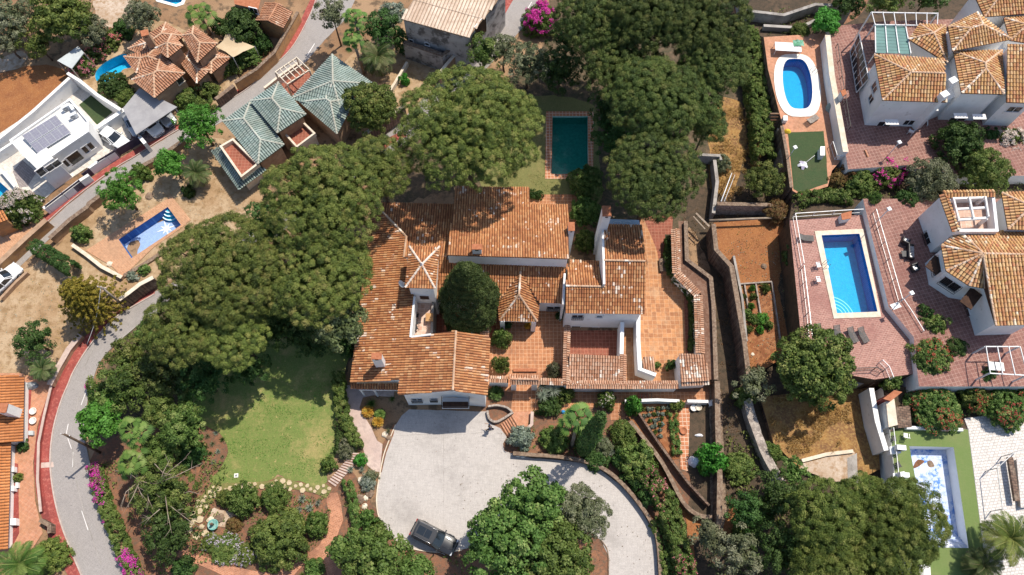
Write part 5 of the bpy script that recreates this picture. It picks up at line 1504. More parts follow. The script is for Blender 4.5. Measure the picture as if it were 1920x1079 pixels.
sheet('small_lawn', [(148, 197), (174, 176), (211, 211), (182, 234)], .12, MATS['turf'], .04)
sheet('cobble_patch', [(24, 322), (42, 300), (60, 316), (68, 325), (52, 350), (36, 352)], .11, MATS['cobble_patch'], .05)
wall('street_wall', 'white street wall with a long dark purple inset beside the oleander', [(81, 391), (111, 368), (147, 340), (166, 328)], 1.3, .3, MATS['white_wall'], MATS['roof_white'])
wall('street_wall', 'white street wall with a short dark purple inset by the parked white car', [(165, 316), (182, 304), (214, 284)], 1.3, .3, MATS['white_wall'])
def panel(label, a, b, h, wpx, name='sliding_gate', mat='purple_panel', z=.1):
    A, B = P(*a, z + h), P(*b, z + h)
    t = thing(name, label, 'gate', (A.x, A.y, 0)); d = (B - A); d.z = 0; L = d.length; d.normalize()
    mb = MB(); o = Vector((A.x, A.y, 0))
    k = int(h / .14)
    for i in range(k):
        zz_ = z + i * h / k
        mb.beam(Vector((0, 0, zz_ + .06)), d * L + Vector((0, 0, zz_ + .06)), .05, h / k - .015)
    mb.build('slats', MATS[mat], t)
    m2 = MB()
    for s in (0, .5, 1): m2.beam(d * L * s, d * L * s + Vector((0, 0, z + h + .03)), .09)
    m2.build('gate_frame', MATS[mat], t)
    return t
panel('dark purple sliding gate in front of the white car', (216, 281), (260, 255), 1.3, 10)
panel('small dark purple door between the two white street walls', (153, 326), (166, 316), 1.3, 8)
panel('dark purple slatted screen above the street wall near the oleander', (84, 386), (147, 338), 1.5, 6)
panel('dark purple slatted screen beside the big purple gate', (182, 301), (214, 282), 1.5, 6)
wall('gate_post', 'white gate pier at the end of the purple sliding gate', [(261, 256), (272, 269)], 1.9, .4, MATS['white_wall'])
t = thing('carport', 'grey flat carport canopy sheltering three parked cars', 'carport')
q = [P(x, y, 2.75) for x, y in ((262, 167), (333, 202), (256, 254), (231, 205))]
MB().prism([p + Vector((0, 0, .12)) for p in q], 2.75, bottom=True).build('canopy_roof', MATS['carport_grey'], t)
for p in q:
    c = sum(q, Vector()) / 4; e = p.lerp(c, .08); MB().beam((e.x, e.y, 0), (e.x, e.y, 2.75), .12).build('post', MATS['grey_metal'], t)
settle(t, P(270, 215))
t = house('villa', 'brown plastered villa with many small straw coloured hipped roofs beside the curved pool', None, 0)
rf = Roof(.3, .42, .09); wl = MB(); rings = []
def hipw(corners, z, tan, ins=.35, z0=0.0, pyr=False):
    c, a, b = rf.hip(corners, z, tan, pyr)
    rr = [Vector((p.x, p.y, z - .08)) for p in inset(c, ins)]
    ar = sum(rr[i].x * rr[(i + 1) % 4].y - rr[(i + 1) % 4].x * rr[i].y for i in range(4))
    if ar < 0: rr = rr[::-1]
    wl.prism(rr, z0); rings.append(rr)
hipw([(233, 107), (256, 138), (314, 120), (293, 90)], 4.0, .38)
hipw([(240, 92), (311, 43), (346, 68), (285, 112)], 3.8, .4)
hipw([(248, 150), (290, 184), (347, 138), (302, 104)], 4.2, .4)
hipw([(343, 67), (363, 50), (408, 82), (370, 118)], 4.6, .45)
hipw([(333, 111), (355, 96), (394, 132), (369, 157)], 2.9, .4)
hipw([(404, 97), (434, 108), (396, 139), (378, 122)], 2.7, .35)
hipw([(292, 91), (322, 65), (343, 87), (315, 109)], 5.4, .5, .3, 0, True)
rf.build(MATS['tile_villa'], MATS['channel_straw'], t, MATS['ridge_pale']); wl.build('wall', MATS['tan_plaster'], t)
chimney(t, 271, 62, 6.6, 0, .8, .8, 20, 'tan_plaster', 'terracotta')
op(t, rings, 338, 152, .8, .8, frame=MATS['cream_stone'])
settle(t, P(320, 130))
t = thing('shade_sail', 'cream canvas shade sail stretched between poles east of the brown villa', 'shade sail')
q = [P(x, y, z) for x, y, z in ((425, 60, 3.4), (405, 88, 2.7), (437, 108, 3.3), (478, 88, 2.6))]
mb = MB(); N = 8; vs = []
for i in range(N + 1):
    for j in range(N + 1):
        s, w_ = i / N, j / N
        p = q[0] * (1 - s) * (1 - w_) + q[1] * s * (1 - w_) + q[2] * s * w_ + q[3] * (1 - s) * w_
        c = sum(q, Vector()) / 4; k = .22 * (math.sin(math.pi * s) + math.sin(math.pi * w_)) / 2
        e = max(abs(s - .5), abs(w_ - .5)) * 2
        p = p.lerp(c, .13 * e * (1 - min(1, 4 * (abs(s - .5) * abs(w_ - .5)))))
        p.z -= k; vs.append(p)
mb.add(vs, [(i * (N + 1) + j, i * (N + 1) + j + 1, (i + 1) * (N + 1) + j + 1, (i + 1) * (N + 1) + j) for i in range(N) for j in range(N)], smooth=True)
mb.build('canvas', MATS['canvas'], t)
for p in q: MB().tube([(p.x, p.y, 0), (p.x, p.y, p.z + .1)], .05, 6).build('pole', MATS['grey_metal'], t)
settle(t, P(430, 95))
t = thing('pool_shelter', 'pale grey flat shelter roof at the edge of the orange field', 'shelter')
q = [P(x, y, 2.5) for x, y in ((108, 115), (147, 88), (158, 100), (135, 130))]
MB().prism([p + Vector((0, 0, .1)) for p in q], 2.5, bottom=True).build('roof', M('pale_sheet', (.5, .54, .54), (.44, .47, .47), s1=1), t)
for p in q: MB().beam((p.x, p.y, 0), (p.x, p.y, 2.5), .12).build('post', MATS['grey_wood'], t)
settle(t, P(133, 115))
t = house('green_roofed_house', 'house with pale green tiled hipped roofs and a walled balcony', None, 0)
rf = Roof(.3, .5, .09); wl = MB(); rings = []
hipw([(623, 103), (702, 159), (640, 210), (545, 186)], 4.0, .36)
hipw([(562, 192), (612, 163), (668, 184), (632, 252)], 3.8, .4)
hipw([(470, 190), (522, 155), (574, 215), (520, 250)], 4.6, .4)
hipw([(418, 228), (470, 190), (533, 272), (484, 308)], 3.9, .36)
e = [P(x, y, z) for x, y, z in ((396, 283, 2.2), (413, 274, 2.9), (452, 333, 2.9), (448, 356, 2.2), (486, 309, 2.9), (499, 319, 2.2))]
rf.tri3(e[0], e[3], e[2], e[1]); rf.tri3(e[3], e[5], e[4], e[2])
rf.build(MATS['tile_green'], MATS['channel_green'], t, tilemat('ridge_green', [(.42, .46, .4), (.5, .5, .43)]))
wl.build('wall', MATS['tan_plaster'], t)
block(t, [(412, 274), (436, 260), (484, 307), (452, 332)], 3.2, 0, 'cream_stone', 'dark_brick_floor', 'balcony')
parapets(t, [(411, 274), (437, 259), (486, 307), (452, 333)], 3.2, .6, .25, 'cream_stone')
block(t, [(528, 246), (560, 222), (590, 250), (556, 276)], 2.4, 0, 'cream_stone', 'dark_brick_floor', 'balcony')
parapets(t, [(528, 246), (562, 221), (592, 250), (556, 277)], 2.4, .6, .22, 'cream_stone')
chimney(t, 669, 182, 4.8, 2, .5, .4, 30, 'tan_plaster')
g = P(538, 168, 5.4); MB().beam(g, g + Vector((0, 0, 1.6)), .03).beam(g + Vector((-.4, 0, 1.5)), g + Vector((.4, .1, 1.5)), .02).beam(g + Vector((-.3, 0, 1.2)), g + Vector((.3, .1, 1.2)), .02).build('aerial', MATS['grey_metal'], t)
settle(t, P(560, 220))
def pergola(name, label, a, b, c, d, z0, h, nb, mat='cream_stone', across=3, th=.1, posts=True, cat='pergola'):
    q = [P(x, y, z0 + h) for x, y in (a, b, c, d)]
    t = thing(name, label, cat); o = MATS[mat]
    for k in range(nb):
        s = k / (nb - 1); MB().beam(q[0].lerp(q[1], s) + Vector((0, 0, th * .5)), q[3].lerp(q[2], s) + Vector((0, 0, th * .5)), th * .7, th).build('cross_beam', o, t)
    for k in range(across):
        s = k / (across - 1); MB().beam(q[0].lerp(q[3], s) - Vector((0, 0, th * .6)), q[1].lerp(q[2], s) - Vector((0, 0, th * .6)), th, th * 1.1).build('main_beam', o, t)
    if posts:
        for p in q: MB().beam((p.x, p.y, z0), (p.x, p.y, z0 + h - th), th * 1.3).build('post', o, t)
    m = sum(q, Vector()) / 4
    return settle(t, (m.x, m.y, z0))
pergola('pergola', 'open roof terrace pergola of pale beams north of the green roofs', (516, 135), (556, 108), (580, 131), (538, 158), 0, 3.6, 6, 'cream_stone', 3, .13)
wall('terrace_wall', 'pale wall round the pergola terrace beside the road', [(495, 165), (520, 145), (558, 118)], 1.5, .3, MATS['cream_stone'])
sheet('pergola_floor', [(505, 165), (560, 120), (590, 145), (545, 185)], .2, MATS['dark_brick_floor'])
t = house('barn', 'old stained grey barn under a pale ribbed roof at the top of the picture', None, 0)
rf = Roof(.42, 3.0, .07)
rf.plane([(752, 36), (790, -25), (850, -60), (952, -30), (930, 6), (878, 71)], [(752, 36, 6.6), (878, 71, 6.6), (930, 6, 7.1)])
wl = MB(); rr = under_roof(wl, *rf.planes[-1], [.2, .2, .2, .2, .2, .2], 0, .1)
rf.build(MATS['tile_cream'], MATS['channel_cream'], t)
M('stained_plaster', (.46, .44, .43), (.34, .32, .31), (.14, .13, .125), s1=.6, s2=.9, f2=(.5, .62), bmp=.03, speck=.2)
wl.build('wall', MATS['stained_plaster'], t)
ar = sum(rr[i].x * rr[(i + 1) % 6].y - rr[(i + 1) % 6].x * rr[i].y for i in range(6)); rr = rr if ar > 0 else rr[::-1]
op(t, [rr], 771, 77, .5, .45); op(t, [rr], 801, 83, .5, .45); op(t, [rr], 901, 55, 2.4, 3.0, kind='door', dark=MATS['brown_shutter'])
settle(t, P(850, 60))
wall('buttress_wall', 'stained wall step along the foot of the barn', [(757, 78), (830, 103), (845, 90)], 3.0, .5, MATS['stained_plaster'], MATS['tan_coping'])
wall('garden_wall', 'tan retaining wall with pale cap running down from the barn', [(862, 92), (836, 122), (824, 138)], 2.2, .3, MATS['tan_plaster'], MATS['cream_stone'])
wall('garden_wall', 'thin pale kerb wall of the dry orchard below the barn', [(763, 116), (748, 142), (731, 170)], .8, .3, MATS['cream_stone'])
wall('garden_wall', 'tall brown wall with pale cap between the olive bush and the old road', [(680, 253), (716, 230), (718, 224), (758, 198)], 2.6, .3, MATS['brown_wall'], MATS['cream_stone'])
t = thing('garage', 'small garage under a brown tiled gable beside the red pavement', 'garage'); rf = Roof(.28, .42, .08)
e = [P(x, y, z) for x, y, z in ((498, 5, 3.0), (549, 22, 3.0), (531, 54, 3.0), (480, 38, 3.0))]
m0 = (e[0] + e[1]) / 2 + Vector((0, 0, .6)); m1 = (e[2] + e[3]) / 2 + Vector((0, 0, .6))
rf.tri3(e[1], e[2], m1, m0); rf.tri3(e[3], e[0], m0, m1); rf.ridge3(m0, m1)
wl = MB(); wl.prism([Vector((p.x, p.y, 2.9)) for p in inset(e, .3)], 0); rf.build(MATS['tile_villa'], MATS['channel_straw'], t); wl.build('wall', MATS['ochre_plaster'], t)
settle(t, P(515, 35))
t = house('brick_house', 'tan house corner cut by the top picture edge', None, 0)
q = block(t, [(431, -30), (500, -45), (484, 18), (440, 8)], 4.0, 0, 'tan_plaster', 'terracotta')
op(t, [q], 476, 20, 1.0, .9); settle(t, P(460, 10))
wall('garden_wall', 'ochre wall panels between the garage and the red pavement', [(558, 22), (545, 45), (530, 70), (514, 98), (480, 130), (440, 155)], 1.8, .3, MATS['ochre_plaster'], MATS['tan_coping'])
wall('garden_wall', 'brown brick wall under the hedge of the villa garden', [(438, 160), (404, 186)], 1.6, .4, MATS['brown_wall'], MATS['tan_coping'])
wall('road_wall', 'tan stone wall with a pale cap between the upper road and the star pool garden', [(92, 447), (130, 412), (163, 388), (166, 382), (190, 364), (218, 345)], 1.3, .4, MATS['tan_plaster'], MATS['tan_coping'])
wall('road_wall', 'low stone kerb wall under the green pepper trees', [(232, 336), (268, 310), (302, 292), (345, 262)], 1.0, .4, MATS['tan_plaster'], MATS['tan_coping'])
wall('garden_wall', 'tall stone wall with pale cap above the curved pavement', [(223, 562), (240, 550), (262, 533), (287, 520)], 2.2, .35, MATS['brown_wall'], MATS['cream_stone'])
wall('garden_wall', 'pink capped low wall edging the dry plot above the curved road', [(150, 628), (128, 655), (108, 690), (92, 722)], .8, .5, MATS['tan_plaster'], MATS['pink_path'])
wall('garden_wall', 'low pale wall round the star pool terrace by the round stone', [(135, 459), (162, 478), (190, 500), (228, 520)], .6, .3, MATS['tan_plaster'], MATS['cream_stone'])
wall('garden_wall', 'low rubble edging south of the star pool', [(232, 517), (262, 500), (300, 476), (340, 446)], .3, .35, MATS['tan_plaster'], MATS['tan_coping'])
wall('garden_wall', 'low ochre wall beside the plot next to the parked white car', [(0, 560), (30, 528), (50, 510)], .6, .3, MATS['tan_plaster'])
wall('garden_wall', 'ochre terrace wall under the white flowering oleander', [(-10, 500), (20, 472), (50, 444), (86, 412)], 1.6, .5, MATS['ochre_plaster'], MATS['tan_plaster'])
t = house('orange_roofed_house', 'long house with bright orange tiled roof at the left picture edge', None, 0)
rf = Roof(.3, .4, .08); wl = MB()
rf.plane([(-60, 700), (45, 706), (43, 828), (-60, 832)], [(45, 706, 1.7), (43, 828, 1.7), (-20, 770, 3.2)])
rr = under_roof(wl, *rf.planes[-1], [.3, .4, .2, .1], 0, .1)
rf.plane([(-60, 832), (20, 829), (14, 1030), (-60, 1036)], [(20, 829, 1.6), (14, 1030, 1.6), (-20, 930, 2.6)])
r2 = under_roof(wl, *rf.planes[-1], [.1, .4, .3, .1], 0, .1)
rf.build(MATS['tile_orange'], MATS['channel'], t); wl.build('wall', MATS['white_wall'], t)
chimney(t, 4, 765, 4.4, 1.6, .9, .9); settle(t, P(10, 900))
t = house('orange_house_corner', 'orange roof corner behind the white flowering oleander', None, 0); rf = Roof(.3, .4, .08); wl = MB()
rf.plane([(-40, 385), (4, 395), (14, 412), (-30, 430)], [(14, 412, 3), (-30, 430, 3), (-20, 395, 3.8)]); under_roof(wl, *rf.planes[-1], .3, 0, .1)
rf.build(MATS['tile_orange'], MATS['channel'], t); wl.build('wall', MATS['ochre_plaster'], t); settle(t, P(0, 420))
wall('garden_wall', 'low red brown wall beside the flower border of the orange roofed house', [(96, 722), (82, 780), (72, 830), (70, 900), (76, 960)], .5, .16, MATS['red_pavement_dark'], MATS['pink_path'])
wall('bin_store', 'small brown walled bin recess on the curved red pavement', [(74, 975), (92, 985), (92, 1000)], 1.0, .3, MATS['brown_wall'], MATS['tan_coping'])
t = house('townhouse', 'large white house with straw coloured tiled roofs and a glazed veranda', None, ZT)
rf = Roof(.34, .45, .1); wl = MB(); rings = []; z0 = ZT - .1
def walls_east(ring3, ins, ztop):
    rr = [Vector((p.x, p.y, ztop)) for p in inset(ring3, ins)]
    ar = sum(rr[i].x * rr[(i + 1) % len(rr)].y - rr[(i + 1) % len(rr)].x * rr[i].y for i in range(len(rr)))
    if ar < 0: rr = rr[::-1]
    wl.prism(rr, z0); rings.append(rr)
ze = 10.2; zr_ = 11.6
c = [P(x, y, z) for x, y, z in ((1639, 103, ze), (1655, 188, ze), (1775, 192, ze), (1772, 112, ze), (1708, 136, zr_), (1772, 138, zr_))]
rf.tri3(c[0], c[1], c[4]); rf.tri3(c[1], c[2], c[5], c[4]); rf.tri3(c[3], c[0], c[4], c[5]); rf.ridge3(c[0], c[4]); rf.ridge3(c[1], c[4]); rf.ridge3(c[4], c[5])
walls_east(c[:4], .4, ze - .08)
hipw([(1704, 74), (1724, 46), (1772, 48), (1776, 118)], 9.7, .4, .3, z0)
hipw([(1778, 50), (1832, 24), (1896, 74), (1786, 96)], 11.0, .45, .3, z0)
hipw([(1788, 97), (1878, 95), (1882, 177), (1803, 175)], 10.3, .42, .3, z0)
hipw([(1822, -20), (1945, -22), (1945, 24), (1846, 32)], 10.6, .4, .3, z0)
hipw([(1882, 34), (1945, 30), (1945, 84), (1894, 76)], 10.2, .4, .3, z0)
rf.plane([(1890, 83), (1945, 84), (1945, 194), (1887, 192)], [(1945, 194, 9.8), (1887, 192, 9.8), (1890, 83, 12.0)])
rr = under_roof(wl, *rf.planes[-1], [.1, .1, .4, .3], z0, .1); rings.append(rr if sum(rr[i].x * rr[(i + 1) % 4].y - rr[(i + 1) % 4].x * rr[i].y for i in range(4)) > 0 else rr[::-1])
rf.build(MATS['tile_straw'], MATS['channel_straw'], t, MATS['ridge_pale'])
q = [P(x, y, 8.6) for x, y in ((1770, 190), (1800, 178), (1884, 180), (1930, 195), (1930, 60), (1770, 60))]; walls_east(q, .0, 8.6)
q = [P(x, y, 7.6) for x, y in ((1612, 64), (1645, 60), (1660, 190), (1632, 150))]
walls_east(q, 0, 7.6)
wl.build('wall', MATS['white_wall'], t)
MB().poly([p + Vector((0, 0, .012)) for p in q]).build('veranda_floor', MATS['dusk_brick'], t)
mb = MB()                                   # parapet ramp beside the front gable
for x, y, zt in ((1772, 176, 11.2), (1788, 150, 11.4)):
    g = P(x, y, zt); mb.box((g.x, g.y, ZT), (.9, .7, zt - ZT), .5)
mb.build('stack', MATS['white_wall'], t)
for x, y, w, h in ((1658, 233, 1.5, 1.0), (1704, 230, 1.1, .9), (1902, 205, 1.5, .9), (1793, 226, 1.8, 1.1), (1829, 228, 1.6, 1.1)): op(t, rings, x, y, w, h, grille=False)
op(t, rings, 1731, 236, 1.2, 2.0, kind='door', dark=MATS['brown_shutter'])
op(t, rings, 1640, 165, 1.2, 1.1); op(t, rings, 1634, 185, 1.0, 1.1); op(t, rings, 1741, 240, 1.0, 1.0)
for x, y in ((1801, 214), (1836, 216), (1746, 200), (1672, 226)):
    g = P(x, y, 7.6); MB().box((g.x, g.y - .2, 7.5), (1.5, .7, .07)).build('awning', MATS['white_paint'], t)
settle(t, P(1720, 240, ZT))
t = thing('glass_canopy', 'green glass canopy on white bars above the roof terrace of the large white house', 'canopy')
q = [P(x, y, 9.4) for x, y in ((1640, 46), (1697, 50), (1707, 102), (1641, 100))]
M('green_glass', (.12, .24, .21), (.10, .2, .18), s1=.6, rough=.15, spec=.7)
nb = 9
for k in range(nb):
    a, b = q[0].lerp(q[3], k / nb), q[1].lerp(q[2], k / nb); c2, d2 = q[1].lerp(q[2], (k + .93) / nb), q[0].lerp(q[3], (k + .93) / nb)
    MB().prism([p + Vector((0, 0, .02)) for p in (a, b, c2, d2)], 9.38, bottom=True).build('glass_sheet', MATS['green_glass'], t)
mb = MB()
for k in range(4):
    s = k / 3; mb.beam(q[0].lerp(q[1], s) + Vector((0, 0, .1)), q[3].lerp(q[2], s) + Vector((0, 0, .1)), .1, .12)
mb.build('bars', MATS['metal_white'], t)
for p in q: MB().beam((p.x, p.y, 7.5), (p.x, p.y, 9.4), .1).build('post', MATS['metal_white'], t)
settle(t, P(1670, 80, 7.6))
pergola('pergola', 'white metal frame pergola north of the green glass canopy', (1634, 23), (1758, 25), (1757, 48), (1640, 46), ZT, 4.9, 7, 'metal_white', 2, .1)
t = thing('glazed_screen', 'slanting white framed glass wall along the terrace of the large white house', 'window wall')
a, b, c2, d2 = P(1611, 64, 7.6), P(1629, 148, 7.6), P(1606, 174, ZT + .3), P(1594, 98, ZT + .3)
MB().add([a, b, c2, d2], [(0, 1, 2, 3), (3, 2, 1, 0)][:1]).build('pane', MATS['dark_glass'], t)
mb = MB()
for k in range(8): s = k / 7; mb.beam(a.lerp(b, s), d2.lerp(c2, s), .09)
for k in range(3): s = k / 2; mb.beam(a.lerp(d2, s), b.lerp(c2, s), .09)
mb.build('screen_frame', MATS['metal_white'], t); settle(t, P(1610, 150, ZT))
t = house('corner_house', 'white house with a fan shaped straw tiled roof and black window grilles', None, ZH)
rf = Roof(.34, .45, .1); wl = MB(); rings = []; z0 = ZH - .1
ea, ap = rf.fan([(1879, 434), (1797, 433), (1765, 461), (1774, 508), (1817, 536), (1846, 541)], 9.6, (1843, 476), 11.2)
s3 = [P(x, y, z) for x, y, z in ((1846, 541, 9.6), (1867, 611, 9.6), (1950, 608, 9.6), (1950, 478, 11.2))]
rf.tri3(s3[0], s3[1], ap); rf.tri3(s3[1], s3[2], s3[3], ap); rf.ridge3(s3[1], ap); rf.ridge3(s3[0], ap)
n0 = [P(x, y, z) for x, y, z in ((1950, 434, 9.6), (1879, 434, 9.6))]; rf.tri3(n0[0], n0[1], ap, s3[3]); rf.ridge3(ap, s3[3])
body = [ea[1], ea[2], ea[3], ea[4], ea[5], s3[1], s3[2], n0[0]]
walls_east(body, .35, 9.5)
hipw([(1878, 362), (1950, 360), (1950, 432), (1890, 430)], 10.8, .4, .3, z0)
nw = [P(x, y, 10.9) for x, y in ((1770, 363), (1868, 361), (1876, 432), (1795, 432))]
r0 = [Vector((p.x, p.y, 9.3)) for p in nw]; walls_east(r0, 0, 9.3)
mb = MB(); ii = inset(nw, .3)
for i in range(4):
    j = (i + 1) % 4; qd = [nw[i], nw[j], ii[j], ii[i]]
    vs = [Vector((p.x, p.y, 9.25)) for p in qd] + [Vector((p.x, p.y, 10.6)) for p in qd]
    fs = [(4, 5, 6, 7), (0, 1, 5, 4), (2, 3, 7, 6)]
    if (vs[1] - vs[0]).cross(vs[3] - vs[0]).z < 0: fs = [f[::-1] for f in fs]
    mb.add(vs, fs)
mb.build('parapet', MATS['white_wall'], t)
sd_ = (nw[3] - nw[0]).normalized(); pp = Vector((-sd_.y, sd_.x, 0)) * .45
for a, b in ((nw[0], nw[3]), (nw[0], nw[1])):
    e = (b - a).normalized(); s = Vector((-e.y, e.x, 0)) * .38
    for sg in (1, -1):
        lo0, lo1 = a + s * sg - Vector((0, 0, .25)), b + s * sg - Vector((0, 0, .25)); n = (lo1 - lo0).cross(a - lo0); n = n if n.z > 0 else -n; n.normalize()
        up = n.cross(e); up = up if up.z > 0 else -up
        rf.plane3d([lo0, lo1, b, a], n, up)
rf.build(MATS['tile_straw'], MATS['channel_straw'], t, MATS['ridge_pale']); wl.build('wall', MATS['white_wall'], t)
MB().poly([Vector((p.x, p.y, 9.312)) for p in ii]).build('roof_terrace_floor', MATS['patio_tile'], t)
for x, y, w, h in ((1737, 449, 1.3, 1.2), (1757, 500, 1.7, 1.3), (1782, 533, 1.8, 1.4), (1750, 553, 1.8, 1.2), (1808, 583, 1.6, 1.5), (1838, 633, 1.7, .7)): op(t, rings, x, y, w, h, grille=True)
for x, y, zt, w in ((1824, 560, 8.4, 2.2), (1757, 497, 8.2, 1.8)):
    g = P(x, y, zt); MB().box((g.x - .2, g.y, zt), (w, 1.3, .08), .8).build('awning', MATS['brown_shutter'], t)
settle(t, P(1840, 600, ZH))
pergola('pergola', 'white beamed pergola on the roof terrace of the corner house', (1786, 372), (1846, 370), (1852, 408), (1796, 412), 9.3, 1.5, 3, 'white_paint', 3, .22)
pergola('pergola', 'white metal pergola south of the corner house by the right picture edge', (1848, 650), (1912, 650), (1926, 704), (1856, 700), ZH, 2.4, 4, 'metal_white', 2, .1)
wall('retaining_wall', 'long brown stone retaining wall above the sunken lane', [(1338, 420), (1343, 468), (1372, 500), (1396, 640), (1404, 705)], 3.0, .4, MATS['brown_wall'], MATS['tan_coping'])
wall('retaining_wall', 'rounded grey concrete bank wall between the lane and the vegetable plot', [(1376, 480), (1392, 560), (1400, 640)], 1.7, .25, MATS['grey_concrete'])
wall('rubble_wall', 'rough grey stone wall running down beside the dark wood', [(1402, 752), (1416, 800), (1440, 860), (1466, 905)], 1.4, .9, MATS['rubble_stone'], smooth=4, rough_top=.25)
wall('rubble_wall', 'dark rough stone wall beside the green lawn terrace', [(1462, 240), (1470, 290), (1480, 350)], 3.0, .5, MATS['rubble_stone'], rough_top=.2)
wall('low_wall', 'brick capped wall on the west side of the green lawn', [(1466, 236), (1476, 290), (1484, 352)], ZU + .5 - 0, .25, MATS['brown_wall'], MATS['tan_coping'])
wall('low_wall', 'broad pale wall between the oval pool deck and the house terrace', [(1552, 66), (1560, 140), (1586, 285)], ZT + .6, .55, MATS['white_wall'], MATS['cream_stone'])
wall('low_wall', 'white wall between the rectangular pool and the upper terrace', [(1622, 376), (1645, 470), (1668, 572)], ZT + .5, .45, MATS['white_wall'])
wall('garden_wall', 'white wall on the edge of the golden plot', [(1634, 728), (1645, 790), (1662, 845)], 3.4, .5, MATS['white_wall'])
wall('garden_wall', 'short grey white wall under the olive bush by the golden plot', [(1560, 720), (1640, 716)], 2.8, .3, MATS['grey_concrete'])
wall('curb', 'broken pale kerb stones across the golden plot', [(1504, 864), (1550, 852), (1600, 846)], 1.1, .35, MATS['cream_stone'])
wall('garden_wall', 'white edged wall in front of the shrub bank above the drained pool', [(1700, 802), (1760, 803), (1806, 806)], ZL + .5, .3, MATS['white_wall'])
wall('low_wall', 'grey wall crossing the dry slope at the head of the lane', [(1345, 382), (1440, 384), (1470, 392)], 2.4, .35, MATS['rubble_stone'], MATS['tan_coping'])
wall('low_wall', 'low grey wall below the north east steps', [(1432, 48), (1500, 52), (1545, 30)], 3.2, .4, MATS['grey_concrete'])
wall('low_wall', 'upper grey wall of the north east steps', [(1400, 20), (1470, 28), (1530, 8), (1600, 12)], 4.0, .4, MATS['grey_concrete'])
wall('retaining_wall', 'shadowed brown wall west of the kitchen garden walk', [(1182, 790), (1240, 865), (1280, 940), (1308, 965), (1335, 970)], 1.1, .3, MATS['brown_wall'], MATS['tan_coping'], smooth=4)
wall('retaining_wall', 'thin dark wall between the kitchen garden and its planted strip', [(1198, 775), (1240, 838), (1290, 905), (1330, 948)], 1.0, .22, MATS['brown_wall'])
wall('retaining_wall', 'curved brown wall along the north side of the driveway', [(962, 850), (1000, 853), (1043, 856), (1092, 864), (1130, 878), (1162, 902), (1194, 938), (1222, 980), (1234, 1015), (1239, 1079), (1242, 1130)], .8, .28, MATS['brown_wall'], MATS['tan_coping'], smooth=4)
wall('boundary_wall', 'long brown boundary wall beside the yard and the planted lane', [(1345, 715), (1346, 800), (1350, 900), (1348, 1000)], 1.8, .45, MATS['brown_wall'], MATS['tan_coping'])
wall('garden_wall', 'white wall segment along the walk north of the kitchen garden', [(1172, 752), (1232, 750), (1274, 752)], 1.1, .3, MATS['white_wall'])
wall('garden_wall', 'short white wall segment at the east end of the garden walk', [(1289, 752), (1328, 753)], 1.1, .3, MATS['white_wall'])
wall('garden_wall', 'round rubble wall of the small planter by the garage', [(914, 770), (917, 784), (928, 791), (942, 786), (962, 773)], .5, .22, MATS['rubble_stone'], smooth=4)
wall('garden_wall', 'curved pinkish wall of the planter between garage and steps', [(915, 762), (932, 760), (950, 764), (960, 772)], .6, .2, MATS['rubble_stone'], smooth=4)
wall('garden_wall', 'pale wall beside the landing and the brick steps', [(998, 772), (997, 796), (986, 806), (974, 804)], .6, .22, MATS['rubble_stone'], MATS['pink_path'])
wall('garden_wall', 'broken grey wall among the dry shrubs east of the pines', [(1340, 300), (1345, 340), (1338, 400)], 1.6, .4, MATS['grey_concrete'])
wall('garden_wall', 'old white block wall standing among the pines', [(1312, 290), (1350, 292), (1352, 300)], 1.8, .35, MATS['grey_concrete'])
Gp = 'stone pines west of the house'
Gq = 'stone pines east of the back pool'
TP = 'stone_pine'
tree(TP, 'huge round stone pine just north of the tiled roofs, beside the teal pool', 878, 246, 131, 11.9, 'loosepine', 'leaf_pine', sy=1.03, var=0)
tree(TP, 'largest pine of the western group, reaching towards the star pool', 417, 511, 116, 11.4, 'loosepine', 'leaf_pine', group=Gp, var=1)
tree(TP, 'big pine of the western group just below the green roofed house', 606, 378, 116, 12.4, 'loosepine', 'leaf_pine', group=Gp, var=2)
tree(TP, 'pine of the western group touching the north west corner of the main roof', 710, 316, 62, 11.4, 'loosepine', 'leaf_pine', group=Gp, var=0)
tree(TP, 'pine of the western group reaching over the eave of the west wing', 597, 520, 100, 10.4, 'loosepine', 'leaf_pine', group=Gp, var=1)
tree(TP, 'lower pine of the western group nearest the curved road', 350, 612, 78, 9.6, 'loosepine', 'leaf_pine', group=Gp, var=2)
tree(TP, 'lower pine of the western group above the shaded lawn', 436, 628, 66, 9.2, 'loosepine', 'leaf_pine', group=Gp, var=0)
tree(TP, 'dark pine at the top edge next to the magenta bougainvillea', 1130, 35, 88, 11.4, 'loosepine', 'leaf_darkpine', group=Gq, var=0)
tree(TP, 'dark pine above the shaded ground north of the teal pool', 1165, 125, 74, 10.4, 'loosepine', 'leaf_darkpine', group=Gq, var=1)
tree(TP, 'tall pine in the middle of the eastern group at the top picture edge', 1222, 25, 86, 13.4, 'loosepine', 'leaf_darkpine', group=Gq, var=2)
tree(TP, 'tall pine of the eastern group nearest the north east steps', 1318, 45, 88, 13.4, 'loosepine', 'leaf_darkpine', group=Gq, var=0)
tree(TP, 'pine of the eastern group leaning over the ivy covered slope', 1335, 125, 66, 12.4, 'loosepine', 'leaf_darkpine', group=Gq, var=1)
tree(TP, 'broad pine of the eastern group level with the top of the teal pool', 1228, 190, 88, 12.4, 'loosepine', 'leaf_darkpine', group=Gq, var=2)
tree(TP, 'pine of the eastern group between the broad one and the golden strip', 1292, 195, 60, 11.4, 'loosepine', 'leaf_darkpine', group=Gq, var=0)
tree(TP, 'southernmost pine of the eastern group, above the east block of the house', 1226, 328, 88, 11.4, 'loosepine', 'leaf_darkpine', group=Gq, var=1, sy=1.08)
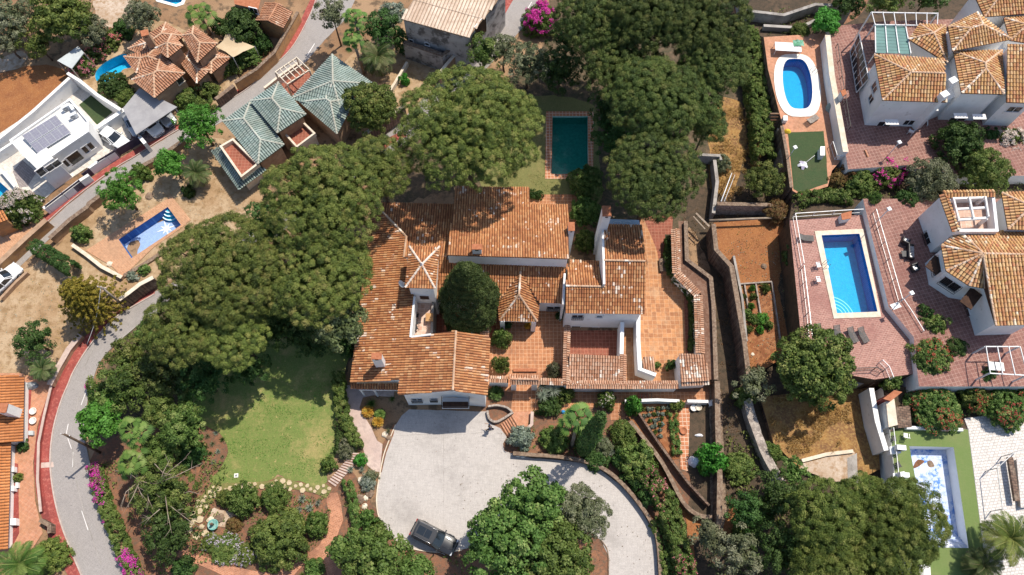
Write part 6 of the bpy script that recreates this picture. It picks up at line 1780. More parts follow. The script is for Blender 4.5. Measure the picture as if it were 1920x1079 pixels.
tree(TP, 'small pine of the eastern group above the broken grey wall', 1325, 235, 34, 8.4, 'loosepine', 'leaf_darkpine', group=Gq, var=2)
tree('oak_tree', 'round dark olive green tree overhanging the south edge of the rose pool deck', 1528, 690, 70, 6, 'broad', 'leaf_bush', var=0, sy=1.0)
tree('olive_tree', 'small yellowish olive tree at the corner of the dark wood', 1412, 722, 28, 4, 'airy', 'leaf_olive')
tree('round_tree', 'pale green round tree beside the west eave of the house', 633, 602, 47, 8.5, 'broad', 'leaf_sage', var=2)
Gs = 'light green conifers south east of the house'
for lab, x, y, r, z, k, m in (
    ('yellow green conifer nearest the rubble wall', 1545, 965, 66, 8, 'loosepine', 'leaf_yellowpine'),
    ('yellow green conifer covering the west edge of the drained pool', 1692, 978, 78, 8, 'loosepine', 'leaf_yellowpine'),
    ('yellow green conifer between its two neighbours beside the concrete pad', 1618, 940, 46, 7, 'loosepine', 'leaf_yellowpine'),
    ('yellow green conifer cut by the bottom edge left of the drained pool', 1650, 1060, 66, 7, 'loosepine', 'leaf_yellowpine'),
    ('yellow green conifer cut by the bottom edge right of the pale olive', 1545, 1060, 62, 7, 'loosepine', 'leaf_yellowpine')):
    tree('conifer', lab, x, y, r, z, k, m, group=Gs)
for lab, x, y, r, z, m in (
    ('dark shaded tree beside the rubble wall south of the golden plot', 1458, 930, 42, 4, 'leaf_dark'),
    ('dark shaded tree at the bottom edge left of the yellow green conifers', 1470, 1030, 55, 5, 'leaf_dark'),
    ('dark shaded tree close to the boundary track', 1400, 960, 34, 4, 'leaf_dark'),
    ('dark green bushy tree at the foot of the rubble wall', 1490, 890, 26, 4, 'leaf_broad')):
    tree('evergreen_tree', lab, x, y, r, z, 'airy', m)
tree('olive_tree', 'pale silvery olive tree at the bottom edge east of the oleander hedge', 1385, 1038, 40, 5, 'airy', 'leaf_olive')
tree('olive_tree', 'small pale olive tree where the boundary wall ends', 1328, 1010, 24, 3.5, 'airy', 'leaf_olive')
tree('avocado_tree', 'largest broad leaved green tree, covering the driveway island', 958, 1018, 80, 5.5, 'broad', 'leaf_broad', var=0)
tree('avocado_tree', 'broad leaved green tree reaching up towards the middle of the driveway', 1000, 945, 52, 6.5, 'broad', 'leaf_broad', var=1)
tree('avocado_tree', 'broad leaved green tree cut by the bottom edge beside the pale olive crown', 1040, 1045, 70, 5.5, 'broad', 'leaf_broad', var=2)
tree('olive_tree', 'grey green olive tree between the island trees and the driveway arm', 1092, 962, 50, 5, 'fine', 'leaf_olive', var=0)
tree('garden_tree', 'dark glossy green tree at the bottom edge below the black car', 705, 1050, 52, 4.5, 'broad', 'leaf_broad', var=1)
tree('garden_tree', 'smaller green tree beside the brick path, left of the tree below the black car', 655, 1030, 24, 3.5, 'broad', 'leaf_broad', var=2)
tree('garden_tree', 'green tree partly hidden at the bottom edge, right of the brick path', 775, 1075, 30, 3.5, 'broad', 'leaf_broad', var=0)
Gt = 'thicket along the inside of the curved road'
for lab, x, y, r, z, k, m in (
    ('small grey green tree where the curved road passes under the pines', 285, 628, 26, 4, 'airy', 'leaf_broad'),
    ('grey green tree second below the pines beside the road', 245, 668, 36, 4.5, 'airy', 'leaf_bush'),
    ('wide grey green tree in the middle of the roadside thicket', 232, 725, 50, 5, 'airy', 'leaf_broad'),
    ('grey green tree under the dark edge of the pines', 305, 700, 54, 4.5, 'airy', 'leaf_darkpine'),
    ('bright green leafy tree overhanging the road by the leaning pole', 190, 788, 36, 4.5, 'broad', 'leaf_bright'),
    ('bright green small tree just above the leaning pole tree', 200, 748, 26, 4.2, 'broad', 'leaf_broad'),
    ('feathery green tree north of the dark agave bed', 345, 800, 42, 4, 'fine', 'leaf_broad'),
    ('dark tree in the deep shade left of the lawn top', 380, 715, 44, 4, 'airy', 'leaf_dark'),
    ('dark tree in the shade above the lawn below the lower pines', 470, 690, 30, 3, 'airy', 'leaf_dark'),
    ('dark tree hardly seen in the notch between the two largest western pines', 500, 424, 46, 6, 'airy', 'leaf_dark'),
    ('dark tree under the gap between the two big western pines', 520, 610, 44, 4, 'airy', 'leaf_dark'),
    ('dark low tree in the shade left of the pale green round tree', 585, 640, 34, 3, 'airy', 'leaf_dark'),
    ('feathery green tree between the palms and the agave bed', 300, 770, 30, 4, 'fine', 'leaf_bush'),
    ('low green tree behind the second fan palm', 300, 850, 34, 3, 'fine', 'leaf_bush'),
    ('rusty brown tree with bare branches over it', 310, 925, 56, 3.4, 'airy', 'leaf_bush'),
    ('dark olive tree at the south end of the bare branches', 320, 1000, 50, 3, 'airy', 'leaf_dark')):
    tree('thicket_tree', lab, x, y, r, z, k, m, group=Gt)
t = thing('dead_tree', 'fallen pale bare branches spread over the roadside thicket', 'dead tree', P(290, 900, 0))
mb = MB(); o = P(290, 900, 0); rd = random.Random(5)
for a, b in (((215, 883), (262, 902)), ((262, 902), (300, 905)), ((300, 905), (380, 868)), ((262, 902), (225, 952)), ((262, 902), (268, 935)), ((300, 905), (320, 860)), ((300, 905), (345, 862)), ((260, 900), (240, 870)), ((290, 925), (375, 992)), ((262, 900), (230, 965)), ((275, 915), (285, 950)), ((345, 925), (378, 928)), ((310, 930), (322, 1000)), ((300, 955), (258, 985)), ((290, 870), (330, 895)), ((245, 898), (266, 850))):
    za = 5.2 + rd.uniform(-.6, .6); p, q = P(*a, za), P(*b, za + rd.uniform(-.5, .9)); m = p.lerp(q, .5) + Vector((rd.uniform(-.3, .3), rd.uniform(-.3, .3), .25))
    mb.tube([p - o, m - o, q - o], [.05, .035, .015], 5)
    for k in range(4):
        s = rd.uniform(.3, .95); c = (p.lerp(m, s * 2) if s < .5 else m.lerp(q, s * 2 - 1)) - o
        mb.tube([c, c + (q - p).normalized() * .5 + Vector((rd.uniform(-.6, .6), rd.uniform(-.6, .6), rd.uniform(-.1, .4)))], [.025, .008], 4)
mb.tube([Vector((0, 0, 0)), Vector((-.8, .2, 2.5)), P(262, 902, 5.0) - o], [.16, .12, .08], 7)
mb.build('branches', MATS['dead_branch'], t)
palm('fan_palm', 'upper of the two fan palms in the roadside thicket', 250, 808, 40, 6.2, 'fan', base=(308, 852), seed=0, tr=.2)
palm('fan_palm', 'lower of the two fan palms in the roadside thicket', 246, 868, 40, 5.6, 'fan', base=(310, 884), seed=1, tr=.2)
palm('fan_palm', 'fan palm with yellow green leaves in the bed in front of the long white wall', 1083, 785, 44, 4.6, 'fan', base=(1072, 838), seed=2, tr=.2)
palm('fan_palm', 'tall fan palm beside the upper road, nearer the top edge', 665, 32, 30, 8.0, 'fan', base=(688, 128), seed=0)
palm('fan_palm', 'tall fan palm just below its twin at the upper road', 660, 72, 30, 6.5, 'fan', base=(683, 137), seed=1)
palm('date_palm', 'dark date palm in the shade between the fan palms and the barn', 708, 108, 38, 3.4, 'date', 'leaf_palmdark', seed=1)
palm('date_palm', 'small date palm in the dry garden south of the green roofed house', 368, 325, 30, 2.4, 'date', 'leaf_palmdark', seed=2)
palm('date_palm', 'dusty date palm at the bottom left corner', 38, 1058, 48, 4.5, 'date', 'leaf_palm', seed=3)
palm('date_palm', 'date palm with long fronds at the bottom right beside the white paving', 1892, 1010, 55, 6.5, 'date', 'leaf_yellowpine', z0=ZL, seed=4)
palm('date_palm', 'dark palm added to stand for a palm shadow south of the drained pool', 1842, 1062, 40, 4.6, 'date', 'leaf_palmdark', z0=ZL, seed=5)  # made-up dark palm, laid out as the shadow of the long fronded one
palm('date_palm', 'ragged little palm in the dry plot by the orange roofed house', 80, 692, 26, 2.2, 'date', 'leaf_palmdark', seed=6)
palm('banana_plant', 'pale green banana like palm north of the brown villa', 375, 28, 36, 3.6, 'fan', 'leaf_palm', seed=4)
cypress('cypress', 'slender dark cypress leaning out between the fan palm and the driveway', 1092, 848, 1139, 784, 13, 'leaf_dark')
c = P(880, 545, 6); t = thing('cypress', 'dense dark green cypress crowded between the low tiled roofs', 'tree', (c.x, P(880, 600, 0).y + .3, 0))
C = []; D = []
for i in range(760):
    s = ((i + .5) / 760) ** .9; a = i * 2.399963; rr = 2.8 * ((1 - s) * 1.32 + .01) ** .66 * (1 if s > .26 else .72 + s) * (1 + .3 * mnoise.noise(Vector((math.cos(a) * 1.8, math.sin(a) * 1.8, s * 6)))) * random.uniform(.86, 1.1)
    C.append((math.cos(a) * rr, math.sin(a) * rr, 1.2 + s * 12.6)); D.append((math.cos(a), math.sin(a), .6))
pos, nrm, tone = fill_clumps(np.array(C), unit(np.array(D)), .42, 130, rng, upb=.5)
me = leaf_mesh('foliage', pos, nrm, .15, .085, tone, leafmat('leaf_cypress', [(.035, .06, .016), (.055, .085, .022), (.08, .115, .03), (.11, .14, .045)]))
o = bpy.data.objects.new('crown', me); COL.objects.link(o); o.parent = t
MB().tube([(0, 0, 0), (0, 0, 12)], [.22, .05], 8).build('trunk', MATS['bark'], t)
for lab, x, y, r, z, k, m in (
    ('grey green scrub tree in the top left corner', 22, 35, 48, 4, 'airy', 'leaf_olive'),
    ('grey green scrub tree below the corner tree on the left edge', 12, 80, 30, 3, 'airy', 'leaf_olive'),
    ('yellow green tree with a dark shadow in the top left', 118, 35, 48, 4.5, 'broad', 'leaf_yellowpine'),
    ('small yellow green tree left of the pale dirt clearing', 72, 82, 26, 3.2, 'airy', 'leaf_yellowpine'),
    ('grey shrub tree between the two clearings', 175, 60, 26, 3, 'fine', 'leaf_olive'),
    ('round grey green tree above the curved pool', 266, 32, 31, 3.5, 'fine', 'leaf_olive'),
    ('bright green pepper tree overhanging the upper road', 376, 235, 40, 4.2, 'airy', 'leaf_bright'),
    ('bright green pepper tree between the upper road and the star pool', 228, 362, 38, 4, 'airy', 'leaf_bright'),
    ('small bright green tree next to the little date palm', 320, 310, 22, 3, 'broad', 'leaf_bright'),
    ('dark green untidy tree in the dry plot by the curved road', 62, 640, 34, 3, 'airy', 'leaf_dark'),
    ('rounded olive green tree east of the green roofed house', 697, 205, 52, 4.5, 'round', 'leaf_bush'),
    ('blue green tree beside the barn, nearer the red pavement', 905, 100, 32, 4.5, 'airy', 'leaf_broad'),
    ('blue green tree right of the barn next to the bougainvillea', 945, 92, 28, 4.5, 'airy', 'leaf_olive'),
    ('pale olive tree left of the dark ground north of the teal pool', 990, 122, 40, 4.5, 'airy', 'leaf_olive'),
    ('dark tree in the shade above the teal pool', 1050, 130, 44, 4.5, 'airy', 'leaf_dark'),
    ('dark shaded tree just east of the teal pool', 1150, 262, 40, 4, 'airy', 'leaf_dark'),
    ('dark shaded tree between teal pool and southernmost eastern pine', 1142, 205, 34, 4, 'airy', 'leaf_dark'),
    ('dark tree behind the magenta bougainvillea', 1065, 70, 36, 4.5, 'airy', 'leaf_dark'),
    ('dark tree in the gap between the two tall fan palms and the barn', 715, 55, 34, 4.5, 'airy', 'leaf_dark'),
    ('silvery shrub tree beside the barn roof', 736, 30, 24, 3.5, 'fine', 'leaf_grey'),
    ('dark green tree by the brown villa roof and the shade sail', 452, 52, 30, 2.6, 'broad', 'leaf_dark'),
    ('sprawling pine like tree beside the road fork at the top', 622, 25, 26, 6, 'airy', 'leaf_olive')):
    tree('garden_tree' if 'tree' in lab else 'shrub', lab, x, y, r, z, k, m)
for i, (x, y, x2, y2) in enumerate(((752, 98, 742, 52), (760, 102, 752, 60))):
    cypress('cypress', ('narrow dark cypress standing against the barn wall', 'narrow dark cypress right beside the barn corner')[i], x, y, x2, y2, 8, 'leaf_dark')
c = P(168, 566, 3); t = thing('golden_conifer', 'spreading golden yellow conifer beside the leaning utility pole', 'tree', (c.x, c.y, 0))
V = []; Fc = []; T = []; rg = np.random.default_rng(3); C = []; D = []
for i in range(150):
    az = i * 2.399963; s = (i + .5) / 150; L = 3.9 * (1 - s * .75) * rg.uniform(.75, 1.1); z = .8 + s * 6.2
    h = np.array([math.cos(az), math.sin(az), 0])
    for k in range(3, 12):
        q = h * L * k / 11 + np.array([0, 0, z - .06 * L * (k / 11) ** 2 + .1 * k / 11]); C.append(q + rg.normal(size=3) * .06); D.append(h + np.array([0, 0, .6]))
pos, nrm, tone = fill_clumps(np.array(C), unit(np.array(D)), .2, 34, rng, upb=.3)
me = leaf_mesh('foliage', pos, nrm, .17, .08, tone, MATS['leaf_gold'])
o = bpy.data.objects.new('crown', me); COL.objects.link(o); o.parent = t
MB().tube([(0, 0, 0), (0, 0, 6.8)], [.2, .05], 8).build('trunk', MATS['bark'], t)
for lab, x, y, r, z, k, m, z0 in (
    ('dark green shrub tree left of the white flowers at the corner of the large house', 1800, 268, 38, 6.2, 'broad', 'leaf_dark', 2.9),
    ('grey olive tree right of the magenta bushes', 1745, 342, 45, 5.6, 'fine', 'leaf_olive', 2.9),
    ('olive green tree with red dots near the right edge', 1845, 322, 45, 5.6, 'fine', 'leaf_bush', 2.9),
    ('olive tree at the foot of the dark rough stone wall', 1432, 340, 34, 3, 'fine', 'leaf_bush', 0),
    ('bright green small tree above the oval pool', 1550, 45, 21, 5, 'broad', 'leaf_bright', 2.4),
    ('dark green tree at the top edge left of the metal pergola', 1590, 5, 30, 5, 'airy', 'leaf_dark', 2.4),
    ('dark green tree at the top edge above the metal pergola', 1660, -2, 34, 7, 'airy', 'leaf_bush', 4.5),
    ('dark green tree at the top edge near the white cabin', 1740, -6, 30, 7, 'airy', 'leaf_dark', 4.5)):
    tree('garden_tree', lab, x, y, r, z, k, m, z0=z0)
BU = [  # label, x, y, r, height, kind, mat, z0, flower
    ('wide round olive green bush in the brick path garden', 527, 1012, 56, 3.0, 'round', 'leaf_bush', 0, None),
    ('dark glossy green bush beside the brick path, right of the wide round one', 594, 985, 24, 1.8, 'bush', 'leaf_broad', 0, None),
    ('green bush left of the round one, near the little fountain', 458, 938, 30, 2.0, 'bush', 'leaf_broad', 0, None),
    ('olive bush above the wide round one, under the flagstones', 518, 933, 28, 1.8, 'finebush', 'leaf_bush', 0, None),
    ('small yellowish bush beside the little fountain', 422, 935, 16, 1.0, 'finebush', 'leaf_bush', 0, None),
    ('orange tinted bush south of the little fountain', 440, 985, 15, .8, 'finebush', 'leaf_rust', 0, None),
    ('white and lilac flowering shrubs by the bottom brick path', 425, 1030, 30, .9, 'finebush', 'leaf_bush', 0, ('petal_lilac', .2, .07)),
    ('second lilac flowering shrub right of the first one', 462, 1040, 22, .8, 'finebush', 'leaf_bush', 0, ('petal_lilac', .2, .07)),
    ('lilac flowering shrub at the left end of the flower bed', 396, 1018, 18, .8, 'finebush', 'leaf_bush', 0, ('petal_lilac', .2, .07)),
    ('clipped bright green ball at the top of the beam steps', 676, 863, 10, 1.0, 'clipped', 'leaf_bright', 0, None),
    ('grey green shrub under the curved hedge', 650, 845, 17, 1.2, 'bush', 'leaf_olive', 0, None),
    ('olive shrub left of the beam steps', 618, 872, 14, 1.2, 'bush', 'leaf_bush', 0, None),
    ('grey blue shrub in the rock bed west of the driveway', 690, 905, 16, .9, 'finebush', 'leaf_grey', 0, None),
    ('low grey green shrub in the rock bed', 697, 893, 10, .7, 'finebush', 'leaf_olive', 0, None),
    ('round green bush beside the dark box in the rock bed', 692, 973, 13, 1.2, 'bush', 'leaf_broad', 0, None),
    ('green bush at the bend of the driveway, right of the round one', 708, 1000, 18, 1.5, 'bush', 'leaf_bush', 0, None),
    ('clipped round courtyard tree nearest the porch', 940, 637, 17, 2.2, 'bush', 'leaf_broad', 0, None),
    ('loose courtyard bush below the clipped one', 938, 686, 15, 1.8, 'bush', 'leaf_bush', 0, None),
    ('pale round bush inside the front court by the gatehouse', 1037, 696, 14, 2.0, 'finebush', 'leaf_olive', 0, None),
    ('brownish bush right of the pale yuccas', 1058, 742, 18, 1.5, 'finebush', 'leaf_bush', 0, None),
    ('dark bush below the pale yuccas', 1030, 760, 22, 1.2, 'bush', 'leaf_dark', 0, None),
    ('pale flowering bush in front of the long white wall', 1136, 753, 16, 1.8, 'bush', 'leaf_bush', 0, ('petal_white', .12, .1)),
    ('bright green round orange tree at the head of the kitchen garden', 1186, 762, 16, 2.2, 'bush', 'leaf_bright', 0, None),
    ('bright green leafy bush in the shaded yard', 1334, 862, 24, 2.6, 'broad', 'leaf_bright', 0, None),
    ('spiky grey shrub beside the landing above the driveway', 976, 822, 21, 1.8, 'bush', 'leaf_grey', 0, None),
    ('low olive bush left of the cypress', 1040, 825, 28, 1.6, 'bush', 'leaf_bush', 0, None),
    ('olive bush close behind the fan palm trunk', 1095, 822, 22, 1.6, 'bush', 'leaf_bush', 0, None),
    ('brownish olive shrub beside the sunken walk', 1190, 862, 36, 2.4, 'round', 'leaf_bush', 0, None),
    ('clipped hedge like bush between cypress and sunken walk', 1168, 812, 22, 1.6, 'clipped', 'leaf_bush', 0, None),
    ('grey green shrub south of the cypress', 1128, 838, 20, 1.3, 'finebush', 'leaf_olive', 0, None),
    ('dark bush above the curved driveway wall', 1118, 862, 20, 1.0, 'bush', 'leaf_dark', 0, None),
    ('glossy dark green shrub beside the teal pool corner', 1098, 345, 34, 2.6, 'bush', 'leaf_broad', 0, None),
    ('dark green shrub between the back terrace and the east block', 1098, 400, 28, 2.6, 'bush', 'leaf_broad', 0, None),
    ('yellow green shrub in the gap beside the tall chimney wall', 1098, 455, 21, 2.2, 'bush', 'leaf_bush', 0, None),
    ('small round box bush on the back terrace, left one', 998, 366, 8, .9, 'clipped', 'leaf_dark', 0, None),
    ('small round box bush on the back terrace, right one', 1010, 368, 7, .9, 'clipped', 'leaf_dark', 0, None),
    ('deep pink flowering bush beside the grey shelter roof', 156, 126, 22, 1.8, 'bush', 'leaf_bush', 0, ('petal_pink', .5, .12)),
    ('green bush between the two pink flowering ones', 182, 103, 20, 1.6, 'bush', 'leaf_bush', 0, ('petal_pink', .2, .12)),
    ('dull red flowering bush above the curved pool', 202, 76, 26, 1.8, 'bush', 'leaf_bush', 0, ('petal_pink', .45, .12)),
    ('dark green bush right of the dull red one', 232, 58, 18, 1.5, 'bush', 'leaf_dark', 0, None),
    ('green bush between the curved pool and the carport', 214, 165, 30, 2.0, 'bush', 'leaf_dark', 0, None),
    ('low dark bush just under the curved pool', 238, 185, 20, 1.5, 'bush', 'leaf_bush', 0, None),
    ('bush against the south corner of the brown villa', 352, 188, 24, 1.8, 'bush', 'leaf_bush', 0, None),
    ('bush with yellow tips at the villa entrance', 393, 172, 18, 1.5, 'bush', 'leaf_bush', 0, None),
    ('wide green bush in the roadside bed east of the villa', 460, 105, 30, 1.8, 'bush', 'leaf_broad', 0, None),
    ('green bush at the east corner of the villa hedge bed', 430, 125, 24, 1.7, 'bush', 'leaf_bush', 0, None),
    ('dark bush by the garage', 492, 85, 20, 1.8, 'bush', 'leaf_dark', 0, None),
    ('white flowering oleander at the left picture edge', 40, 393, 40, 3.2, 'bush', 'leaf_broad', 0, ('petal_white', .5, .12)),
    ('olive brown bush under the bright pepper tree by the road', 265, 328, 17, 1.6, 'bush', 'leaf_bush', 0, None),
    ('lone green shrub at the corner of the star pool terrace', 154, 440, 17, 1.5, 'bush', 'leaf_broad', 0, None),
    ('tiny dark green bush north of the star pool', 354, 360, 10, .9, 'bush', 'leaf_dark', 0, None),
    ('grey cactus like tuft at the south corner of the star pool', 250, 520, 9, .5, 'tuft', 'leaf_grey', 0, None),
    ('low green tuft between star pool and the big pine', 272, 508, 10, .6, 'tuft', 'leaf_broad', 0, None),
    ('yellow green bush at the bottom left, right of the date palm', 98, 1045, 36, 1.8, 'bush', 'leaf_yellowpine', 0, None),
    ('small round yellow green bush in the narrow court of the orange roofed house', 35, 896, 7, .6, 'clipped', 'leaf_yellowpine', 0, None),
    ('scruffy bush against the orange roofed house', 44, 838, 8, .6, 'bush', 'leaf_dark', 0, None),
    ('little green tree in the dry orchard below the barn', 758, 152, 8, 1.0, 'bush', 'leaf_bright', 0, None),
    ('magenta bougainvillea beside the barn road', 1012, 42, 34, 3.0, 'bush', 'leaf_bush', 0, ('petal_magenta', .7, .16)),
    ('dark bush hanging over the edge of the rose pool deck', 1485, 488, 20, 1.9, 'bush', 'leaf_dark', 1.5, None),
    ('low magenta flowering bush on the shrub terrace', 1660, 325, 34, 1.8, 'bush', 'leaf_bush', 2.9, ('petal_magenta', .45, .12)),
    ('second magenta flowering bush right of the first', 1694, 312, 22, 1.6, 'bush', 'leaf_bush', 2.9, ('petal_magenta', .4, .12)),
    ('green bush west of the magenta ones', 1612, 345, 28, 1.6, 'bush', 'leaf_bush', 2.9, None),
    ('dry brown bush below the brick steps', 1590, 328, 20, 1.2, 'finebush', 'leaf_rust', 2.9, None),
    ('dry bush beside the south corner of the green lawn', 1566, 338, 16, 1.2, 'finebush', 'leaf_rust', 2.9, None),
    ('white flowering bush near the right picture edge', 1885, 268, 32, 2.4, 'bush', 'leaf_bush', 2.9, ('petal_white', 1.2, .15)),
    ('green bush between the white flowers and the house wall', 1845, 262, 22, 2.2, 'bush', 'leaf_dark', 2.9, None),
    ('small bush at the upper end of the white pool wall', 1636, 378, 13, 1.6, 'bush', 'leaf_broad', 4.5, None),
    ('dark bush at the head of the upper terrace', 1700, 378, 22, 1.5, 'bush', 'leaf_dark', 4.5, None),
    ('round bush above the oval pool deck', 1500, 64, 19, 1.5, 'bush', 'leaf_bush', 2.4, None),
    ('orange dotted bush south of the outside stairs', 1745, 672, 40, 2.0, 'bush', 'leaf_broad', 4.5, ('petal_red', .2, .08)),
    ('dark bush climbing beside the outside stairs', 1748, 612, 22, 1.6, 'bush', 'leaf_bush', 4.5, None),
    ('dark bush between the stairs and the corner house', 1728, 590, 16, 1.4, 'bush', 'leaf_dark', 4.5, None),
    ('bush in the shade of the corner house wall', 1785, 655, 24, 1.5, 'bush', 'leaf_dark', 4.5, None),
    ('small bush left of the broken planter at the terrace corner', 1668, 716, 18, 1.4, 'bush', 'leaf_broad', 2.9, None),
    ('largest red dotted bush above the drained pool', 1752, 765, 52, 2.2, 'bush', 'leaf_broad', 2.9, ('petal_red', .2, .08)),
    ('red dotted bush right of the largest one', 1822, 745, 30, 2.0, 'bush', 'leaf_bush', 2.9, ('petal_red', .2, .08)),
    ('wide red dotted bush over the white paving', 1880, 765, 46, 2.2, 'bush', 'leaf_broad', 2.9, ('petal_red', .18, .08)),
    ('red dotted bush cut by the right edge', 1920, 735, 34, 2.0, 'bush', 'leaf_broad', 2.9, ('petal_red', .18, .08)),
    ('small dark bush under the white metal pergola', 1848, 706, 15, 1.3, 'bush', 'leaf_dark', 4.5, None),
    ('leggy grey shrub in the rough strip by the lane', 1352, 310, 18, 1.6, 'finebush', 'leaf_olive', 0, None),
    ('dry brush on the bank above the vegetable plot wall', 1455, 395, 24, 1.2, 'finebush', 'leaf_rust', 1.5, None),
    ('shaded shrub at the foot of the golden plot', 1445, 850, 18, 1.4, 'bush', 'leaf_bush', 0, None),
    ('leafy shrub under the pale yellow olive tree', 1395, 745, 20, 1.6, 'bush', 'leaf_bush', 0, None),
    ('ochre green brush beside the boundary track', 1385, 880, 30, 1.4, 'bush', 'leaf_bush', 0, None),
    ('brushwood beside the lower boundary track', 1400, 1000, 28, 1.4, 'finebush', 'leaf_bush', 0, None),
    ('feathery bush at the edge of the pines by the shaded lawn', 640, 555, 12, 1.4, 'finebush', 'leaf_dark', 0, None),
    ('dark shrub below the pale green round tree', 650, 650, 18, 1.5, 'bush', 'leaf_dark', 0, None),
    ('dark bush at the north corner of the agave bed', 360, 850, 26, 1.4, 'bush', 'leaf_dark', 0, None),
    ('low bush at the south end of the roadside path', 345, 1065, 20, 1.2, 'bush', 'leaf_dark', 0, None),
    ('spiky green bush at the bottom edge left of the brick path fork', 590, 1068, 18, 1.0, 'bush', 'leaf_broad', 0, None),
]
for lab, x, y, r, h, k, m, z0, fl in BU:
    bush('flowering_bush' if fl else ('round_bush' if 'round' in lab.split()[:3] else 'bush'), lab, x, y, r, h, k, m, z0=z0, flower=fl)
HED = [
    ('hedge', 'curved olive green hedge between the lawn and the pink path', [(634, 700), (640, 760), (652, 800), (672, 840)], 13, 1.5, 'leaf_bush', 'bush', 0, None),
    ('hedge', 'narrow dark green hedge under the curved hedge', [(636, 790), (640, 830), (632, 850)], 12, .9, 'leaf_dark', 'finebush', 0, None),
    ('hedge', 'slim bright green hedge beside the rock bed', [(648, 900), (660, 930), (664, 965), (672, 990)], 10, 1.0, 'leaf_broad', 'finebush', 0, None),
    ('conifer_hedge', 'thick dark green conifer hedge along the dry plot', [(64, 462), (100, 482), (140, 508)], 20, 2.4, 'leaf_dark', 'finebush', 0, None),
    ('bougainvillea_hedge', 'long low hedge with magenta flowers along the curved road', [(176, 875), (190, 925), (212, 985), (238, 1045), (262, 1100)], 16, 1.4, 'leaf_bush', 'bush', 0, ('petal_magenta', .45, .13)),
    ('bougainvillea_hedge', 'short magenta flowering strip beside the road above the leaning pole', [(170, 722), (176, 745)], 8, 1.2, 'leaf_bush', 'bush', 0, ('petal_magenta', .4, .12)),
    ('oleander_hedge', 'pink flowering oleander hedge outside the curve of the driveway', [(1208, 885), (1240, 930), (1262, 985), (1278, 1040), (1285, 1095)], 26, 2.4, 'leaf_broad', 'bush', 0, ('petal_pink', .14, .09)),
    ('hedge', 'low hedge between the driveway arm and the oleanders', [(1225, 975), (1245, 1020), (1252, 1095)], 10, 1.0, 'leaf_bush', 'bush', 0, None),
    ('hedge', 'leafy hedge row in front of the curved driveway wall', [(1150, 850), (1190, 895), (1222, 945)], 18, 1.5, 'leaf_dark', 'bush', 0, None),
    ('hedge', 'narrow clipped hedge inside the zigzag boundary wall', [(1256, 445), (1258, 505), (1300, 560), (1301, 655)], 11, 1.3, 'leaf_dark', 'finebush', 0, None),
    ('ivy_bank', 'tall ivy and creeper bank west of the oval pool deck', [(1398, 60), (1412, 130), (1424, 210), (1432, 300)], 30, 2.6, 'leaf_bush', 'bush', 0, None),
    ('hedge', 'hedge along the shrub terrace below the green lawn', [(1495, 375), (1540, 368), (1600, 372)], 18, 1.5, 'leaf_broad', 'bush', 2.4, None),
    ('hedge', 'clipped hedge of the villa garden along the ochre wall', [(400, 45), (432, 56), (470, 68)], 16, 1.6, 'leaf_dark', 'bush', 0, None),
    ('hedge', 'green vegetables row of feathery plants by the paved walk', [(1262, 776), (1266, 820), (1270, 855)], 8, .7, 'leaf_broad', 'finebush', 0, None),
    ('hedge', 'leafy hedge along the road wall north of the villa carport', [(345, 225), (372, 205), (400, 192)], 14, 1.4, 'leaf_bush', 'bush', 0, None),
]
for nm, lab, pts, wp, h, m, k, z0, fl in HED: hedge(nm, lab, pts, wp, h, m, k, z0=z0, flower=fl)
ROS = [
    ('green yucca rosette left of the garage canopy', 696, 757, 17, 'yucca', 'leaf_palm'), ('smaller green yucca by the garage wall', 735, 748, 11, 'yucca', 'leaf_broad'),
    ('orange cycad nearest the pink path', 689, 771, 13, 'cycad', 'leaf_orange'), ('orange cycad in front of the green cycad', 708, 790, 12, 'cycad', 'leaf_orange'),
    ('green cycad between the two orange ones', 712, 776, 12, 'cycad', 'leaf_palm'), ('pale spiky aloe beside the driveway edge', 728, 808, 9, 'agave', 'leaf_olive'),
    ('large pale blue yucca by the gatehouse', 1018, 722, 20, 'yucca', 'leaf_grey'), ('large pale yucca right of the blue one', 1037, 731, 20, 'yucca', 'leaf_grey'), ('pale yucca below the pair at the gatehouse', 1017, 741, 17, 'yucca', 'leaf_grey'),
    ('dark banana like plant against the garage corner', 930, 737, 16, 'cycad', 'leaf_dark'), ('silver agave in the upper part of the grey agave bed', 566, 935, 13, 'agave', 'leaf_grey'),
    ('silver agave in the lower part of the grey agave bed', 580, 952, 13, 'agave', 'leaf_grey'), ('blue agave at the right of the grey agave bed', 596, 943, 10, 'agave', 'leaf_grey'),
    ('silver agave at the left of the grey agave bed', 561, 955, 10, 'agave', 'leaf_grey'), ('pale agave beside the beam steps', 657, 880, 11, 'agave', 'leaf_grey'), ('pale agave below the clipped ball', 678, 880, 9, 'agave', 'leaf_grey'),
    ('pale agave lowest beside the slim hedge', 662, 962, 8, 'agave', 'leaf_grey'), ('green yucca at the bottom edge by the brick path', 592, 1072, 16, 'yucca', 'leaf_palm'),
    ('potted yucca on the bottom edge left of the brick path', 566, 1078, 10, 'yucca', 'leaf_palm'), ('white green yucca shrub by the olive bush south of the cypress', 1148, 848, 13, 'yucca', 'leaf_grey')]
for lab, x, y, r, k, m in ROS: rosette('agave' if k == 'agave' else ('cycad' if k == 'cycad' else 'yucca'), lab, x, y, r, k, m, seed=len(lab) % 4, h=1.6 if 'gatehouse' in lab or 'blue one' in lab else .25)
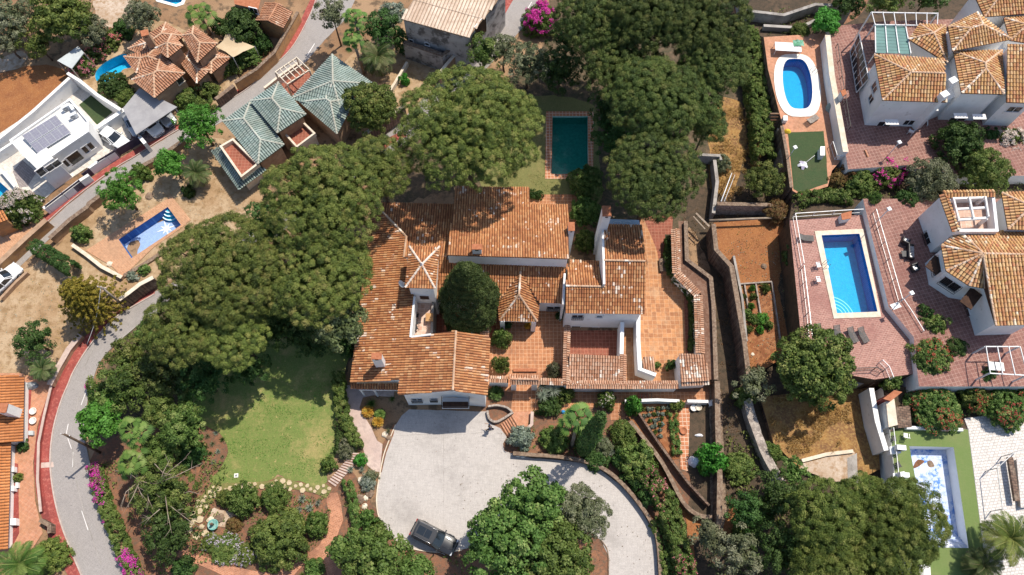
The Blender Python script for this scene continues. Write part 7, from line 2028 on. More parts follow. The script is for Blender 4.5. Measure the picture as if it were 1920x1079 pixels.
for i, (x, y, r) in enumerate(((388, 818, 9), (404, 812, 8), (416, 824, 9), (398, 832, 9), (408, 846, 9), (393, 850, 8), (416, 856, 7), (400, 866, 9), (384, 838, 8))):
    rosette('agave', ('first', 'second', 'third', 'fourth', 'fifth', 'sixth', 'seventh', 'eighth', 'last')[i] + ' spiky agave counted from the north end of the curved bed', x, y, r, 'agave', ('leaf_olive', 'leaf_grey', 'leaf_dark')[i % 3], group='agaves in the curved bed', seed=i % 3)
scatter('undergrowth', [(190, 870), (380, 820), (430, 880), (380, 1000), (420, 1060), (300, 1079), (250, 1000)], .05, 30, .26, .14, 'leaf_bush', .4, .35, 2)
scatter('undergrowth', [(380, 940), (620, 925), (620, 1000), (560, 1050), (380, 1040)], .05, 28, .22, .12, 'leaf_bush', .25, .5, 3)
scatter('undergrowth', [(645, 900), (705, 890), (705, 980), (740, 1030), (880, 1045), (880, 1090), (640, 1090)], .05, 26, .2, .12, 'leaf_bush', .22, .6, 4)
scatter('undergrowth', [(1000, 770), (1160, 780), (1200, 850), (1230, 930), (1150, 870), (1060, 850), (970, 845)], .05, 34, .22, .12, 'leaf_bush', .25, .6, 5)
scatter('undergrowth', [(1360, 780), (1420, 800), (1480, 900), (1700, 900), (1740, 1090), (1310, 1090), (1360, 1000)], .05, 26, .3, .16, 'leaf_bush', .5, .3, 6)
scatter('undergrowth', [(1300, 300), (1400, 180), (1440, 300), (1480, 400), (1340, 420)], .05, 10, .25, .12, 'leaf_rust', .4, .4, 7)
scatter('undergrowth', [(1480, 368), (1700, 315), (1930, 335), (1930, 370), (1620, 372), (1485, 410)], 2.95, 18, .25, .14, 'leaf_bush', .5, .4, 8)
scatter('undergrowth', [(1660, 728), (1930, 728), (1930, 758), (1810, 782), (1700, 798), (1670, 808)], ZL - .05, 20, .24, .14, 'leaf_broad', .5, .5, 9)
scatter('undergrowth', [(1400, 30), (1560, 0), (1560, 60), (1440, 68)], 2.45, 14, .24, .13, 'leaf_bush', .4, .5, 10)
scatter('dry_grass', [(1430, 745), (1590, 745), (1600, 800), (1560, 850), (1500, 860), (1450, 820)], .82, 130, .6, .05, 'straw', .5, .35, 11)
scatter('dry_grass', [(1340, 200), (1395, 205), (1435, 300), (1395, 360), (1340, 400), (1335, 300)], .05, 90, .5, .05, 'straw', .4, .4, 12)
scatter('dry_grass', [(110, 560), (150, 520), (240, 560), (200, 600), (140, 640), (60, 720), (0, 720), (0, 600), (60, 520)], .03, 9, .35, .03, 'straw', .2, .5, 13)
scatter('dry_grass', [(240, 320), (330, 280), (420, 270), (440, 350), (520, 400), (420, 480), (340, 440), (330, 360), (240, 410), (170, 460), (150, 420)], .03, 8, .35, .03, 'straw', .2, .5, 14)
scatter('dry_grass', [(690, 130), (830, 140), (820, 170), (760, 220), (700, 240)], .06, 14, .35, .03, 'straw', .2, .5, 15)
scatter('weeds', [(0, 110), (120, 100), (230, 60), (300, 60), (200, 0), (0, 0)], .03, 6, .3, .1, 'leaf_olive', .4, .3, 16)
scatter('weeds', [(1340, 430), (1480, 420), (1500, 600), (1420, 690)], ZG + .03, 3, .2, .08, 'leaf_bush', .2, .5, 17)
scatter('leaf_litter', [(870, 870), (1130, 870), (1150, 1080), (860, 1080), (720, 1000), (712, 960), (840, 1010)], .09, 2.2, .12, .07, 'leaf_rust', .03, .25, 21)
scatter('leaf_litter', [(740, 775), (950, 780), (960, 850), (860, 900), (720, 960), (712, 860)], .09, .5, .1, .06, 'leaf_rust', .03, 0, 22)
scatter('leaf_litter', [(1095, 872), (1220, 985), (1238, 1080), (1150, 1080), (1100, 950)], .09, 2.5, .12, .07, 'leaf_rust', .03, .3, 23)
scatter('pebbles', [(1340, 425), (1478, 415), (1508, 600), (1420, 695), (1405, 690)], ZG + .03, 8, .13, .1, 'leaf_grey', .05, .5, 24)
scatter('dry_litter', [(1340, 425), (1478, 415), (1508, 600), (1420, 695), (1405, 690)], ZG + .03, 14, .2, .05, 'straw', .06, .4, 25)
scatter('pebbles', [(0, 540), (120, 480), (230, 570), (120, 690), (0, 740)], .03, 3, .12, .1, 'leaf_grey', .04, .4, 26)
scatter('pebbles', [(160, 400), (300, 290), (430, 280), (480, 400), (400, 440), (330, 370), (220, 440)], .03, 4, .13, .1, 'leaf_grey', .04, .4, 27)
scatter('grass_tufts', [(400, 790), (600, 700), (640, 700), (628, 860), (610, 900), (530, 888), (400, 905), (425, 850), (420, 825)], .03, 34, .16, .05, 'leaf_bright', .06, .5, 28)
scatter('grass_tufts', [(940, 200), (1020, 200), (1020, 340), (1110, 342), (1090, 366), (940, 360)], .03, 30, .16, .05, 'leaf_bush', .06, .5, 29)
scatter('leaf_litter', [(1260, 380), (1360, 380), (1400, 560), (1400, 740), (1350, 1000), (1350, 720), (1335, 520), (1290, 480)], .03, 24, .2, .09, 'leaf_rust', .08, .4, 30)
def carpaint(name, c, rough=.25, metal=.3):
    m, nt, bs = newmat(name); bs.inputs['Base Color'].default_value = (*c, 1); bs.inputs['Roughness'].default_value = rough
    bs.inputs['Metallic'].default_value = metal; bs.inputs['Coat Weight'].default_value = .6; bs.inputs['Coat Roughness'].default_value = .08
    MATS[name] = m; return m
carpaint('paint_black', (.018, .019, .022), .42, 0); carpaint('paint_white', (.8, .8, .79), .3, 0); carpaint('paint_silver', (.42, .44, .47), .3, .5)
M('car_glass', (.015, .02, .025), rough=.06, spec=.8); M('tyre', (.015, .015, .016), rough=.8); M('rim', (.35, .36, .38), rough=.3, metal=.7)
M('lamp_clear', (.6, .62, .65), rough=.15); M('lamp_red', (.35, .02, .02), rough=.2); M('chrome', (.5, .5, .52), rough=.2, metal=.8)
def car(name, label, c, ang, paint, suv=True, L=4.75, Wd=1.9, z0=0.0, group=None):
    t = thing(name, label, 'car', (c.x, c.y, z0 + .035), ang, group)
    pm = MATS[paint]; h = Wd / 2; H1 = .98 if suv else .88; HR = 1.68 if suv else 1.42
    st = [(-.5, .80, .62, .82), (-.485, .90, .80, .90), (-.44, .965, .93, .98), (-.30, 1.0, .98, 1.02), (0, 1.0, .98, 1.02), (.16, .995, .97, 1.0), (.22, .985, .93, .99), (.36, .955, .86, .93), (.44, .90, .78, .85), (.48, .80, .66, .74), (.5, .62, .50, .56)]
    vs = []; m = 11
    for x, w, zt, zc in st:
        w *= h; zt *= H1; zc *= H1; X = x * L
        prof = [(-w * .9, .22), (-w, .36), (-w, .62 * zt + .06), (-w * .965, zt * .93), (-w * .86, zt), (0, zc), (w * .86, zt), (w * .965, zt * .93), (w, .62 * zt + .06), (w, .36), (w * .9, .22)]
        vs += [(X, a, b) for a, b in prof]
    n = len(st)
    fs = [(i * m + k, i * m + k + 1, (i + 1) * m + k + 1, (i + 1) * m + k) for i in range(n - 1) for k in range(m - 1)]
    fs += [(i * m, (i + 1) * m, (i + 1) * m + m - 1, i * m + m - 1) for i in range(n - 1)] + [tuple(range(m)), tuple(range((n - 1) * m, n * m))[::-1]]
    body = MB().add(vs, [f[::-1] for f in fs], smooth=True).build('body', pm, t)
    wb = (-.31 * L, .305 * L)
    for x in wb:
        for s in (-1, 1):
            wh = MB(); R_ = .36 if suv else .32
            k = 20; ring_ = [(math.cos(a) * R_, math.sin(a) * R_) for a in np.linspace(0, 2 * math.pi, k, endpoint=False)]
            y0, y1 = s * (h - .24), s * (h + .015)
            v2 = [(x + a, y0, R_ + b) for a, b in ring_] + [(x + a, y1, R_ + b) for a, b in ring_]
            wh.add(v2, [(i, (i + 1) % k, k + (i + 1) % k, k + i) for i in range(k)] + [tuple(range(k))[::-1], tuple(range(k, 2 * k))])
            w_ = wh.build('wheel', MATS['tyre'], t)
            rm = MB()
            for j in range(5):
                a = j * 2 * math.pi / 5; rm.beam((x, s * (h + .02), R_), (x + math.cos(a) * R_ * .66, s * (h + .02), R_ + math.sin(a) * R_ * .66), .07, .02)
            rr = [(x + math.cos(a) * R_ * .68, s * (h + .018), R_ + math.sin(a) * R_ * .68) for a in np.linspace(0, 2 * math.pi, 19)]
            rm.tube(rr, .02, 5); rm.build('rim', MATS['rim'], w_)
    xb0, xb1 = (-.47 * L, .20 * L) if suv else (-.40 * L, .21 * L)
    xt0, xt1 = (-.415 * L, .045 * L) if suv else (-.24 * L, .05 * L)
    zb, zt = H1 * .975, HR
    lo = [(xb0, -h * .9), (-.1 * L, -h * .96), (xb1 - .12, -h * .92), (xb1, -h * .7), (xb1 + .08, 0), (xb1, h * .7), (xb1 - .12, h * .92), (-.1 * L, h * .96), (xb0, h * .9), (xb0 - .06, 0)]
    hi = [(xt0, -h * .76), (-.1 * L, -h * .79), (xt1 - .08, -h * .76), (xt1, -h * .64), (xt1 + .05, 0), (xt1, h * .64), (xt1 - .08, h * .76), (-.1 * L, h * .79), (xt0, h * .76), (xt0 - .05, 0)]
    k = 10
    v3 = [(x, y, zb) for x, y in lo] + [(x, y, zt - .05) for x, y in hi]
    MB().add(v3, [(i, (i + 1) % k, k + (i + 1) % k, k + i) for i in range(k)]).build('side_glass', MATS['car_glass'], t)
    for i in (0, 1, 2, 3, 5, 6, 7, 8): MB().beam(Vector((*lo[i], zb - .02)), Vector((*hi[i], zt - .05)), .07).build('pillar', pm, t)
    v4 = [(x, y, zt - .055) for x, y in hi] + [(x * 1.0 - .0, y * .97, zt - .01) for x, y in hi] + [((x + .1 * L) * .9 - .1 * L, y * .86, zt + .02) for x, y in hi]
    rf = MB().add(v4, [(i, (i + 1) % k, k + (i + 1) % k, k + i) for i in range(k)] + [(k + i, k + (i + 1) % k, 2 * k + (i + 1) % k, 2 * k + i) for i in range(k)] + [tuple(range(2 * k, 3 * k))], smooth=False).build('roof', pm, t)
    if suv:
        for x0, x1 in ((-.36 * L, -.2 * L), (-.19 * L, -.06 * L)):
            MB().prism([(x0, -h * .42, zt + .028), (x1, -h * .42, zt + .028), (x1, h * .42, zt + .028), (x0, h * .42, zt + .028)], zt + .01).build('sunroof', MATS['car_glass'], rf)
        for s in (-1, 1):
            MB().tube([(-.39 * L, s * h * .72, zt + .0), (-.36 * L, s * h * .725, zt + .06), (-.1 * L, s * h * .75, zt + .07), (.0 * L, s * h * .725, zt + .05), (.03 * L, s * h * .69, zt - .02)], .02, 6).build('roof_rail', MATS['chrome'], rf)
    q = [Vector((*lo[0], zb)), Vector((*lo[8], zb)), Vector((*hi[8], zt - .1)), Vector((*hi[0], zt - .1))]
    for p in q: p.x -= .035; p.y *= .9
    MB().add(q, [(0, 3, 2, 1)]).build('rear_window', MATS['car_glass'], t)
    for s in (-1, 1):
        MB().box((.462 * L, s * h * .70, H1 * .60), (.16, .34, .12), -s * .35).build('headlight', MATS['lamp_clear'], t)
        MB().box((-.488 * L, s * h * .74, H1 * .62), (.08, .30, .2), s * .2).build('taillight', MATS['lamp_red'], t)
        MB().box((.17 * L, s * (h + .09), H1 * .95), (.13, .2, .14), 0, 0, .03).build('mirror', pm, t)
    hd = MB()
    for s in (-1, 1): hd.tube([(.23 * L, s * h * .45, H1 * .965), (.36 * L, s * h * .40, H1 * .92), (.45 * L, s * h * .3, H1 * .82)], .018, 5)
    hd.build('bonnet_crease', pm, body)
    gr = MB().box((.487 * L, 0, H1 * .42), (.05, h * .9, .2)).build('grille', MATS['dark_plastic'], t)
    MB().box((-.497 * L, 0, .45), (.02, .5, .11)).build('number_plate', MATS['white_plastic'], t)
    return t
def heading(a, b): d = P(*b) - P(*a); return math.atan2(d.y, d.x)
c = P(814, 1008, .8); car('parked_car', 'black four wheel drive car with roof rails and glass roof, on the pale driveway', c, heading((780, 988), (850, 1024)), 'paint_black')
c = P(211, 257, .7); car('parked_car', 'white car standing alone in the white house parking court', c, heading((190, 240), (236, 270)), 'paint_white', False, 4.4, 1.8, group=None)
c = P(247, 227, .7); car('parked_car', 'silver car half under the west edge of the grey carport', c, heading((234, 215), (248, 240)), 'paint_silver', False, 4.3, 1.78)
c = P(280, 231, .7); car('parked_car', 'white car with only its nose showing under the carport', c, heading((270, 222), (292, 246)), 'paint_white', False, 4.2, 1.78)
c = P(304, 212, .7); car('parked_car', 'pale car deepest in the shade of the grey carport', c, heading((297, 204), (318, 228)), 'paint_silver', False, 4.2, 1.78)
c = P(6, 524, .7); car('parked_car', 'white car cut by the left picture edge on the upper road', c, heading((-20, 545), (20, 508)), 'paint_white', False, 4.3, 1.8)
def person(label, px, py, ang, shirt, trousers):
    g = P(px, py, 0); t = thing('person', label, 'person', (g.x, g.y, .03), ang)
    J = {'pelvis': (0, 0, .93), 'waist': (.01, 0, 1.08), 'chest': (.04, 0, 1.30), 'neck': (.06, 0, 1.47), 'head0': (.08, 0, 1.55), 'head1': (.09, 0, 1.70),
         'hipL': (0, .09, .90), 'kneeL': (.20, .10, .50), 'ankL': (.34, .10, .10), 'toeL': (.52, .11, .05), 'hipR': (0, -.09, .90), 'kneeR': (-.05, -.10, .48), 'ankR': (-.34, -.10, .16), 'toeR': (-.22, -.10, .04),
         'shL': (.04, .19, 1.40), 'elL': (-.10, .27, 1.16), 'wrL': (.0, .30, .93), 'haL': (.04, .30, .85), 'shR': (.04, -.19, 1.40), 'elR': (.20, -.30, 1.20), 'wrR': (.42, -.33, 1.16), 'haR': (.50, -.33, 1.15)}
    rad = {'pelvis': .13, 'waist': .115, 'chest': .145, 'neck': .055, 'head0': .08, 'head1': .10, 'hipL': .085, 'kneeL': .06, 'ankL': .042, 'toeL': .035, 'hipR': .085, 'kneeR': .06, 'ankR': .042, 'toeR': .035,
           'shL': .06, 'elL': .045, 'wrL': .03, 'haL': .035, 'shR': .06, 'elR': .045, 'wrR': .03, 'haR': .035}
    E_ = [('pelvis', 'waist'), ('waist', 'chest'), ('chest', 'neck'), ('neck', 'head0'), ('head0', 'head1'), ('pelvis', 'hipL'), ('hipL', 'kneeL'), ('kneeL', 'ankL'), ('ankL', 'toeL'), ('pelvis', 'hipR'), ('hipR', 'kneeR'), ('kneeR', 'ankR'), ('ankR', 'toeR'),
          ('chest', 'shL'), ('shL', 'elL'), ('elL', 'wrL'), ('wrL', 'haL'), ('chest', 'shR'), ('shR', 'elR'), ('elR', 'wrR'), ('wrR', 'haR')]
    names = list(J); idx = {n: i for i, n in enumerate(names)}
    def skin(nm, keep, grow, mat, par):
        vs = [J[n] for n in names if n in keep]; ix = {n: i for i, n in enumerate([n for n in names if n in keep])}
        me = bpy.data.meshes.new(nm); me.from_pydata(vs, [(ix[a], ix[b]) for a, b in E_ if a in keep and b in keep], []); me.update()
        o = bpy.data.objects.new(nm, me); COL.objects.link(o); o.parent = par
        md = o.modifiers.new('skin', 'SKIN'); md.use_smooth_shade = True
        root = min(ix.values())
        for n, i in ix.items():
            r_ = rad[n] + grow; me.skin_vertices[0].data[i].radius = (r_, r_)
        me.skin_vertices[0].data[root].use_root = True
        sb = o.modifiers.new('sub', 'SUBSURF'); sb.levels = 1; sb.render_levels = 2
        me.materials.append(mat); return o
    body = skin('body', set(names), 0, M('skin', (.45, .26, .18), rough=.6), t)
    sh = skin('shirt', {'pelvis', 'waist', 'chest', 'shL', 'shR', 'elL', 'elR'}, .018, shirt, t)
    tr = skin('trousers', {'pelvis', 'hipL', 'hipR', 'kneeL', 'kneeR', 'ankL', 'ankR'}, .02, trousers, t)
    hair = MB().lathe((.08, 0, 1.64), [(.06, -.05), (.112, 0), (.118, .05), (.10, .11), (.05, .15), (.01, .16)], 14).build('hair', M('hair', (.03, .02, .015), rough=.7), t)
    for s in (-1, 1):
        fx = J['toeL'] if s > 0 else J['toeR']; ax = J['ankL'] if s > 0 else J['ankR']
        MB().tube([(ax[0] - .06, ax[1], .05 if s > 0 else .14), ((ax[0] + fx[0]) / 2, ax[1], .05 if s > 0 else .1), (fx[0] + .03, fx[1], .03)], [.045, .05, .035], 8).build('shoe', M('shoe', (.02, .02, .025)), t)
        hb = J['haL'] if s > 0 else J['haR']
        mb = MB()
        for k in range(5):
            a = (k - 2) * .018; d = Vector((.6 if s < 0 else .15, 0, -.1 if s < 0 else -.6)).normalized() * (.07 - abs(k - 2) * .006)
            b0 = Vector(hb) + (Vector((.0, a, 0))); mb.tube([b0, b0 + d * .55 + Vector((0, 0, -.006)), b0 + d + Vector((-.008, 0, -.02))], [.010, .009, .007], 5)
        mb.build('fingers', MATS['skin'], body)
    return t
person('person in a dark blue top and black trousers striding over the driveway towards the garage', 919, 806, math.atan2(.15, -1), M('shirt_navy', (.02, .035, .08), (.03, .05, .11), s1=5), M('trousers_black', (.012, .012, .016)))
def stairs(name, label, a0, a1, b0, b1, n, z0, z1, mat, edge=None, kind=None):
    A0, A1, B0, B1 = P(*a0, z0), P(*a1, z0), P(*b0, z1), P(*b1, z1)
    t = thing(name, label, 'stairs', (A0.x, A0.y, z0)); o = Vector((A0.x, A0.y, z0))
    for i in range(n):
        f, g = i / n, (i + 1) / n; z = z0 + (z1 - z0) * g
        q = [A0.lerp(B0, f), A1.lerp(B1, f), A1.lerp(B1, g), A0.lerp(B0, g)]
        q = [Vector((p.x, p.y, z)) - o for p in q]
        MB().prism(q, z0 - o.z - .02).build('step', MATS[mat], t)
        if edge:
            e = (q[2] - q[1]).normalized() * .09
            MB().prism([p + Vector((0, 0, .02)) for p in (q[0], q[1], q[1] + e, q[0] + e)], q[0].z - .06).build('step_edge', MATS[edge], t)
    return t
stairs('brick_stairs', 'brick steps with dark edges rising from the driveway to the landing', (938, 797), (953, 822), (962, 778), (976, 802), 6, .0, .36, 'orange_deck', 'wood')
stairs('garden_stairs', 'long flight of earth steps with dark wooden edges down to the brick path', (614, 904), (628, 914), (661, 849), (682, 851), 14, .0, .5, 'pink_path', 'wood')
stairs('brick_stairs', 'brick steps from the house terrace down beside the green lawn', (1583, 300), (1586, 312), (1624, 281), (1630, 294), 9, ZU, ZT + .1, 'orange_deck', 'wood')
stairs('outside_stairs', 'outside stairs with white edges between the pool terrace and the corner house', (1708, 632), (1722, 626), (1668, 572), (1684, 566), 12, ZM, ZH + .1, 'white_paint', None)
stairs('deck_stairs', 'worn brick stairs below the west side of the oval pool deck', (1442, 262), (1458, 262), (1444, 212), (1460, 212), 9, .6, ZU, 'tan_coping', 'wood')
stairs('walk_stairs', 'shallow brick steps in the shaded walk in front of the long white wall', (1222, 750), (1222, 738), (1196, 750), (1196, 738), 5, .0, .3, 'dark_brick_floor', 'tan_coping')
def pole(name, label, base, top, zt, r=.14, mat='grey_wood', arm=True, z0=0.0):
    g, h = P(*base, z0), P(*top, zt); t = thing(name, label, 'pole', g)
    MB().tube([(0, 0, 0), (h - g) * .5, h - g], [r, r * .9, r * .75], 9).build('mast', MATS[mat], t)
    if arm:
        d = h - g; MB().beam(d + Vector((-.5, .1, -.25)), d + Vector((.5, -.1, -.25)), .09).build('cross_arm', MATS[mat], t)
        mb = MB()
        for s in (-.42, 0, .42): mb.lathe(d + Vector((s, -s * .2, -.2)), [(.03, 0), (.05, .05), (.03, .12)], 8)
        mb.build('insulators', MATS['white_plastic'], t)
    return h
h1 = pole('utility_pole', 'weathered utility pole beside the golden conifer', (236, 577), (189, 538), 6.0)
h2 = pole('utility_pole', 'dark leaning utility pole at the curve in front of the bright green tree', (188, 849), (121, 815), 7.7, mat='bark')
t = thing('overhead_wires', 'pale cable hanging from the weathered pole down to the red pavement', 'wires', h1)
mb = MB(); e = P(158, 655, 5.5) 
q = [(P(163, 646, 1.0) - h1) * s + Vector((0, 0, -.5 * math.sin(math.pi * s))) for s in np.linspace(0, 1, 12)]
mb.tube(q, .03, 5); mb.build('wire', MATS['metal_white'], t)
def lamp(label, base, top, z0, h, col='metal_white', name='street_lamp'):
    g = P(*base, z0); q = P(*top, z0 + h) - g; t = thing(name, label, 'lamp', g)
    q = Vector((0, 0, h))
    MB().tube([(0, 0, 0), q], [.05, .04], 8).build('lamp_post', MATS[col], t)
    MB().box((0, 0, h), (.42, .42, .16), .4, 0, .04).build('lamp_head', MATS['white_plastic'], t)
lamp('white square lamp at the north end of the upper terrace', (1640, 420), (1662, 397), ZH, 3.4)
lamp('white square lamp beside the top of the outside stairs', (1683, 570), (1702, 547), ZH, 3.0)
lamp('white square lamp above the brick steps by the magenta bushes', (1660, 298), (1672, 271), ZU + .5, 3.4)
lamp('white square lamp at the west edge of the green lawn', (1476, 300), (1485, 284), ZU, 2.6)
def railing(label, pts, z0, h=.95, mat='metal_white', step=1.6, bars=True, name='railing', lattice=False):
    w = W3(pts, z0); t = thing(name, label, 'railing', w[0]); o = w[0]
    r = MB(); b = MB()
    for i in range(len(w) - 1):
        a, c_ = w[i] - o, w[i + 1] - o; L = (c_ - a).length
        r.beam(a + Vector((0, 0, h)), c_ + Vector((0, 0, h)), .06)
        r.beam(a + Vector((0, 0, .12)), c_ + Vector((0, 0, .12)), .035)
        k = max(1, int(L / step))
        for j in range(k + (i == len(w) - 2)): q = a.lerp(c_, j / k); MB().beam(q, q + Vector((0, 0, h)), .055).build('post', MATS[mat], t)
        if bars:
            k = max(1, int(L / .16))
            for j in range(k): q = a.lerp(c_, (j + .5) / k); b.beam(q + Vector((0, 0, .12)), q + Vector((0, 0, h)), .016)
    r.build('rails', MATS[mat], t)
    if bars: b.build('balusters', MATS[mat], t)
    return t
railing('white railing round the north west corner of the rose pool deck', [(1502, 500), (1494, 455), (1486, 408), (1560, 403), (1612, 400)], ZM, mat='metal_white', bars=False)
railing('thin dark railing along the west edge of the rose pool deck', [(1522, 690), (1512, 590), (1502, 505)], ZM, mat='grey_metal')
railing('dark railing in front of the deck chairs', [(1590, 696), (1636, 694), (1650, 700)], ZM, mat='iron')
railing('white railing on the wall between the rectangular pool and the upper terrace', [(1636, 400), (1662, 490), (1684, 566)], ZH, mat='grey_metal', bars=False)
railing('white handrail beside the outside stairs', [(1686, 566), (1702, 590), (1724, 626)], ZH - .6, mat='metal_white', bars=False)
railing('handrail at the head of the brick steps by the green lawn', [(1556, 274), (1564, 300), (1576, 302)], ZU, mat='metal_white', bars=False)
railing('railing on the broad pale wall of the house terrace', [(1566, 90), (1574, 150), (1590, 245)], ZT + .6, .8, 'iron', bars=False)
railing('black and white railing beside the drained pool', [(1667, 806), (1672, 850), (1677, 900)], ZL, 1.0, 'metal_white')
railing('white rail fence beside the small patio at the deck corner', [(1648, 680), (1660, 692), (1668, 712)], ZM, .9, 'metal_white')
def lounger(label, px, py, z0, ang, mat='dark_plastic', group=None, L=1.95):
    g = P(px, py, z0 + .3); t = thing('sun_lounger', label, 'sun lounger', (g.x, g.y, z0), R(ang), group)
    mb = MB()
    for i in range(9): mb.box((-.1 + i * .12 - .35, 0, .3), (.10, .62, .035))
    mb.build('seat', MATS[mat], t)
    b = MB()
    for i in range(6):
        x = .62 + i * .095; z = .33 + i * .055; b.beam((x, -.31, z), (x, .31, z), .08, .035)
    b.build('backrest', MATS[mat], t)
    f = MB()
    for s in (-1, 1): f.beam((-.95 + .45, s * .33, .29), (.62, s * .33, .29), .05); f.beam((.58, s * .33, .29), (1.15, s * .33, .62), .045)
    f.build('frame', MATS[mat], t)
    for x in (-.4, .55):
        for s in (-1, 1): MB().beam((x, s * .3, 0), (x, s * .3, .28), .05).build('leg', MATS[mat], t)
    return t
for i, (x, y, a, lab) in enumerate(((1517, 447, 175, 'dark sun lounger north west of the rectangular pool'), (1537, 628, 100, 'dark sun lounger nearest the dark railing, leftmost of the four'), (1573, 631, 100, 'dark sun lounger second from the left, half hidden by the oak'), (1601, 634, 108, 'dark sun lounger third from the left above the oak'), (1621, 634, 110, 'rightmost dark sun lounger of the row above the oak'))):
    lounger(lab, x, y, ZM, a, group='dark sun loungers on the rose deck')
lounger('wooden sun lounger below the oval pool', 1527, 222, ZU, 215, 'grey_wood')
def chair(label, px, py, z0, ang, mat='white_plastic', group=None):
    g = P(px, py, z0 + .4); t = thing('garden_chair', label, 'chair', (g.x, g.y, z0), R(ang), group)
    m = MATS[mat]
    MB().box((0, 0, .42), (.46, .46, .035), 0, 0, .01).build('seat', m, t)
    b = MB()
    for k in range(6):
        y = -.2 + k * .08; b.beam((-.22, y, .44), (-.33, y * 1.05, .86), .05, .02)
    b.beam((-.33, -.25, .87), (-.33, .25, .87), .06, .035); b.build('backrest', m, t)
    for s in (-1, 1):
        a = MB(); a.beam((-.28, s * .26, .64), (.18, s * .27, .63), .05, .03); a.beam((.17, s * .27, .62), (.2, s * .24, .42), .04, .03); a.build('armrest', m, t)
    for x in (-.2, .2):
        for s in (-1, 1): MB().beam((x * 1.15, s * .24, 0), (x, s * .2, .42), .04).build('leg', m, t)
    return t
for x, y, z, a, lab in ((1534, 498, ZM, 10, 'white plastic chair by the pool edge, upper of the two'), (1534, 525, ZM, 5, 'white plastic chair by the pool edge, lower of the two'), (1484, 573, ZG, 85, 'white plastic chair in the shaded garden, upper one'), (1489, 589, ZG, 95, 'white plastic chair in the shaded garden, lower one'), (1708, 247, ZT, 60, 'white chair standing by the door of the large white house'), (1342 - 10, 757, 0, 200, 'white garden chair at the end of the garden walk')):
    chair(lab, x, y, z, a)
for x, y, a, lab in ((1698, 817, 80, 'grey chair beside the drained pool wall'), (1676, 823, 0, 'black chair behind the railing near the grey chair'), (1684, 872, 20, 'black chair between the two wall blocks')): chair(lab, x, y, ZL, a, 'grey_metal' if 'grey' in lab[:5] else 'dark_plastic')
def table(label, px, py, z0, mat, w=.9, d=.9, h=.72, ang=0, name='table'):
    g = P(px, py, z0 + h); t = thing(name, label, 'table', (g.x, g.y, z0), R(ang))
    MB().box((0, 0, h - .04), (w, d, .04), 0, 0, .01).build('table_top', MATS[mat], t)
    for a in (-1, 1):
        for b in (-1, 1): MB().beam((a * (w / 2 - .07), b * (d / 2 - .07), 0), (a * (w / 2 - .07), b * (d / 2 - .07), h - .04), .05).build('leg', MATS[mat], t)
    return t
def sofa(label, px, py, z0, ang, w=1.7, mat='dark_plastic', cush='grey_metal'):
    g = P(px, py, z0 + .4); t = thing('garden_sofa', label, 'sofa', (g.x, g.y, z0), R(ang)); m = MATS[mat]
    MB().box((0, 0, .05), (w, .75, .3), 0, 0, .02).build('base', m, t); MB().box((0, .32, .35), (w, .14, .42), 0, 0, .02).build('backrest', m, t)
    for s in (-1, 1): MB().box((s * (w / 2 - .06), -.02, .35), (.12, .62, .22), 0, 0, .02).build('armrest', m, t)
    n = 2 if w > 1.3 else 1
    for k in range(n): MB().box(((k - (n - 1) / 2) * (w - .3) / n, -.05, .352), ((w - .3) / n - .03, .58, .1), 0, 0, .03).build('cushion', MATS[cush], t)
sofa('dark wicker two seat sofa on the upper terrace', 1708, 472, ZH, 80); sofa('dark wicker armchair below the sofa', 1716, 502, ZH, 20, .8)
sofa('dark wicker armchair above the sofa', 1699, 452, ZH, 150, .8); table('low dark table between the wicker seats', 1697, 476, ZH, 'dark_plastic', .7, .7, .4)
table('square yellow wooden table on the small roof terrace', 805, 595, 3.42, 'ochre_plaster', .8, .9, .7)
for i, (y, lab) in enumerate(((592, 'black wrought iron chair on the roof terrace, nearest the tower'), (606, 'black wrought iron chair in the middle of the roof terrace'), (616, 'black wrought iron chair at the south end of the roof terrace'))): chair(lab, 781 - i, y, 3.42, 20 * i, 'iron')
table('grey table under the metal pergola by the right edge', 1868, 687, ZH, 'grey_metal', 1.6, .9, .72, -5)
table('white cloth covered work table at the top of the oval pool deck', 1478, 88, ZU, 'white_plastic', 3.2, 1.3, .9, -4, 'work_table')
table('low stone bench table in front of the gatehouse inside the court', 985, 694, 0, 'terracotta', 2.6, .35, .35, 0, 'bench')
table('grey stone bench on the patio by the clipped hedge', 1243, 497, 0, 'brown_wall', .8, 1.6, .42, 0, 'bench')
g = P(1497, 82, ZU + .9); t = thing('green_tarpaulin', 'crumpled green tarpaulin on the white work table', 'tarpaulin', g)
vs = []; rd = random.Random(8)
for i in range(9):
    for j in range(6): vs.append(((i / 8 - .5) * 1.3, (j / 5 - .5) * .9, .04 + rd.uniform(0, .22) * math.sin(math.pi * i / 8)))
MB().add(vs, [(i * 6 + j, (i + 1) * 6 + j, (i + 1) * 6 + j + 1, i * 6 + j + 1) for i in range(8) for j in range(5)]).build('cloth', M('tarp_green', (.1, .3, .16), (.2, .4, .3), s1=3), t)
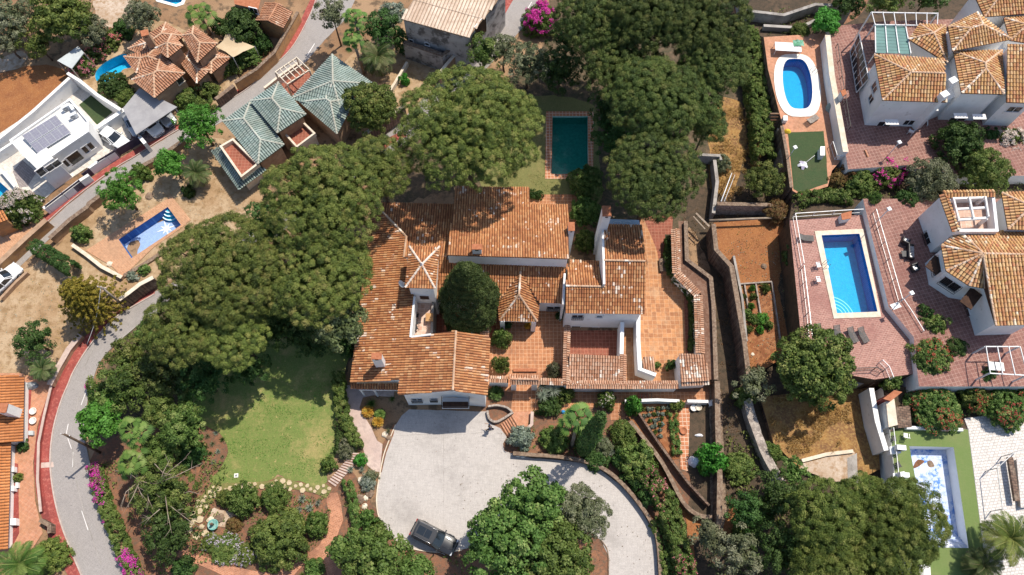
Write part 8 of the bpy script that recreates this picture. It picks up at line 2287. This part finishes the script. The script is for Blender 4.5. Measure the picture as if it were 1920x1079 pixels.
def heap(name, label, px, py, z0, w, d, h, mat, cat, seed=0, ang=0):
    g = P(px, py, z0); rd = random.Random(seed); n = 14; m = 6; vs = [(0, 0, h)]
    for j in range(1, m + 1):
        f = j / m
        for i in range(n):
            a = 2 * math.pi * i / n; r = f * (1 + rd.uniform(-.12, .12)); vs.append((math.cos(a) * r * w / 2, math.sin(a) * r * d / 2, max(.0, h * (1 - f ** 2.6) + rd.uniform(-.06, .06) * h * (f < 1))))
    fs = [(0, 1 + i, 1 + (i + 1) % n) for i in range(n)] + [(1 + j * n + i, 1 + (j + 1) * n + i, 1 + (j + 1) * n + (i + 1) % n, 1 + j * n + (i + 1) % n) for j in range(m - 1) for i in range(n)]
    o = MB().add(vs, fs, smooth=True).build(name, MATS[mat]); o.location = g; o.rotation_euler = (0, 0, R(ang)); return tag(o, label, cat)
M('cover_green', (.28, .36, .32), (.2, .26, .24), s1=3, speck=.2)
heap('covered_seat', 'grey green covered seat beside the oval pool', 1555, 204, ZU, 1.0, 1.3, .8, 'cover_green', 'cover', 1)
heap('yellow_toys', 'yellow inflatable toys at the corner of the green lawn', 1476, 247, ZU, .9, .7, .35, M('yellow_plastic', (.65, .42, .03), (.7, .5, .05), s1=3).name, 'toys', 2)
heap('rubble_sacks', 'white sacks piled beside the bright green bush in the yard', 1303, 866, 0, 1.6, 1.3, .7, M('sack_white', (.75, .75, .78), (.62, .62, .66), s1=2.5).name, 'sacks', 3)
heap('white_bags', 'small white plastic bags lying in the shaded yard', 1310, 817, 0, 1.0, .4, .25, 'sack_white', 'bags', 4)
g = P(1507, 309, ZU); t = thing('collapsed_parasol', 'white and lilac parasol lying on the green lawn', 'parasol', g, R(35))
MB().tube([(-.2, 0, .12), (1.7, .1, .3)], .03, 7).build('pole', MATS['metal_white'], t)
for k, (a, m) in enumerate(((0, 'sack_white'), (1.3, 'lilac_cloth'), (2.6, 'sack_white'), (3.9, 'lilac_cloth'), (5.1, 'sack_white'))):
    mm = M(m, (.5, .45, .55), (.4, .36, .46), s1=2) if m not in MATS else MATS[m]
    d = Vector((math.cos(a), math.sin(a), 0)); s = Vector((-d.y, d.x, 0))
    MB().add([(-.2, 0, .14), Vector((-.2, 0, .3)) + d * .3 - s * .22, Vector((-.2, 0, .05)) + d * .6 - s * .1, Vector((-.2, 0, .05)) + d * .6 + s * .15, Vector((-.2, 0, .3)) + d * .3 + s * .25], [(0, 1, 2, 3, 4)]).build('fabric', mm, t)
def ladder(label, a, b, z, name='pool_ladder'):
    A, B = P(*a, z), P(*b, z); t = thing(name, label, 'pool ladder', A); d = (B - A); e = Vector((-d.y, d.x, 0)).normalized() * .5
    mb = MB()
    for s in (0, 1):
        o = e * s; mb.tube([o, o + Vector((0, 0, .7)), o + d * .5 + Vector((0, 0, .85)), o + d + Vector((0, 0, .6)), o + d + Vector((0, 0, -.9))], .03, 6)
    for k in range(3): mb.beam(d + Vector((0, 0, -.2 - .3 * k)), d + e + Vector((0, 0, -.2 - .3 * k)), .05)
    mb.build('ladder_rails', MATS['chrome'], t)
ladder('steel ladder on the east side of the oval pool', (1527, 132), (1518, 134), ZU); ladder('steel ladder on the west side of the rectangular pool', (1546, 502), (1554, 500), ZM)
ac_unit('upper white air conditioner beside the drained pool railing', 1684, 842, ZL + .6, -5, .9, .5, .7)
ac_unit('lower white air conditioner behind the yellow green conifer', 1690, 893, ZL + .6, -5, .9, .5, .7)
def blockthing(name, label, px, z0, zt, mat, cat, cap=None):
    q = [P(x, y, zt) for x, y in px]; t = thing(name, label, cat, (q[0].x, q[0].y, z0)); o = Vector((q[0].x, q[0].y, 0))
    MB().prism([p - o for p in q], z0).build('masonry', MATS[mat], t)
    if cap:
        c = sum(q, Vector()) / len(q); MB().prism([(p - c) * 1.06 + c - o + Vector((0, 0, .08)) for p in q], zt + .002).build('cap', MATS[cap], t)
    for ch in t.children: ch.location = (0, 0, -z0)
    return t
blockthing('wall_block', 'white block under the upper air conditioner', [(1668, 838), (1688, 834), (1690, 850), (1670, 852)], ZL - .2, ZL + .6, 'white_wall', 'block')
blockthing('wall_block', 'white block under the lower air conditioner', [(1674, 888), (1696, 884), (1697, 900), (1676, 902)], ZL - .2, ZL + .6, 'white_wall', 'block')
blockthing('gate_pier', 'tall white pier with a brown cap at the corner of the shrub bank', [(1661, 752), (1676, 750), (1682, 796), (1666, 800)], 0, ZL + 1.3, 'white_wall', 'pier', 'cream_stone')
blockthing('gate_pier', 'red brown roofed pier above the tall white one', [(1656, 748), (1676, 733), (1690, 736), (1670, 752)], 0, ZL + 1.8, 'red_pavement_dark', 'pier', 'terracotta')
blockthing('stone_cistern', 'open grey stone tank by the shrub bank', [(1680, 765), (1705, 762), (1708, 800), (1684, 802)], 0, ZL + .5, 'rubble_stone', 'tank', 'brown_wall')
blockthing('gate_pier', 'white pier at the bottom edge right of the yellow green conifers', [(1724, 1060), (1744, 1058), (1746, 1090), (1726, 1090)], 0, ZL + .8, 'white_wall', 'pier')
blockthing('deck_planter', 'small brown roofed well at the north edge of the rose deck', [(1577, 402), (1596, 397), (1595, 410), (1579, 413)], ZM, ZM + .9, 'white_wall', 'well', 'terracotta')
blockthing('chest', 'white box on the west side of the oval pool deck stairs', [(1469, 217), (1477, 217), (1477, 226), (1469, 226)], ZU, ZU + .6, 'white_plastic', 'box')
blockthing('barbecue', 'white barbecue block with a tiled top on the house terrace', [(1576, 172), (1584, 168), (1587, 176), (1580, 182)], ZT, ZT + 1.6, 'white_wall', 'barbecue', 'terracotta')
blockthing('rubbish_bin', 'blue white bin above the collapsed parasol', [(1538, 276), (1546, 276), (1546, 292), (1538, 292)], ZU, ZU + .9, 'white_plastic', 'bin', 'grey_metal')
t = thing('metal_frame', 'rusty dark metal frame and planks over the white paving at the right edge', 'frame')
mb = MB(); pts = [P(x, y, ZL + z) for x, y, z in ((1870, 878, 2), (1900, 850, 2), (1925, 842, 2), (1880, 955, 2))]
mb.beam(pts[0], pts[1], .07); mb.beam(pts[1], pts[2], .07); mb.beam(pts[0], pts[3], .07)
for p in pts: mb.beam((p.x, p.y, ZL), p, .07)
mb.build('frame_bars', MATS['grey_metal'], t)
a, b = P(1893, 858, ZL + .8), P(1906, 940, ZL + .8); MB().beam(a, b, .5, .35).build('plank', MATS['brown_wall'], t); settle(t, P(1890, 900, ZL))
blockthing('raised_bed', 'pale empty raised bed behind the dark frame at the right edge', [(1906, 862), (1935, 856), (1940, 945), (1914, 950)], ZL, ZL + .5, 'grey_concrete', 'planter', 'white_cobble')
def pot(label, px, py, r, h, mat='terracotta', z0=0.0, plant=None, name='flower_pot'):
    g = P(px, py, z0 + h); t = thing(name, label, 'pot', (g.x, g.y, z0))
    MB().lathe((0, 0, 0), [(r * .6, 0), (r * .75, h * .3), (r * .95, h * .85), (r * 1.06, h * .88), (r * 1.06, h), (r * .88, h), (r * .84, h * .86)], 16).build('pot', MATS[mat], t)
    if plant:
        me, rb = crown_mesh('tuft', r * 1.25, plant, len(label) % 3); o = bpy.data.objects.new('foliage', me); COL.objects.link(o); o.parent = t; k = r * 1.25 / rb; o.location = (0, 0, h); o.scale = (k, k, k * 1.2)
    return t
pot('large terracotta pot with a green shrub near the white store', 1257, 686, .42, .6, plant='leaf_dark'); pot('terracotta pot with a green shrub at the end of the tiled lean-to', 1232, 686, .3, .45, plant='leaf_broad')
pot('pale pot with a plant on the walk above the kitchen garden', 1266, 761, .42, .5, 'tan_coping', plant='leaf_bush'); pot('bushy pot right of the pale pot', 1275, 761, .36, .45, 'tan_coping', plant='leaf_broad')
pot('empty orange bowl on the paved walk', 1282, 808, .38, .3); pot('round white tub by the white wall segment, left one', 1301, 765, .34, .45, 'white_stone'); pot('round white tub by the white wall segment, right one', 1310, 764, .34, .45, 'cream_stone')
pot('white pot with a dark plant beside the court windows', 1049, 594, .35, .6, 'white_stone', plant='leaf_dark'); pot('yellow flowering pot beside the porch pillar', 992, 612, .32, .4, plant='leaf_orange')
pot('dark pot behind the left porch pillar', 953, 612, .32, .4, plant='leaf_dark')
for y, lab in ((771, 'white rimmed pot with dark soil, upper in the red border'), (789, 'white rimmed pot with dark soil, lower in the red border')): pot(lab, 61, y, .36, .4, 'white_stone')
pot('terracotta pot beside the magenta wall of the large house', 1592, 88, .3, .4, 'white_stone', plant='leaf_bush')
for x, y, lab in ((58, 812, 'blue grey box in the red border of the orange roofed house'),): blockthing('utility_box', lab, [(53, 808), (62, 808), (62, 816), (53, 816)], 0, .4, 'pale_sheet', 'box')
for y, lab in ((880, 'white wall unit nearest the north end of the narrow court'), (916, 'white wall unit beside the clipped yellow bush'), (977, 'large white wall unit at the south end of the narrow court')):
    blockthing('utility_box', lab, [(19, y - 5), (26 if y < 970 else 30, y - 5), (26 if y < 970 else 30, y + (5 if y < 970 else 8)), (19, y + (5 if y < 970 else 8))], 0, .7, 'white_plastic', 'box')
blockthing('utility_box', 'small white box right of the wall unit by the yellow bush', [(29, 905), (34, 905), (34, 915), (29, 915)], 0, .4, 'white_plastic', 'box')
heap('old_bicycle', 'dark heap of old things at the head of the red border', 60, 724, 0, 1.6, 1.0, .5, 'grey_metal', 'heap', 6)
def rock(label, px, py, r, mat='rubble_stone', z0=0.0, seed=0, name='boulder', group=None, flat=.7):
    g = P(px, py, z0); rd = random.Random(seed); vs = []; n = 10
    for j, (f, z) in enumerate(((.85, 0), (1, .35), (.8, .75), (.35, 1))):
        for i in range(n): a = 2 * math.pi * i / n; q = f * r * (1 + rd.uniform(-.16, .16)); vs.append((math.cos(a) * q, math.sin(a) * q, z * r * flat * (1 + rd.uniform(-.1, .1))))
    fs = [(j * n + i, j * n + (i + 1) % n, (j + 1) * n + (i + 1) % n, (j + 1) * n + i) for j in range(3) for i in range(n)] + [tuple(range(3 * n, 4 * n))]
    o = MB().add(vs, fs).build(name, MATS[mat]); o.location = g; return tag(o, label, 'rock', group)
rock('round pale boulder on the corner of the star pool terrace', 206, 496, .35, 'cream_stone', seed=1); rock('flat grey stone in the dry grass right of the pepper tree', 280, 368, .5, 'tan_coping', seed=2, flat=.4)
for x, y, lab in ((972, 853, 'left white round stone at the driveway wall'), (981, 854, 'right white round stone at the driveway wall')): rock(lab, x, y, .3, 'white_stone', seed=x)
for i, (x, y, r, lab) in enumerate(((679, 902, .45, 'pale rock left of the grey blue shrub'), (675, 936, .5, 'pale rock in the middle of the rock bed'), (686, 934, .3, 'small pale rock right of the middle one'), (694, 926, .45, 'pale rock beside the driveway kerb'), (684, 950, .3, 'dark rock below the middle of the rock bed'), (412, 972, .5, 'pale rock below the little fountain'), (396, 975, .35, 'small pale rock left of the fountain'), (729, 822, .3, 'grey stone at the tip of the cycad bed'), (722, 815, .35, 'pale stone among the aloes'), (1432, 500, .35, 'grey metal pail like stone in the vegetable plot'), (1411, 665, .2, 'small white stone in the orange plot'), (1308, 240, .3, 'pale stone among the pine roots'))): rock(lab, x, y, r, ('cream_stone', 'tan_coping')[i % 2], z0=ZG if x > 1400 else 0, seed=i)
g = P(403, 985, 0); t = thing('fountain', 'small turquoise fountain basin with a statue in the west garden', 'fountain', g)
MB().lathe((0, 0, 0), [(.3, 0), (.34, .1), (.2, .2), (.2, .4), (.5, .5), (.55, .62), (.48, .62), (.4, .54)], 16).build('basin', M('verdigris', (.1, .34, .3), (.3, .45, .4), s1=4, speck=.2), t)
MB().lathe((0, 0, .54), [(.12, 0), (.1, .3), (.16, .45), (.09, .62), (.11, .75), (.03, .85)], 10).build('statue', MATS['tan_coping'], t)
g = P(630 + 58, 985, 0); blockthing('dark_box', 'dark garden box beside the round bush in the rock bed', [(684, 980), (693, 979), (694, 987), (685, 988)], 0, .5, 'dark_plastic', 'box', 'grey_metal')
g = P(443, 892, .06); t = thing('drain_cover', 'square white cover in the lawn', 'cover', g); MB().box((0, 0, 0), (.42, .42, .04), .1).build('plate', MATS['white_stone'], t); MB().box((0, 0, .041), (.22, .2, .01), .1).build('inset', MATS['grey_metal'], t)
heap('blue_pool_toy', 'blue thing on the terrace in front of the fan palm', 1056, 773, 0, .6, .5, .3, M('toy_blue', (.03, .25, .6)).name, 'toy', 9)
def stones(name, outline, z, k, r, mat, seed=0):
    rd = random.Random(seed); xs = [p[0] for p in outline]; ys = [p[1] for p in outline]; mb = MB(); done = []
    for _ in range(k * 30):
        if len(done) >= k: break
        x, y = rd.uniform(min(xs), max(xs)), rd.uniform(min(ys), max(ys))
        if not inside((x, y), outline): continue
        g = P(x, y, z); rr = r * rd.uniform(.6, 1.2)
        if any((g - q).length < (rr + s) * .95 for q, s in done): continue
        done.append((g, rr)); n = 6; a0 = rd.uniform(0, 1)
        mb.prism([g + Vector((math.cos(a0 + i * 2 * math.pi / n) * rr * rd.uniform(.8, 1.1), math.sin(a0 + i * 2 * math.pi / n) * rr * rd.uniform(.7, 1.1), .04)) for i in range(n)], z - .02)
    o = mb.build(name, MATS[mat]); o['kind'] = 'stuff'; return o
stones('flagstones', [(395, 912), (450, 908), (512, 904), (520, 896), (532, 897), (560, 907), (590, 914), (612, 910), (620, 918), (612, 932), (590, 925), (555, 918), (500, 916), (450, 921), (400, 935), (362, 985), (348, 982), (370, 942)], .12, 150, .3, 'stone_paving', 3)
stones('flagstones', [(360, 960), (392, 975), (386, 1000), (366, 1010), (352, 1000)], .12, 14, .4, 'stone_paving', 4)
ORD = ('first', 'second', 'third', 'fourth', 'fifth', 'sixth', 'seventh', 'eighth', 'ninth', 'tenth', 'eleventh', 'twelfth', 'thirteenth', 'last')
for i in range(6):
    a = (1205 + i * 3, 768 + i * 12); b = (1250, 766 + i * 9)
    for k in range(6 - i // 2):
        x = a[0] + (b[0] - a[0]) * k / 5 + random.uniform(-1.5, 1.5); y = a[1] + (b[1] - a[1]) * k / 5 + random.uniform(-1, 1)
        if x < 1198 + i * 7: continue
        bush('cabbage', ORD[k] + ' cabbage from the left in the ' + ORD[i] + ' row of the kitchen garden', x, y, 3.6, .35, 'tuft', 'leaf_grey' if (i + k) % 3 else 'leaf_bush', 'vegetable', group='cabbage plants in the kitchen garden')
t = thing('garden_bed_edging', 'wooden boards dividing the vegetable bed in the orange plot', 'garden bed'); mb = MB()
for a, b in (((1378, 535), (1446, 530)), ((1395, 536), (1402, 580)), ((1416, 534), (1425, 590)), ((1446, 531), (1462, 640)), ((1462, 640), (1470, 648))): p, q = P(*a, ZG), P(*b, ZG); mb.beam(p + Vector((0, 0, .15)), q + Vector((0, 0, .15)), .16, .3)
mb.build('boards', MATS['grey_wood'], t); settle(t, P(1400, 540, ZG))
for i, (x, y, r) in enumerate(((1384, 545, 6), (1392, 558, 5), (1410, 542, 5), (1412, 557, 6), (1434, 540, 7), (1408, 575, 6), (1400, 590, 9), (1412, 600, 10), (1428, 598, 11), (1440, 610, 8), (1403, 620, 7), (1425, 620, 7), (1386, 585, 5), (1436, 545, 6))):
    bush('vegetable_plant', ORD[i] + ' leafy vegetable of the board edged bed, counted from the wall', x, y, r, .6, 'tuft', ('leaf_broad', 'leaf_bush', 'leaf_bright')[i % 3], 'vegetable', z0=ZG, group='vegetable plants in the orange plot')
for lab, a, b, za, zb, w, m in (('long pale plank lying across the sunken lane', (1305, 400), (1330, 425), 2.2, 2.2, .22, 'dead_branch'), ('second plank beside it across the sunken lane', (1300, 406), (1322, 430), 2.2, 2.1, .14, 'dead_branch'), ('white plastic pipe leaning on the slope above the lane', (1352, 378), (1372, 325), 2.5, 1.4, .14, 'white_plastic'), ('thin white pipe beside the leaning one', (1358, 378), (1378, 328), 2.5, 1.4, .07, 'white_plastic'), ('pale fallen trunk along the slope wall', (1330, 414), (1475, 408), 1.9, 1.9, .3, 'dead_branch')):
    p, q = P(*a, za), P(*b, zb); t = thing('plank' if 'plank' in lab else ('pipe' if 'pipe' in lab else 'fallen_trunk'), lab, 'plank' if 'plank' in lab else 'pipe' if 'pipe' in lab else 'log', p)
    mb = MB()
    if 'plank' in lab: mb.beam((0, 0, 0), q - p, w, .06)
    else: mb.tube([(0, 0, 0), (q - p) * .5 + Vector((0, 0, .05)), q - p], [w * .5, w * .45, w * .35], 8)
    mb.build('timber' if 'pipe' not in lab else 'tube', MATS[m], t)
